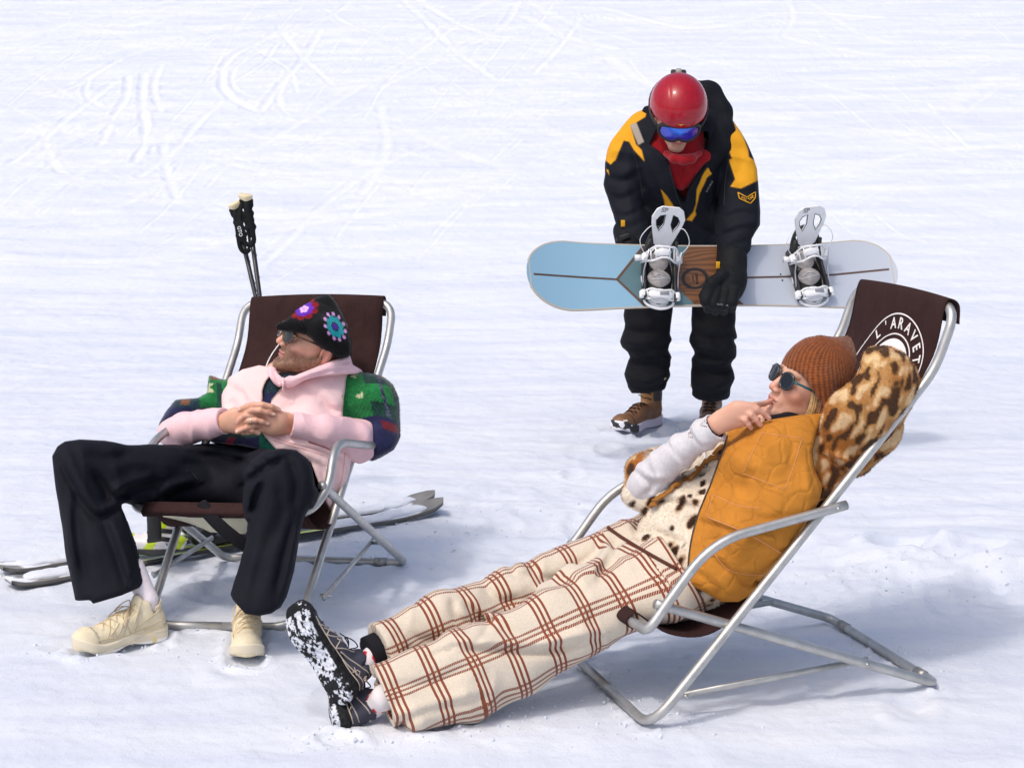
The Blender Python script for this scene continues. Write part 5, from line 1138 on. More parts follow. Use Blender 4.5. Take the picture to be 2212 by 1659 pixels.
    tcr = creases([([(126, 968), (160, 1040), (207, 1108), (262, 1090)], .022, 12, 'f'), ([(197, 1012), (228, 1060), (230, 1092)], .024, 11, 'g'), ([(242, 1074), (290, 1050), (340, 1036)], .022, 12, 'f'), ([(330, 1092), (370, 1062), (425, 1046)], .016, 11, 'f'), ([(300, 1010), (340, 1040), (350, 1075)], .011, 12, 'g'),
        ([(527, 1040), (570, 1005), (612, 985)], .016, 11, 'f'), ([(540, 1110), (548, 1070), (566, 1036)], .019, 10, 'f'), ([(500, 1000), (540, 990), (590, 1000)], .011, 9, 'g'), ([(420, 975), (500, 985), (560, 1010)], .011, 10, 'f'), ([(620, 985), (640, 1040), (630, 1100)], .014, 12, 'g'), ([(600, 1040), (610, 1100), (590, 1180)], .011, 13, 'g'),
        ([(595, 1110), (570, 1200), (545, 1290)], .011, 14, 'g'), ([(640, 1120), (620, 1200), (600, 1290)], .014, 12, 'f'), ([(165, 1080), (175, 1180), (195, 1290)], .012, 14, 'g'), ([(225, 1110), (255, 1190), (280, 1270)], .014, 12, 'f'), ([(150, 1060), (150, 1150), (165, 1240)], .012, 10, 'r'), ([(540, 1140), (530, 1200), (515, 1280)], .012, 11, 'g'), ([(180, 980), (230, 990), (280, 985)], .012, 12, 'g'), ([(380, 1000), (440, 1010), (470, 1050)], .011, 13, 'g')])
    def tp(p, d):
        d = d - .011 * vnoise(p, 7, 3) - folds(p, A3(.35, 0, .9), A3(.9, 0, -.3), 10, 4, .008, 4) * sstep(1120, 1000, px_of(p.astype(float))[1]).astype(np.float32) - folds(p, A3(1, .3, 0), A3(.1, 0, 1), 11, 3, .006, 9)
        x, y = px_of(p.astype(float)); d = d + tcr(x, y); d = smax(d, (outt(x, y) * .00128).astype(np.float32), .022)
        lt = x < 420
        zc = np.where(lt, cone(p, hr - nr_ * .07, hr + nr_ * .1, .070, .085), cone(p, hl - nl_ * .07, hl + nl_ * .1, .052, .062))
        return np.maximum(d, -zc)
    V, Q = t.build(.0052, post=tp); tr = mesh('black_trousers', V, Q, black_cloth, body); Bt = bvh_of(tr)
    sm_ = mat('black_seam', (.004, .004, .006), .7)
    seam('trouser_seam', Bt, [(300, 1165), (303, 1210), (303, 1262)][:2] + [(302, 1240)], sm_, tr, .0018, .0); seam('trouser_seam', Bt, [(290, 1120), (292, 1180), (270, 1283)], sm_, tr, .0015, .0)
    seam('pocket_zip', Bt, [(404, 1016), (416, 1023), (428, 1037)], mat('dark_zip_teeth', (.05, .05, .06), .3, .8), tr, .002, .0005)
    tg = hit(Bt, 320, 1262, .004)[0]; a_, b_ = P(316, 1262, tg[1]), P(334, 1276, tg[1] - .004)
    mesh('woven_label', *box(P(324, 1270, tg[1] - .01), (nrm([.5, 0, -.85]), A3(0, 1, 0), nrm([.85, 0, .5])), (.016, .0012, .009), .2), mat('orange_label', (.55, .18, .02), .7), tr)
    mesh('woven_label_tip', *box(P(331, 1281, tg[1] - .011), (nrm([.5, 0, -.85]), A3(0, 1, 0), nrm([.85, 0, .5])), (.006, .0013, .0088), .2), mat('blue_label', (.03, .02, .20), .7), tr)
    # ---- socks, cream shoes
    wsock = mat('white_sock', (.76, .70, .74), .95, var=.06, varscale=80, bump=[('noise', 300, .4, .001, NS)])
    def paint(V, q):
        col = np.tile(A3(.72, .64, .46), (len(V), 1)); n = vnoise(V, 60, 4) + .6 * vnoise(V, 150, 5); col *= (1 + .10 * n)[:, None]
        ov = (np.abs(np.sin(q[:, 1] * 95 + 34 * q[:, 2]) ) < .16) & (q[:, 1] > .08) & (q[:, 1] < .21) & (np.abs(q[:, 0]) > .016) & (q[:, 2] > .04); col[ov] *= .72
        rim = np.abs(q[:, 1] - .232 + 6 * q[:, 0] ** 2) < .0022; col[rim] *= .55
        m = (q[:, 1] < .05) & (q[:, 2] < .10) & (q[:, 2] > .085); col[m] *= .86
        return col
    def solec(V, q):
        col = np.tile(A3(.74, .66, .50), (len(V), 1)); under = (q[:, 2] < .012); n = vnoise(V, 75, 4); col[under & (n > -.2)] = (.85, .84, .82); st_ = (np.abs(q[:, 2] - .022 - .01 * np.sin(q[:, 1] * 24)) < .0012); col[st_] *= .75; yl = (q[:, 1] < .1) & (vnoise(V, 22, 3) > .12); col[yl] = (.75, .60, .30); return col
    sm = dict(upper=mat('cream_suede_mesh', rough=.85, attr='Col', bump=[('vor', 380, .35, .001, NS), ('noise', 60, .3, .003, NS)]), sole_m=mat('cream_rubber', rough=.6, attr='Col'), paint=paint, sole=solec, lace=mat('cream_lace', (.62, .50, .32), .8), line=mat('cream_overlay', (.60, .49, .31), .6), sock=(P(288, 1228, 5.54), wsock, None))
    def orient(heel, toe, up_): y = nrm(toe - heel); z = nrm(up_ - y * (up_ @ y)); x = np.cross(y, z); return np.array([x, y, z])
    ha, ta = G(352, 1376, -.006), G(172, 1416, -.006); shoe('trainer', ha - nrm(ta - ha) * .015, orient(ha, ta, A3(.0, -.05, 1)), .305, sm, body, 'cream trail shoe seen from the side')
    sm['sock'] = (P(549, 1290, 5.41), wsock, None)
    hb_, tb = G(538, 1370, -.008), G(529, 1438, -.008); shoe('trainer', hb_ + A3(0, .02, 0), orient(hb_, tb, A3(0, 0, 1)), .30, sm, body, 'cream trail shoe pointing at the camera')
    # ---- crochet hat
    hh = SK(); hh.k = .03
    hh.ch([(690, 700, 6.12), (705, 672, 6.14), (709, 648, 6.15)], [58, 40, 12]); hh.ch([(640, 704, 6.03), (680, 705, 6.08)], [26, 44]); hh.ch([(604, 706, 5.99), (640, 706, 6.0)], [10, 16], k=.02); hh.ch([(712, 722, 6.12), (738, 762, 6.14)], [56, 34]); hh.ch([(690, 715, 6.02), (735, 745, 6.06)], [30, 30])
    oh = polysd([(590, 708), (598, 699), (619, 686), (636, 668), (653, 655), (670, 645), (686, 641), (700, 638), (709, 635), (716, 640), (727, 655), (740, 679), (752, 711), (758, 745), (758, 775), (727, 773), (716, 763), (700, 757), (684, 745), (672, 730), (664, 724), (646, 719), (622, 716), (596, 713)])
    def hp(p, d):
        x, y = px_of(p.astype(float)); d = smax(d, (oh(x, y) * .00139).astype(np.float32), .010); q = (p - hc.astype(np.float32)) @ np.array(HR, np.float32).T
        return d - .0012 * np.sin(q[:, 2] * 700) * np.sin(np.arctan2(q[:, 0], q[:, 1]) * 60) - .0022 * vnoise(p, 50, 5)
    V, Q = hh.build(.0027, post=hp); col = np.tile(A3(.0035, .004, .005), (len(V), 1)) * (1 + .6 * vnoise(V, 200, 3))[:, None]
    red, pur, lil, tl, lv = (.22, .004, .010), (.12, .02, .42), (.68, .42, .78), (.01, .30, .34), (.60, .30, .62); pp = (.06, .01, .30)
    col = granny(V, col, (657, 668), 30, 21, -.35, [(.20, 5, .16, lil, 0), (.5, 8, .23, pur, .3), (.84, 9, .27, red, 0)]); col = granny(V, col, (724, 706), 20, 32, -.5, [(.26, 0, 0, pp, 0), (.58, 8, .26, tl, .2), (.95, 11, .15, lv, .1)])
    col *= (1 + .5 * vnoise(V, 260, 8))[:, None]
    V, Q, col = fuzz(V, Q, col, 14000, .0025, .0006, rs, .8); mesh('crochet_hat', V, Q, mat('crochet_wool', rough=.95, attr='Col', sheen=.15), body, col=np.clip(col, 0, 1))
    # ---- tortoiseshell sunglasses
    fr_m = mat('amber_acetate', (.09, .045, .014), .2, coat=.5); lens = mat('grey_lens', (.06, .06, .058), .1, spec=.4); gold = mat('gold_hinge', (.8, .6, .2), .2, 1.)
    def rim(x0):
        pts = []
        for a in np.linspace(0, 2 * math.pi, 29):
            x = .0275 * math.cos(a); z = .0225 * math.sin(a) - (.002 if math.sin(a) < 0 else 0); pts.append(H(x0 + x, .1115 - 3.2 * (x0 + x) ** 2, .002 + z))
        return pts
    items = [sweep(rim(x0), .0034, 8, cap=False) for x0 in (.0345, -.0345)] + [sweep([H(-.008, .114, .008), H(0, .116, .010), H(.008, .114, .008)], .002, 8)]
    gl = mesh('sunglasses', *joinm(items), fr_m, body)
    for x0 in (.0345, -.0345):
        r = rim(x0); c = np.mean(r[:-1], 0); mesh('lens', [c] + r[:-1], [(0, i, i % 28 + 1) for i in range(1, 29)], lens, gl); s_ = 1 if x0 > 0 else -1
        mesh('temple', *sweep([H(s_ * .062, .098, .010), H(s_ * .076, .055, .010), H(s_ * .081, -.005, .006)], .0026, 8), fr_m, gl); mesh('hinge', *box(H(s_ * .063, .0985, .010), HR, (.004, .002, .0025), .3), gold, gl)
    return body
man = build_man()
# ================================================================ STANDING SNOWBOARDER
def build_boarder():
    f3 = lambda *a: np.array(a, np.float32); rs = np.random.RandomState(4)
    hc = P(1464, 246, 7.86); fwd = nrm([-.0, -.74, -.67]); upv = A3(.03, -.62, .78); sd = nrm(np.cross(fwd, upv)); upv = np.cross(sd, fwd); HR = np.array([sd, fwd, upv]); H = lambda *a: hc + A3(*a) @ HR
    V1, Q1 = nets(head_sdf(hc, HR, 1.), hc - .2, hc + .2, .003); C1 = head_col(V1, hc, HR, 1.)
    b = SK(); b.k = .05
    b.ch([(1470, 560, 8.26), (1470, 430, 8.2), (1468, 330, 8.08)], [50, 46, 44]); b.ch([(1468, 330, 8.08), (1464, 270, 7.95)], [34, 30])
    b.ch([(1430, 560, 8.26), (1400, 730, 8.24), (1404, 832, 8.30)], [42, 30, 12]); b.ch([(1512, 560, 8.26), (1545, 730, 8.20), (1537, 840, 8.30)], [42, 30, 12])
    b.ch([(1410, 310, 8.08), (1352, 420, 8.02), (1375, 520, 7.88)], [20, 18, 14]); b.ch([(1535, 310, 8.08), (1600, 440, 7.97), (1572, 600, 7.72)], [20, 18, 14])
    V3, Q3 = b.build(.014, newton=1); C3 = np.tile(SKIN, (len(V3), 1))
    body = mesh('person', np.concatenate([V1, V3]), np.concatenate([Q1, Q3 + len(V1)]), skin_m, None, col=np.concatenate([C1, C3]), origin=G(1470, 920)); tag(body, 'person in a red helmet and black and yellow jacket, bending over a snowboard', 'person')
    # ---- trousers
    tm = mat('black_ski_trousers', (.0075, .008, .011), .8, var=.12, varscale=25, bump=[('noise', 500, .25, .001, NS), ('noise', 30, .4, .008, NS)])
    t = SK(); t.k = .03
    t.ch([(1405, 560, 8.26), (1402, 660, 8.24), (1396, 730, 8.22), (1402, 768, 8.24), (1399, 810, 8.24), (1400, 842, 8.26)], [54, 53, 55, 47, 50, 38])
    t.ch([(1530, 560, 8.26), (1543, 660, 8.24), (1541, 722, 8.20), (1543, 760, 8.21), (1541, 815, 8.22), (1538, 848, 8.25)], [50, 49, 51, 46, 50, 42]); t.ch([(1420, 560, 8.28), (1530, 560, 8.28)], [60, 60])
    ot = polysd([(1340, 540), (1600, 540), (1592, 620), (1591, 674), (1588, 705), (1594, 722), (1594, 732), (1584, 734), (1592, 748), (1592, 773), (1579, 786), (1586, 800), (1589, 818), (1584, 830), (1587, 845), (1580, 858), (1568, 866), (1535, 870), (1508, 864), (1493, 855), (1490, 842), (1492, 800), (1491, 778), (1497, 767), (1487, 752), (1485, 738), (1493, 716), (1492, 690), (1496, 650), (1487, 600), (1460, 600), (1456, 640), (1454, 670), (1450, 700), (1447, 722), (1453, 735), (1449, 745), (1453, 770), (1452, 785), (1445, 797), (1451, 812), (1450, 825), (1436, 842), (1400, 850), (1364, 850), (1355, 838), (1352, 822), (1347, 808), (1353, 785), (1354, 761), (1341, 752), (1338, 738), (1347, 712), (1350, 700), (1346, 680), (1350, 640)])
    tcr = creases([([(1345, 700), (1385, 712), (1445, 700)], .012, 10, 'f'), ([(1338, 745), (1390, 748), (1450, 735)], .015, 10, 'f'), ([(1350, 765), (1390, 780), (1445, 770)], .012, 9, 'g'), ([(1350, 820), (1400, 832), (1450, 815)], .014, 9, 'f'), ([(1400, 665), (1420, 690), (1450, 695)], .010, 9, 'g'),
        ([(1490, 700), (1530, 725), (1590, 712)], .012, 10, 'f'), ([(1490, 755), (1530, 765), (1590, 775)], .015, 10, 'f'), ([(1520, 700), (1545, 735), (1560, 760)], .010, 9, 'g'), ([(1495, 790), (1540, 798), (1580, 790)], .016, 9, 'f'), ([(1492, 835), (1540, 845), (1588, 825)], .014, 9, 'f'), ([(1510, 660), (1515, 690), (1500, 715)], .010, 9, 'g')])
    def tp(p, d):
        d = d - folds(p, A3(.15, 0, 1), A3(1, 0, -.2), 15, 5, .011, 3) - .008 * vnoise(p, 12, 3); x, y = px_of(p.astype(float)); d = d + tcr(x, y); d = smax(d, (ot(x, y) * .00189).astype(np.float32), .02)
        return np.maximum(d, -np.minimum(cone(p, P(1400, 835, 8.26), P(1400, 880, 8.26), .058, .07), cone(p, P(1538, 850, 8.25), P(1538, 890, 8.25), .062, .07)))
    V, Q = t.build(.0065, post=tp); tr = mesh('ski_trousers', V, Q, tm, body); Bt = bvh_of(tr)
    brass = mat('brass_snap', (.65, .60, .25), .3, .9)
    for x, y in ((1436, 817), (1494, 832)): q, n = hit(Bt, x, y, .001); mesh('snap_button', *sweep([q, q + n * .003, q + n * .004], [.006, .006, .004], 12), brass, tr)
    # ---- boots
    def paint(V, q):
        col = np.tile(A3(.20, .095, .042), (len(V), 1)) * (1 + .25 * vnoise(V, 40, 3))[:, None]
        m = (q[:, 2] > .095) & (np.abs(q[:, 0]) < .03) & (q[:, 1] > .06); col[m] = (.33, .16, .05); m = (np.abs(q[:, 0]) > .030) & (q[:, 2] > .10) & (q[:, 1] < .085); col[m] = (.04, .032, .03)
        m = (np.abs(q[:, 1] - .215 + 5 * q[:, 0] ** 2) < .003); col[m] = (.07, .035, .02)
        s_ = (q[:, 1] > .215) & (q[:, 2] < .036 + .03 * vnoise(V, 40, 8)) ; col[s_] = (.86, .87, .92); m = (q[:, 1] > .22) & (vnoise(V, 60, 6) > .24) & (q[:, 2] < .06); col[m] = (.75, .74, .76); return col
    def solec(V, q):
        col = np.tile(A3(.62, .56, .66), (len(V), 1)); col[(q[:, 1] > .19)] = (.03, .03, .035); col[(vnoise(V, 40, 5) > .05) & (q[:, 1] > .19)] = (.86, .87, .92); return col
    sm = dict(upper=mat('brown_boot_leather', rough=.5, attr='Col', bump=[('noise', 120, .3, .002, NS)]), sole_m=mat('boot_sole', rough=.6, attr='Col'), paint=paint, sole=solec, line=None, lace=mat('black_boot_lace', (.012, .012, .012), .7))
    def orient(heel, toe, up_): y = nrm(toe - heel); z = nrm(up_ - y * (up_ @ y)); x = np.cross(y, z); return np.array([x, y, z])
    ha, ta = G(1424, 914, -.012), G(1338, 938, -.012); shoe('boot', ha, orient(ha, ta, A3(0, 0, 1)), .33, sm, body, 'brown boot pointing to the left, snow on the toe')
    hb_, tb = G(1540, 907, -.012), G(1524, 942, -.012); shoe('boot', hb_, orient(hb_, tb, A3(0, 0, 1)), .32, sm, body, 'brown boot half hidden behind the woman\'s hand')
    # ---- jacket
    j = SK(); j.k = .05
    j.add(chain([P(1470, 545, 8.22), P(1468, 440, 8.14), P(1466, 330, 8.0)], [.20, .205, .20], .04, (A3(0, .9, -.3), .62)), [P(1470, 545, 8.22), P(1466, 330, 8.0)], .22)
    j.ch([(1402, 290, 8.04), (1362, 330, 8.02), (1345, 400, 8.0), (1362, 480, 7.92), (1385, 540, 7.86)], [48, 46, 42, 36, 30], k=.04)
    j.ch([(1540, 280, 8.04), (1584, 320, 8.0), (1597, 400, 7.95), (1598, 480, 7.88), (1580, 560, 7.79)], [52, 50, 45, 44, 34], k=.04)
    oj = polysd([(1400, 224), (1420, 210), (1500, 200), (1560, 240), (1585, 262), (1600, 284), (1614, 310), (1627, 340), (1636, 366), (1638, 395), (1640, 418), (1643, 460), (1642, 487), (1632, 502), (1624, 516), (1622, 540), (1612, 552), (1604, 575), (1560, 585), (1540, 560), (1500, 549), (1440, 549), (1362, 548), (1354, 530), (1343, 512), (1334, 494), (1325, 470), (1315, 438), (1306, 410), (1303, 399), (1306, 375), (1303, 352), (1310, 325), (1321, 298), (1336, 272), (1353, 252), (1375, 238)])
    og = polysd([(1404, 312), (1425, 328), (1442, 345), (1450, 372), (1458, 405), (1470, 432), (1478, 438), (1486, 412), (1500, 388), (1522, 362), (1541, 338), (1528, 285), (1420, 280)])
    jcr = creases([([(1310, 375), (1345, 385), (1375, 370)], .007, 10, 'f'), ([(1308, 415), (1340, 425), (1375, 410)], .006, 9, 'f'), ([(1320, 455), (1350, 462), (1380, 450)], .006, 9, 'f'), ([(1330, 490), (1360, 492), (1385, 480)], .004, 8, 'g'), ([(1370, 330), (1385, 400), (1395, 470)], .007, 11, 'g'), ([(1560, 470), (1600, 455), (1640, 462)], .006, 9, 'f'), ([(1555, 505), (1600, 490), (1640, 488)], .007, 9, 'f'), ([(1560, 540), (1590, 528), (1620, 520)], .005, 8, 'g'),
        ([(1560, 330), (1555, 400), (1550, 470)], .008, 11, 'g'), ([(1480, 450), (1490, 500), (1500, 545)], .004, 9, 'g'), ([(1430, 440), (1425, 500), (1440, 540)], .006, 10, 'g'), ([(1520, 440), (1530, 500), (1525, 545)], .004, 10, 'f'), ([(1590, 300), (1600, 350), (1590, 390)], .006, 10, 'g'), ([(1330, 300), (1345, 330), (1340, 360)], .006, 10, 'g'), ([(1555, 350), (1590, 410), (1635, 420)], .006, 9, 'g'), ([(1400, 350), (1420, 400), (1440, 440)], .006, 10, 'f')])
    def jp(p, d):
        d = d - .010 * vnoise(p, 9, 3) - folds(p, A3(.2, 0, 1), A3(1, 0, -.1), 13, 5, .009, 4) - folds(p, A3(1, 0, .2), A3(0, 0, 1), 12, 4, .005, 9); x, y = px_of(p.astype(float)); d = d + jcr(x, y); d = smax(d, (oj(x, y) * .0018).astype(np.float32), .022); return np.where(p[:, 1] < 8.06, smax(d, -(og(x, y) * .0018).astype(np.float32), .006), d)
    V, Q = j.build(.0045, post=jp); x, y = px_of(V); fr_ = V[:, 1] < 8.16
    Z4 = lambda pts: [(1255.2 + a * .2973, 134.5 + b_ * .2973) for a, b_ in pts]
    ylw = [Z4([(500, 290), (380, 330), (200, 480), (120, 700), (165, 705), (215, 745), (250, 710), (310, 570), (350, 580), (385, 640), (460, 722), (440, 640), (400, 600), (357, 462), (400, 440), (465, 400)]),
           Z4([(1105, 425), (1160, 490), (1215, 640), (1220, 690), (1300, 740), (1320, 840), (1275, 865), (1160, 918), (1085, 905), (1120, 850), (1075, 715), (1095, 700), (1062, 600), (1060, 520)]),
           Z4([(580, 925), (625, 975), (680, 1060), (610, 1062), (605, 1010)]), Z4([(990, 755), (975, 790), (915, 840), (860, 960), (830, 1080), (835, 1110), (805, 1155), (765, 1148), (815, 1090), (835, 1030), (840, 930), (885, 820), (915, 775)]), Z4([(182, 780), (198, 785), (204, 822)])]
    col = np.tile(A3(.0065, .008, .014), (len(V), 1)) * (1 + .2 * vnoise(V, 30, 3))[:, None]
    for pl, cc in [(q, (.70, .33, .016)) for q in ylw] + [(Z4([(357, 462), (402, 440), (457, 580), (415, 603)]), (.36, .31, .26))]:
        m = (sstep(1.3, -1.3, polysd(pl)(x, y)) * fr_)[:, None]; col = col * (1 - m) + A3(*cc) * m
    jk = mesh('ski_jacket', V, Q, mat('ski_jacket_cloth', rough=.72, attr='Col', bump=[('noise', 450, .3, .001, NS), ('noise', 26, .4, .010, NS)]), body, col=col); Bj = bvh_of(jk)
    yl = mat('yellow_tab', (.66, .34, .022), .7); gr = mat('grey_print', (.22, .22, .24), .7)
    sm_ = mat('black_jacket_seam', (.004, .004, .006), .6); z4 = lambda a, b_: (1255.2 + a * .2973, 134.5 + b_ * .2973)
    seam('jacket_seam', Bj, [z4(620, 650), z4(650, 800), z4(690, 950), z4(760, 1130)], sm_, jk, .003); seam('jacket_seam', Bj, [z4(380, 640), z4(420, 800), z4(450, 1000)], sm_, jk, .0025); seam('jacket_seam', Bj, [z4(1075, 715), z4(1050, 850), z4(1040, 1050)], sm_, jk, .0025)
    a, n = hit(Bj, *z4(905, 940), .002); b_, _ = hit(Bj, *z4(950, 860), .002); place_text('chest_lettering', text_mesh('DOUBLE'), a, b_, n, .004, jk, gr, .8)
    # chevron badge on the sleeve
    bd = Z4([(1140, 950), (1205, 985), (1265, 945), (1262, 990), (1230, 1030), (1150, 992)])
    seam('badge_outline', Bj, bd + [bd[0]], yl, jk, .0022, .003, smooth=False)
    for q0, q1 in (((1165, 985), (1200, 1003)), ((1212, 1005), (1250, 978))):
        a, n = hit(Bj, *z4(*q0), .004); b_, _ = hit(Bj, *z4(*q1), .004); place_text('badge_lettering', text_mesh('DYLE' if q0[0] < 1200 else 'TAP'), a, b_, n, .003, jk, yl)
    for c in ((307, 1172),): q, n = hit(Bj, *z4(*c), .003); mesh('cuff_tab', *box(q, (A3(1, 0, 0), A3(0, 1, 0), A3(0, 0, 1)), (.008, .003, .013), .2), yl, jk)
    # ---- hood behind the helmet, red collar
    hd = SK(); hd.k = .04
    hd.ch([(1490, 205, 8.08), (1528, 208, 8.06), (1556, 245, 8.02), (1558, 280, 7.98)], [30, 30, 28, 26]); hd.ch([(1558, 285, 7.97), (1552, 320, 7.93), (1520, 370, 7.92), (1500, 420, 7.93)], [26, 26, 20, 14], k=.03); hd.ch([(1500, 230, 8.1), (1540, 260, 8.08)], [44, 36])
    hd.ch([(1405, 250, 8.02), (1408, 330, 7.95), (1440, 400, 7.93), (1465, 440, 7.94)], [20, 17, 16, 12])
    V, Q = hd.build(.005, post=lambda p, d: d - .006 * vnoise(p, 16, 4) - folds(p, A3(1, 0, .5), A3(-.4, 0, 1), 20, 8, .005, 2)); mesh('jacket_hood', V, Q, mat('black_hood', (.0065, .008, .012), .8, bump=[('noise', 40, .4, .006, NS)]), body)
    rc = SK(); rc.k = .02
    rc.add(chain([P(1464, 300, 7.97), P(1472, 345, 7.97), P(1476, 420, 7.99)], [.105, .10, .035], .03, (A3(0, 1, 0), .6)), [P(1464, 300, 7.97), P(1476, 420, 7.99)], .13)
    rc.ch([(1440, 334, 7.85), (1456, 344, 7.81), (1475, 347, 7.80), (1494, 344, 7.81), (1508, 334, 7.85)], [6, 8, 9, 8, 6]); rc.ch([(1412, 318, 7.93), (1440, 350, 7.91), (1468, 395, 7.92)], [10, 14, 12]); rc.ch([(1530, 335, 7.91), (1500, 360, 7.90), (1480, 395, 7.92)], [12, 16, 12])
    V, Q = rc.build(.0042, post=lambda p, d: d - folds(p, A3(1, 0, .6), A3(0, 0, 1), 22, 8, .006, 3) - .004 * vnoise(p, 30, 5)); mesh('red_fleece_collar', V, Q, mat('red_fleece', (.28, .006, .012), .9, bump=[('noise', 200, .5, .002, NS)], sheen=.2), body)
    # ---- helmet
    def hel(p):
        q = (p - hc.astype(np.float32)) @ HR.T.astype(np.float32)
        d = ell(f3(0, -.012, .035), f3(.112, .132, .118))(q); d = smin(d, ell(f3(0, .01, .06), f3(.10, .115, .098))(q), .02)
        d = smax(d, -ell(f3(0, 0, -.01), f3(.092, .112, .11))(q), .004)
        cut = np.maximum(-(q[:, 2] - .035) * 1., (q[:, 1] - .045)) ; face = np.minimum(-(q[:, 2] - .045), q[:, 1] - .02)
        d = smax(d, np.where(q[:, 1] > .02, .048 - q[:, 2], -.075 - q[:, 2]), .004)
        d = smax(d, -cone(q, f3(0, .14, -.05), f3(0, .05, -.05), .085, .085), .006)
        au = np.abs(np.abs(q[:, 0]) - .045); d = d + .0012 * np.exp(-(au / .004) ** 2) * sstep(.05, .07, q[:, 2]) * sstep(.09, .02, q[:, 1]) * sstep(-.1, -.02, q[:, 1])
        return d * .9
    V, Q = nets(hel, hc - .19, hc + .2, .0032)
    hl = mesh('red_helmet', V, Q, mat('glossy_red_shell', (.34, .003, .014), .25, coat=.45, spec=.25, var=.12, varscale=60, bump=[('noise', 9, .12, .01, NS)]), body)
    blk = mat('black_rubber_trim', (.010, .010, .012), .6); 
    # strap and goggles
    def gp(u, z, r=.115): a = u / r; return H(math.sin(a) * (r - .006), math.cos(a) * r * 1.02 - .006, z)
    out = []; inn = []
    for a in np.linspace(0, 2 * math.pi, 49):
        ca, sa = math.cos(a), math.sin(a); u = .088 * np.sign(ca) * abs(ca) ** .75; z = (.042 if sa > 0 else .040) * np.sign(sa) * abs(sa) ** .8
        if sa < 0: z += .016 * math.exp(-(u / .018) ** 2)
        out.append((u, z + .008)); inn.append((u * .92, z * .84 + .008))
    gf = mesh('goggles', *sweep([gp(u, z, .122) for u, z in out], .0085, 8, cap=False), blk, body)
    V = [gp(0, .008, .134)] + [gp(u * f, .008 + (z - .008) * f, .132 - .006 * f) for f in (.5, 1.) for u, z in inn[:-1]]; n = 48
    Fc = [(0, 1 + i, 1 + (i + 1) % n) for i in range(n)] + [(1 + i, 1 + n + i, 1 + n + (i + 1) % n, 1 + (i + 1) % n) for i in range(n)]
    lm = bpy.data.materials.new('blue_mirror_lens'); lm.use_nodes = True; N_ = lm.node_tree.nodes; L_ = lm.node_tree.links; bs = N_['Principled BSDF']; bs.inputs['Roughness'].default_value = .12; bs.inputs['Metallic'].default_value = .25; bs.inputs['Coat Weight'].default_value = .4
    lw = N_.new('ShaderNodeLayerWeight'); lw.inputs[0].default_value = .4; rp = N_.new('ShaderNodeValToRGB'); rp.color_ramp.elements[0].color = (.0, .28, 1., 1); rp.color_ramp.elements[1].color = (.01, .06, .07, 1); e = rp.color_ramp.elements.new(.35); e.color = (.06, .03, .50, 1); rp.color_ramp.elements[2].position = .7; L_.new(lw.outputs[1], rp.inputs[0]); L_.new(rp.outputs[0], bs.inputs['Base Color'])
    mesh('goggle_lens', V, Fc, lm, gf)
    st_ = []
    for s in (-1, 1): st_.append(sweep([gp(s * .085, .01, .124)] + [H(s * .1135 * math.sin(a), -.012 + .134 * math.cos(a), .014 + .05 * (a - .8) / 2.3) for a in np.linspace(.95, math.pi, 12)], .009, 10, (sd, .35)))
    mesh('goggle_strap', *joinm(st_), blk, gf)
    mesh('strap_clip', *box(H(0, -.125, .095), HR, (.030, .012, .010), .3), blk, hl); mesh('strap_clip_band', *box(H(0, -.127, .100), HR, (.012, .012, .010), .3), mat('grey_clip', (.3, .3, .28), .5), hl)
    q = H(0, .098, .072); e1 = nrm(H(.01, .098, .072) - q); e2 = nrm(H(0, .085, .09) - q)
    mesh('diamond_sticker', [q + e1 * .022 + fwd * .024, q + e2 * .017 + fwd * .020, q - e1 * .022 + fwd * .024, q - e2 * .008 + fwd * .027], [(0, 1, 2, 3)], yl, hl, smooth=False)
    # ---- gloves
    gm = mat('black_glove', (.008, .009, .011), .7, bump=[('noise', 120, .5, .003, NS)])
    g = SK(); g.k = .015
    g.ch([(1582, 560, 7.76), (1580, 600, 7.71), (1572, 622, 7.66)], [32, 33, 34]); g.ch([(1578, 610, 7.68), (1560, 640, 7.63)], [34, 30])
    for (x0, y0), (x1, y1), (x2, y2_) in (((1535, 622), (1524, 650), (1530, 668)), ((1550, 628), (1542, 656), (1545, 672)), ((1568, 630), (1562, 658), (1563, 672)), ((1586, 626), (1582, 652), (1580, 666))): g.ch([(x0, y0, 7.60), (x1, y1, 7.585), (x2, y2_, 7.62)], [12.5, 11.5, 10], k=.006)
    g.ch([(1560, 596, 7.63), (1538, 612, 7.60), (1520, 640, 7.60)], [14, 13, 11], k=.01)
    V, Q = g.build(.0038, post=lambda p, d: d - .0025 * vnoise(p, 45, 4)); gg = mesh('glove', V, Q, gm, body); Bg = bvh_of(gg)
    q, n = hit(Bg, 1551, 573, .004); mesh('cuff_tab', *box(P(1551, 573, 7.70), (nrm([.8, 0, -.0]), A3(0, 1, 0), A3(0, 0, 1)), (.0075, .004, .0135), .2), yl, gg)
    a, n = hit(Bg, 1548, 657, .002); b_, _ = hit(Bg, 1573, 660, .002); place_text('glove_lettering', text_mesh('OUTDOOR'), a, b_, n, .002, gg, gr)
    g = SK(); g.k = .015
    g.ch([(1352, 500, 7.9), (1360, 535, 7.84), (1372, 560, 7.82)], [28, 28, 27])
    for i in range(4): g.ch([(1350 + i * 16, 560, 7.80), (1348 + i * 16, 590, 7.78), (1352 + i * 16, 606, 7.74)], [11, 10, 9], k=.005)
    g.ch([(1385, 545, 7.80), (1398, 548, 7.76)], [12, 10], k=.006)
    V, Q = g.build(.0045); gg = mesh('glove', V, Q, gm, body)
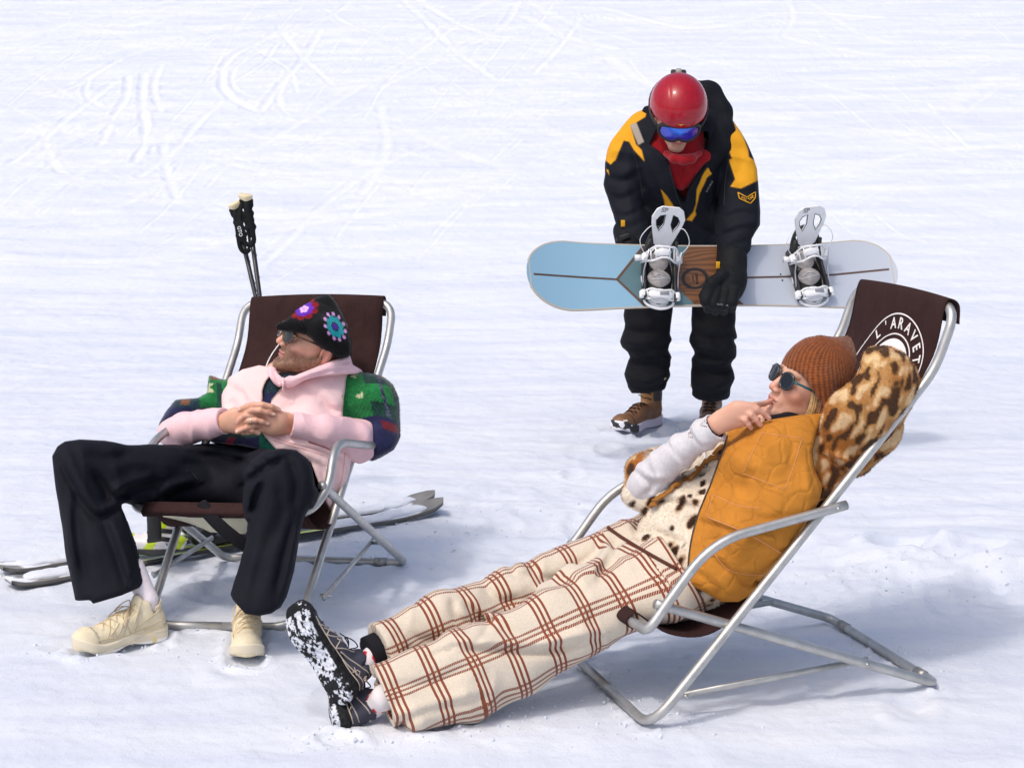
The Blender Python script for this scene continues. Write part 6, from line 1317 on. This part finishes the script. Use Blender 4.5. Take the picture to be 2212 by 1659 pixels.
    mesh('glove_cord', *sweep(spline([P(1343, 505, 7.86), P(1333, 518, 7.84), P(1340, 530, 7.83), P(1356, 536, 7.80)], 6), .0035, 8), blk, gg); mesh('glove_buckle', *box(P(1350, 512, 7.80), (A3(1, 0, .3), A3(0, 1, 0), A3(-.3, 0, 1)), (.02, .006, .010), .3), blk, gg)
    return body
boarder = build_boarder()

# ================================================================ SNOWBOARD WITH ITS BINDINGS
def build_board():
    Lp, Rp = P(1133, 594, 7.60), P(1932, 590, 7.93); ctr = (Lp + Rp) / 2; ex = nrm(Rp - Lp); ey = nrm(A3(0, .52, .85) - ex * (A3(0, .52, .85) @ ex)); ez = np.cross(ex, ey)
    if ez[1] > 0: ez = -ez
    half = np.linalg.norm(Rp - Lp) / 2; off = -ez * .0
    ns_, nw = 520, 120
    def hw(s):
        a = abs(s) / half; w0 = .124 + .018 * min(1, a / .78) ** 2
        tipr = .19; d = half - abs(s)
        k = 1 if d > tipr else math.sqrt(max(0, 1 - ((tipr - d) / tipr) ** 2.3)); 
        if s > 0: k = 1 if d > tipr * .9 else max(.0, 1 - ((tipr * .9 - d) / (tipr * .9)) ** 2.6) ** .6 if d > 0 else 0
        return w0 * k
    bend = lambda s: .42 * max(0, abs(s) - half * .62) ** 2 * (1.2 if s < 0 else 1.)
    sv = half * np.sin(np.linspace(-1, 1, ns_) * math.pi / 2) * .25 + np.linspace(-half, half, ns_) * .75; T = []; 
    for s in sv:
        w_ = hw(s)
        for jx in np.linspace(-1, 1, nw): T.append(ctr + ex * s + ey * jx * w_ + ez * bend(s) - ey * .006)
    T = np.array(T); Bt = T - ez * .008; x, y = px_of(T)
    yy = np.tile(np.linspace(-1, 1, nw), ns_); ss = np.repeat(sv, nw)
    lb, te, wd, wh, dk = A3(.23, .41, .55), A3(.09, .175, .205), A3(.16, .066, .024), A3(.44, .485, .565), A3(.075, .035, .018)
    wy = (y - 604) ; chev = lambda x0, sl: x - (x0 + np.abs(wy) * sl)
    g1 = chev(1333, np.where(wy < 0, .80, 1.06)); g2 = x - (1444 + np.abs(wy) * np.where(wy < 0, .62, 1.05)); g3 = x - (1548 + np.abs(wy) * 1.04)
    col = np.where((g1 < 0)[:, None], lb, np.where((g2 < 0)[:, None], te, np.where((g3 < 0)[:, None], wd, wh)))
    gr = (1 + .35 * np.sin((yy * 40 + vnoise(np.stack([ss * 6, yy * 3, 0 * ss], -1), 1, 3) * 14)))[:, None]; m = (g2 >= 0) & (g3 < 0); col = np.where(m[:, None], col * gr, col)
    ml = sstep(4.4, 3.0, np.abs(g1))[:, None]; col = col * (1 - ml) + dk * 1.4 * ml; ml = sstep(3.2, 2.0, np.abs(g3))[:, None]; col = col * (1 - ml) + dk * ml
    cl = np.interp(x, [1150, 1250, 1333, 1500, 1613, 1702, 1800, 1921], [592, 599, 604, 602, 600, 598, 594, 582])
    ml = (sstep(2.9, 1.5, np.abs(y - cl)) * (((x > 1153) & (x < 1333)) | ((x > 1548) & (x < 1921))))[:, None]; col = col * (1 - ml) + dk * ml
    r_ = np.hypot((x - 1501) / 30., (y - 602) / 23.5); ml = (sstep(1.03, .97, r_) * sstep(.70, .76, r_))[:, None]; col = col * (1 - ml) + A3(.014, .011, .010) * ml
    col = col * (1 + .03 * vnoise(T, 300, 3))[:, None]
    V = np.concatenate([T, Bt]); n = len(T); idx = np.arange(n).reshape(ns_, nw)
    Q = [np.stack([idx[:-1, :-1], idx[1:, :-1], idx[1:, 1:], idx[:-1, 1:]], -1).reshape(-1, 4)]; Q.append(Q[0][:, ::-1] + n)
    for e in (idx[:, 0], idx[:, -1]): Q.append(np.stack([e[:-1], e[1:], e[1:] + n, e[:-1] + n], 1))
    for e in (idx[0], idx[-1]): Q.append(np.stack([e[:-1], e[1:], e[1:] + n, e[:-1] + n], 1))
    colb = np.tile(A3(.55, .50, .42), (n, 1))
    root = empty('snowboard', tuple(ctr), 'blue, wood and white snowboard with white bindings held by the standing person', 'snowboard')
    mesh('deck', V, np.concatenate(Q), mat('satin_topsheet', rough=.38, attr='Col'), root, col=np.concatenate([col, colb]))
    edge = [ctr + ex * s - ey * (hw(s) + .006) + ez * (bend(s) - .004) for s in sv[6:-6:4]] ; edge2 = [ctr + ex * s + ey * (hw(s) - .006) + ez * (bend(s) - .004) for s in sv[6:-6:4]]
    mesh('edge', *sweep(edge + edge2[::-1] + [edge[0]], .0048, 8, cap=False), mat('pale_sidewall', (.46, .41, .34), .5), root)
    B = BVHTree.FromPolygons([Vector(v) for v in T], [tuple(int(i) for i in q) for q in Q[0]])
    def on(px_, py_): h = B.ray_cast(Vector(_C), Vector(nrm(ray(px_, py_)))); return np.array(h[0])
    for s_, xx in (('GOOD', 1497), ('BOARD', 1505)):
        a, b_ = on(xx + 1, 611 if len(s_) == 4 else 614), on(xx - 1, 594 if len(s_) == 4 else 590)
        place_text('deck_lettering', text_mesh(s_), a, b_, ez, .0015, root, mat('black_deck_print', (.014, .011, .010), .6), 1.)
    # ---- bindings
    whm = mat('white_binding_plastic', (.76, .77, .78), .38, var=.05, varscale=40); bk = mat('black_binding_plastic', (.022, .022, .024), .5); pad = mat('grey_footbed', (.48, .45, .44), .8, var=.12, varscale=50); stl = mat('binding_steel', (.55, .55, .57), .3, 1.); lg = mat('grey_binding_print', (.25, .25, .27), .6)
    def binding(px_, py_, rot, label):
        c = on(px_, py_); ca, sa = math.cos(rot), math.sin(rot); fxx = ex * ca + ey * sa; fyy = ey * ca - ex * sa
        # plastic parts, local: x across the foot, y to the heel, z off the deck
        Wd = lambda a, b_, z_=0.: c + fxx * a * 1.14 + fyy * b_ + ez * z_
        base = [Wd(0, 0)]
        o = [(math.sin(a) * (.052 if math.cos(a) > 0 else .060) * (1 + .12 * math.sin(a) ** 2), math.cos(a) * .128) for a in np.linspace(0, 2 * math.pi, 40, endpoint=False)]
        bp = mesh('binding', *plate(o, Wd(0, -.004, .002), fxx, fyy, .010 if np.cross(fxx, fyy) @ ez > 0 else -.010), whm, root); bp['label'] = label
        def blob(name, cx, cy, rx, ry, z0, th, m, k=1.):
            n_ = 30; o_ = [(cx + math.cos(a) * rx * (1 + .10 * math.cos(2 * a) * k), cy + math.sin(a) * ry) for a in np.linspace(0, 2 * math.pi, n_, endpoint=False)]; sg = 1 if np.cross(fxx, fyy) @ ez > 0 else -1
            return mesh(name, *plate(o_, Wd(0, 0, z0), fxx, fyy, th * sg), m, bp)
        blob('baseplate_gap', 0, .0, .050, .118, .011, .003, bk); blob('heel_pad', 0, .058, .036, .042, .013, .008, pad); blob('footbed', 0, -.012, .042, .036, .013, .012, pad); blob('toe_ramp', 0, -.085, .044, .030, .010, .014, whm)
        mesh('footbed_rib', *joinm([sweep([Wd(-.032, -.022, .027), Wd(.036, -.010, .027)], .0018, 6), sweep([Wd(-.02, -.008, .027), Wd(.0, .006, .027), Wd(.022, -.002, .027)], .0018, 6)]), whm, bp)
        for s in (-1, 1):
            mesh('side_rail', *box(Wd(s * .053, .0, .022), (fxx, fyy, ez), (.005, .105, .020), .3), bk, bp); mesh('side_rail_arm', *sweep([Wd(s * .056, .06, .12), Wd(s * .060, .0, .055), Wd(s * .061, -.055, .035)], .0032, 8), stl, bp)
        # heel hoop and highback
        hoop = spline([Wd(-.052, .04, .035), Wd(-.050, .105, .060), Wd(-.034, .150, .10), Wd(0, .163, .112), Wd(.034, .150, .10), Wd(.050, .105, .060), Wd(.052, .04, .035)], 6); mesh('heel_hoop', *sweep(hoop, .0075, 8), bk, bp)
        up = nrm(ez * .80 + fyy * .55); oh = Wd(0, .112, .075); 
        sg = 1 if np.cross(fxx, up) @ fyy < 0 else -1
        ol = [(-.030, .0), (-.052, .085), (-.056, .115), (-.045, .150), (-.028, .163), (.028, .163), (.045, .150), (.056, .115), (.052, .085), (.030, .0), (.012, -.018), (-.012, -.018)]
        h1_ = [(-.030, .122), (-.040, .102), (-.036, .082), (-.024, .056), (-.012, .088), (-.013, .130)]; h2_ = [(-a, b_) for a, b_ in h1_][::-1]
        ol = [(a * 1.16, b_) for a, b_ in ol]; h1_ = [(a * 1.16, b_) for a, b_ in h1_]; h2_ = [(a * 1.16, b_) for a, b_ in h2_]
        for s in (-1, 1): mesh('highback_leg', *sweep([Wd(s * .045, .112, .10), Wd(s * .050, .09, .06), Wd(s * .052, .06, .03)], .007, 8), bk, bp)
        hb = mesh('highback', *plate(ol, oh, fxx, up, .008, (h1_, h2_)), whm, bp, smooth=False)
        for hh_ in (h1_, h2_): mesh('highback_cutout_rim', *sweep([oh + fxx * a + up * b_ - np.cross(fxx, up) * 0 + np.cross(fxx, up) * .008 for a, b_ in hh_ + [hh_[0]]], .0016, 6), bk, hb)
        sp = [(-.040, -.06), (-.050, .03), (-.040, .012), (.040, .012), (.050, .03), (.040, -.06), (.030, -.02), (0, -.004), (-.030, -.02)]
        mesh('highback_spine', *plate(sp, oh - up * .0 - np.cross(fxx, up) * .006, fxx, up, .007), bk, hb, smooth=False)
        nn = nrm(_C - oh); th = np.cross(fxx, up); fsg = 1 if th @ nn > 0 else -1
        a, b_ = (oh - fxx * .036 + up * .150), (oh - fxx * .010 + up * .150); place_text('highback_lettering', text_mesh('SP'), a, b_, th * fsg, .0095 if fsg > 0 else .0015, hb, lg)
        # straps: arched bands with cut-outs
        def strap(y0, z0, arch, wdt, nm, lift_y=.0):
            rows = []; n_ = 22
            for t_ in np.linspace(-1, 1, n_): rows.append((t_ * .066, y0 + lift_y * (1 - t_ * t_), z0 + arch * (1 - abs(t_) ** 2.2)))
            pts = [Wd(*r_) for r_ in rows]; items = []; wv = nrm(fyy * .85 + ez * .5)
            w2 = lambda t_: wdt * (.55 + .45 * (1 - abs(t_) ** 3)) + .008 * math.exp(-((t_ - .55) / .25) ** 2) + .008 * math.exp(-((t_ + .55) / .25) ** 2)
            tt = np.linspace(-1, 1, n_)
            items.append(sweep([q + wv * w2(t_) for q, t_ in zip(pts, tt)], .0042, 8)); items.append(sweep([q - wv * w2(t_) for q, t_ in zip(pts, tt)], .0042, 8))
            for t_ in (-.92, -.7, -.45, -.2, .2, .45, .7, .92):
                i = int((t_ + 1) / 2 * (n_ - 1)); i2 = min(n_ - 1, i + 1); items.append(sweep([pts[i] + wv * w2(tt[i]), pts[i2] - wv * w2(tt[i2])], .0035, 6))
            mesh(nm, *joinm(items), whm, bp)
            mid = pts[n_ // 2]; mesh('strap_pad', *sweep(pts[5:14], [.006] + [.014] * 7 + [.006], 10, (nrm(np.cross(ex, wv)), .3)), whm, bp)
            return pts
        pk = strap(.050, .045, .085, .020, 'ankle_strap'); 
        tb = strap(-.088, .018, .034, .012, 'toe_strap')
        mesh('toe_strap_pad', *sweep(tb[4:18], [.008] + [.017] * 12 + [.008], 12, (ez, .35)), whm, bp); mesh('toe_strap_window', *box(tb[12] + ez * .007, (ex, fyy, ez), (.018, .006, .003), .3), mat('grey_window', (.22, .23, .26), .5), bp)
        for q in (pk[1], pk[-2], tb[1], tb[-2]):
            mesh('buckle', *box(q + ez * .006, (ex, fyy, ez), (.013, .016, .009), .35), whm, bp); mesh('buckle_lever', *box(q + ez * .016 + fyy * .003, (ex, fyy, ez), (.008, .013, .004), .4), stl if False else whm, bp)
        mesh('ratchet_knob', *sweep([pk[1] - ex * .012, pk[1] - ex * .036], [.011, .013], 14), whm, bp)
        mesh('toe_hoop', *sweep(spline([Wd(-.056, -.075, .012), Wd(-.045, -.118, .014), Wd(0, -.136, .015), Wd(.045, -.118, .014), Wd(.056, -.075, .012)], 6), .005, 8), whm, bp)
        for s in (-1, 1): mesh('cable', *sweep(spline([Wd(s * .052, .06, .05), Wd(s * .085, .10, .11), Wd(s * .06, .14, .15), Wd(s * .03, .15, .13)], 6), .0018, 6), whm, bp)
    binding(1420, 600, -.10, 'binding on the dark teal part of the deck'); binding(1742, 596, .11, 'binding on the white half of the deck')
    for x_, y_ in ((1686, 593), (1690, 606), (1840, 640)): mesh('insert_screw', *sweep([on(x_, y_) - ez * .001, on(x_, y_) + ez * .0015], .0035, 10), bk, root)
    return root
board = build_board()
# ================================================================ SKIS, POLES AND STRAPS BEHIND THE LEFT CHAIR
def build_ski(a, b_, label, tipside):
    """a ski lying on the snow from its tail (a) to its tip (b_), both ends lifted"""
    pa, pb = G(*a, .02), G(*b_, .02); ex = nrm(pb - pa); L = np.linalg.norm(pb - pa); ey = nrm(np.cross(A3(0, 0, 1), ex)); n = 90; V = []; C_ = []
    nw = 11
    for k in range(n):
        t = k / (n - 1); s = t * L; tip = max(0, s - (L - .26)); tail = max(0, .12 - s); z = .018 + .75 * tip ** 2 * .85 + .9 * tail ** 2 * 1.2 + .012 * math.sin(math.pi * t)
        w = .036 + .017 * abs(2 * t - 1) ** 1.6; e = min(1, math.sqrt(max(0, (L - s) / .07))) if s > L - .07 else min(1, .55 + .45 * s / .03); w *= e
        for j in np.linspace(-1, 1, nw):
            q = pa + ex * s + ey * j * w; V.append(A3(q[0], q[1], z))
    V = np.array(V); T = V.copy(); m = len(V); Bt = T - A3(0, 0, .014); idx = np.arange(m).reshape(n, nw)
    Q = [np.stack([idx[:-1, :-1], idx[1:, :-1], idx[1:, 1:], idx[:-1, 1:]], -1).reshape(-1, 4)]; Q.append(Q[0][:, ::-1] + m)
    for e in (idx[:, 0], idx[:, -1], idx[0], idx[-1]): Q.append(np.stack([e[:-1], e[1:], e[1:] + m, e[:-1] + m], 1))
    tt = np.repeat(np.linspace(0, 1, n), nw); jj = np.tile(np.linspace(-1, 1, nw), n)
    col = np.tile(A3(.20, .19, .17), (m, 1)) * (1 + .5 * vnoise(T, 30, 3))[:, None]
    mid = (tt > .27) & (tt < .70); col[mid] = (.012, .013, .014); col[mid & (np.abs(np.abs(jj) - .75) < .2)] = (.50, .62, .015)
    sn = (fbm(T, 14, 3, 4) + .10 > .02) & (~mid) & (np.abs(jj) < .82) & (tt < .93) ; col[sn] = (.86, .88, .93)
    root = empty('ski', tuple((pa + pb) / 2), label, 'ski', 'pair of skis lying behind the left chair')
    mesh('ski_body', np.concatenate([T, Bt]), np.concatenate(Q), mat('ski_topsheet', rough=.35, attr='Col', bump=[('noise', 60, .4, .003, NS)]), root, col=np.concatenate([col, np.tile(A3(.03, .03, .03), (m, 1))]))
    # heaps of snow clinging to the ski
    rs = np.random.RandomState(int(a[0]) % 97)
    for t0_, t1_ in ((.05, .26), (.72, .93)):
     k = SK(); k.k = .02
     for i in range(30):
        t = t0_ + (t1_ - t0_) * i / 29; q = pa + ex * t * L + ey * rs.uniform(-.014, .014); s = t * L; tip = max(0, s - (L - .26)); z = .02 + .64 * tip ** 2
        k.add(ell(A3(q[0], q[1], z), A3(.030, .018, .008) * rs.uniform(.8, 1.25)), [A3(q[0], q[1], z)], .04)
     V_, Q_ = k.build(.004, post=lambda p, d: d - .006 * vnoise(p, 60, 3) * .4); mesh("snow_crust", V_, Q_, bpy.data.materials['snow'], root)
    bk = mat('black_ski_binding', (.015, .015, .017), .4, bump=[('noise', 80, .3, .004, NS)]); lime = mat('lime_plastic', (.48, .66, .01), .35); wt = mat('white_ski_plastic', (.68, .68, .70), .35); st = mat('ski_steel', (.5, .5, .5), .3, 1.)
    up = A3(0, 0, 1)
    bd = mesh('binding', *box(pa + ex * L * .50 + up * .03, (ex, ey, up), (.17, .032, .012), .3), bk, root)
    for t_, h_ in ((.415, .035), (.585, .04)):
        mesh('binding_toe_piece' if t_ > .5 else 'binding_heel_piece', *box(pa + ex * L * t_ + up * (.04 + h_ / 2), (nrm(ex + up * (.3 if t_ < .5 else -.3)), ey, nrm(up - ex * (.3 if t_ < .5 else -.3))), (.050, .030, h_ * .62), .35), bk, bd)
        mesh('lime_insert', *box(pa + ex * L * (t_ + .012) + up * (.05 + h_), (nrm(ex + up * .3), ey, nrm(up - ex * .3)), (.026, .022, .008), .3), lime, bd)
        mesh('brake_arm', *sweep([pa + ex * L * t_ + up * .04 + ey * .04, pa + ex * (L * t_ - .05) + up * .07 + ey * .046, pa + ex * (L * t_ - .10) + up * .02 + ey * .05], .0035, 8), st, bd)
    mesh('steel_plate', *box(pa + ex * L * .545 + up * .047, (ex, ey, up), (.04, .022, .006), .3), st, bd)
    return root, pa, ex, ey, L
sk1 = build_ski((18, 1258), (958, 1098), 'nearer of the two skis lying in the snow behind the left chair', 1)
sk2 = build_ski((0, 1228), (940, 1082), 'farther of the two skis lying in the snow behind the left chair', 1)
# ---- ski boot standing on the far ski, seen between the legs
def build_boot():
    k = SK(); k.k = .02; B_ = P
    k.ch([(262, 1170, 6.25), (330, 1176, 6.25), (385, 1172, 6.25)], [22, 24, 18]); k.ch([(345, 1165, 6.26), (352, 1120, 6.28), (358, 1075, 6.30)], [30, 30, 30])
    V, Q = k.build(.005, post=lambda p, d: d - .002 * np.sin(p[:, 2] * 160)); x, y = px_of(V); col = np.tile(A3(.72, .70, .72), (len(V), 1))
    lm = (((x + y * .6) % 60) < 22) & (y > 1120); col[lm] = (.50, .66, .01); col[(y > 1186)] = (.015, .015, .017); col[(vnoise(V, 30, 3) > .22)] = (.03, .03, .035)
    o = mesh('ski_boot', V, Q, mat('ski_boot_shell', rough=.3, attr='Col', coat=.3), None, col=col, origin=P(330, 1200, 6.25)); tag(o, 'white and lime ski boot standing on the skis behind the seated man\'s leg', 'ski boot')
    bkm = mat('black_buckle', (.012, .012, .014), .45)
    for yy in (1150, 1168): mesh('buckle', *sweep([P(320, yy, 6.18), P(350, yy - 4, 6.16), P(382, yy, 6.18)], .008, 8), bkm, o)
    mesh('power_strap', *box(P(333, 1130, 6.16), (A3(1, 0, 0), A3(0, 1, 0), A3(0, 0, 1)), (.022, .012, .055), .3), bkm, o)
build_boot()
# ---- poles
def build_pole(top, bot, Yt, label, s):
    pt, pb = P(*top, Yt), A3(0, 0, 0); r = P(*bot, Yt + .03); d = nrm(r - pt); L = (pt[2] + .02) / -d[2]; pb = pt + d * L
    root = empty('ski_pole', tuple(pb), label, 'ski pole', 'pair of ski poles planted behind the left chair'); u = -d; sd = nrm(np.cross(u, A3(0, 1, 0)))
    bk = mat('black_grip_foam', (.012, .014, .015), .8, bump=[('noise', 200, .4, .002, NS)]); cork = mat('pale_cork', (.74, .64, .42), .7); wt = mat('white_pole_print', (.72, .72, .74), .5)
    g = SK(); g.k = .012; q = lambda t: pt - u * t * .80
    g.add(chain([q(.035), q(.09), q(.15), q(.175)], [.0165, .0155, .0175, .013], .01, (A3(0, 1, 0), .95)), [q(0), q(.18)], .03); g.add(chain([q(.04) - sd * .008 * s, q(.03) + sd * .012 * s], [.014, .013], .01), [q(.03)], .03)
    V, Q = g.build(.0026, post=lambda p, d_: d_ - .0012 * np.sin((p @ u.astype(np.float32)) * 260)); gr = mesh('grip', V, Q, bk, root)
    c = SK(); c.k = .01; c.add(chain([q(.030) , q(.012), q(.006) + sd * .010 * s], [.0165, .021, .017], .006), [q(.0), q(.04)], .035)
    V, Q = c.build(.0026, post=lambda p, d_: smax(d_, (p - q(.002).astype(np.float32)) @ nrm(u - sd * .25 * s).astype(np.float32), .003)); mesh('grip_cap', V, Q, cork, gr)
    mesh('shaft', *sweep([q(.14), pt - u * (L - .03), pt - u * L], [.0085, .007, .003], 12), mat('black_carbon_shaft', (.018, .018, .02), .3, .3, coat=.4), root)
    for t0 in (.24, .34, .44): mesh('shaft_stripe', *sweep([q(t0 + k_ * .006) + (sd * math.cos(k_ * .5) + np.cross(sd, u) * math.sin(k_ * .5)) * .0092 for k_ in range(7)], .0019, 6), wt, root)
    yb = pt - u * (L - .07); mesh('basket', *sweep([yb + A3(0, 0, .004), yb, yb - A3(0, 0, .004)], [.012, .032, .030], 20), bk, root)
    st = [q(.028), q(.05) + sd * .020 * s - A3(0, .012, 0), q(.12) + sd * .032 * s - A3(0, .02, 0), q(.20) + sd * .026 * s - A3(0, .02, 0), q(.225) + sd * .006 * s - A3(0, .022, 0), q(.20) - sd * .010 * s - A3(0, .024, 0), q(.12) - sd * .006 * s - A3(0, .024, 0), q(.05) - sd * .0 - A3(0, .022, 0), q(.028)]
    sp = mesh('wrist_strap', *sweep(spline(st, 6), .0085, 8, (A3(0, 1, 0), .35)), bk, root)
    return q, sd, u, sp, wt
q1_, sd1, u1, sp1, wtm = build_pole((505, 437), (552, 640), 7.05, 'ski pole with the lower grip, leaning behind the left chair', -1)
q2_, sd2, u2, sp2, _ = build_pole((531, 419), (561, 640), 7.0, 'ski pole with the higher grip, leaning behind the left chair', 1)
a_ = q1_(.16) - A3(0, .04, 0) + sd1 * -.0; 
# flat strap end with stitched letters
mesh('strap_loop', *box(P(519, 500, 6.93), (nrm([.25, 0, -1]), A3(0, 1, 0), nrm([1, 0, .25])), (.036, .004, .015), .3), bpy.data.materials['black_grip_foam'], sp1)
place_text('strap_lettering', text_mesh('GTO'), P(516, 489, 6.925), P(521, 511, 6.925), A3(0, -1, 0), .002, sp1, wtm)

# ---- black webbing hanging under the left chair, cream back of its seat
web = mat('black_webbing', (.010, .010, .013), .8, bump=[('wave', 200, .3, .001, NS)])
o = mesh('webbing_strap', *sweep(spline([P(436, 1090, 5.66), P(452, 1112, 5.64), P(480, 1140, 5.62), P(520, 1172, 5.62), P(545, 1190, 5.66)], 6), .020, 10, (A3(0, 1, 0), .10)), web, None, origin=P(480, 1140, 5.62)); tag(o, 'wide black strap hanging diagonally from the seat of the left chair', 'strap')
# cream outer face of the seat, sagging below its front bar
S_ = [P(352, 1114, 5.68), P(552, 1116, 5.64)]; Bm = [P(455, 1148, 5.74), P(530, 1153, 5.70)]
pan = []
for t in np.linspace(0, 1, 9):
    for s in np.linspace(0, 1, 9):
        a = S_[0] * (1 - s) + S_[1] * s; b_ = Bm[0] * (1 - s) + Bm[1] * s; pan.append(a * (1 - t) + b_ * t + A3(0, .02 * math.sin(math.pi * t), 0))
pn = mesh('seat_underside', pan, [(i * 9 + j, i * 9 + j + 1, i * 9 + j + 10, i * 9 + j + 9) for i in range(8) for j in range(8)], cream_m, cv1); md = pn.modifiers.new('t', 'SOLIDIFY'); md.thickness = .003

# ---- round printed emblem on the two canvases
def emblem(cv, ctr, ex, ey, ez, R, letters, arcs, full=True):
    items = []; B = bvh_of(cv); mesh0 = globals()['mesh']
    def mesh(name, V, Fc, m_, par, smooth=True):
        V = np.array(V, float); h_ = (V - ctr) @ ez
        for i in range(len(V)):
            r_ = B.ray_cast(Vector(V[i] + ez * .3), Vector(-ez))
            if r_[0] is not None: V[i] = np.array(r_[0]) + ez * (h_[i] + .003)
        return mesh0(name, V, Fc, m_, par, smooth=smooth)
    ring = lambda r, w: sweep([ctr + ex * r * math.cos(a) + ey * r * math.sin(a) for a in np.linspace(0, 2 * math.pi, 73)], w, 6, (ez, .3), cap=False)
    if not full: mesh('printed_ring', *ring(R, .0022), print_m, cv); return
    o = mesh('printed_emblem', *joinm([ring(R, .0022), ring(R * .66, .0022)]), print_m, cv)
    mesh('emblem_disc', np.array([ctr - ez * .0008] + [ctr - ez * .0008 + ex * R * .58 * math.cos(a) + ey * R * .58 * math.sin(a) for a in np.linspace(0, 2 * math.pi, 49)[:-1]]), [(0, i, i % 48 + 1) for i in range(1, 49)], print_m, o)
    tri = [ctr + ez * .002 + ex * a + ey * b_ for a, b_ in ((R * .10, R * .40), (-R * .34, R * -.12), (R * .14, -R * .02))]
    mesh('emblem_peak', tri, [(0, 1, 2)], canvas_m, o, smooth=False); tri = [ctr + ez * .003 + ex * a + ey * b_ for a, b_ in ((R * .07, R * .26), (-R * .16, R * .0), (R * .08, R * .02))]; mesh('emblem_peak_light', tri, [(0, 1, 2)], print_m, o, smooth=False)
    n = len(letters)
    for i, chh in enumerate(letters):
        if chh == ' ': continue
        a = arcs[0] + (arcs[1] - arcs[0]) * i / (n - 1); V, Fc = text_mesh(chh); V = V.copy(); V[:, 0] -= (V[:, 0].max() + V[:, 0].min()) / 2; r_ = R * .755; u_ = ex * math.cos(a) + ey * math.sin(a); t_ = -(ex * -math.sin(a) + ey * math.cos(a))
        sc = R * .27; mesh('emblem_letter', ctr + u_ * r_ + ez * .001 + sc * (V[:, :1] * t_ * .92 + V[:, 1:2] * u_ + V[:, 2:] * ez), Fc, print_m, o, smooth=False)
Bc2 = bvh_of(cv2); Bc1 = bvh_of(cv1)
e0, n0 = hit(Bc2, 1907, 796, .001); eyb = nrm(pr2[6] - pr2[20]) * 1.; 
a_, b_ = hit(Bc2, 1870, 690, .004)[0], hit(Bc2, 1940, 712, .004)[0]; exb = nrm(b_ - a_); up_, _ = hit(Bc2, 1930, 720, .004); ez_ = n0; eyb = np.cross(ez_, exb); eyb = eyb * (1 if eyb[2] > 0 else -1); exb = np.cross(eyb, ez_); exb = exb * (1 if exb[0] > 0 else -1)
emblem(cv2, e0, exb, eyb, ez_, .150, "L'ARAVET", (rad(138), rad(24)))
e0, n0 = hit(Bc1, 664, 792, .004); a_, b_ = hit(Bc1, 600, 700, .004)[0], hit(Bc1, 720, 700, .004)[0]; exb = nrm(b_ - a_); eyb = np.cross(n0, exb); eyb = eyb * (1 if eyb[2] > 0 else -1)
emblem(cv1, e0, exb, eyb, n0, .142, "L'ARAVET", (rad(150), rad(30)), False)

# ---- loose crumbs of snow round the feet and bars
def crumbs():
    rs = np.random.RandomState(12); bm = bmesh.new(); bmesh.ops.create_icosphere(bm, subdivisions=1, radius=1); B = np.array([v.co[:] for v in bm.verts]); Fb = np.array([[v.index for v in f.verts] for f in bm.faces]); bm.free(); Vs, Fs = [], []; n = 0
    spots = [(250, 1400, .30, .12), (530, 1430, .12, .10), (420, 1350, .22, .05), (720, 1600, .16, .10), (1330, 1500, .16, .20), (1900, 1410, .28, .10), (1450, 1560, .2, .1), (680, 1215, .25, .10), (1380, 930, .22, .12), (1530, 910, .15, .1), (900, 1150, .5, .35), (1900, 1260, .5, .3), (1100, 1560, .35, .15), (800, 1100, .4, .1), (90, 1240, .25, .06)]
    for (px, py, rx, ry) in spots:
        g = G(px, py)
        for _ in range(int(170 * math.sqrt(rx * ry) / .2)):
            x, y = g[0] + rs.normal(0, rx * .6), g[1] + rs.normal(0, ry * .6); r = .0014 + .0048 * rs.rand() ** 4; z = snowz(x, y) + r * .1
            d = (B * r * rs.uniform(.7, 1.3, 3)) * (1 + .3 * rs.uniform(-1, 1, (len(B), 1))); Vs.append(d + A3(x, y, z)); Fs.append(Fb + n); n += len(B)
    o = mesh('snow_crumbs', np.concatenate(Vs), np.concatenate(Fs), bpy.data.materials['snow'], origin=A3(0, 6, 0)); tag(o, 'loose crumbs of snow scattered round the feet and chair bars', 'snow', kind='stuff')
crumbs()
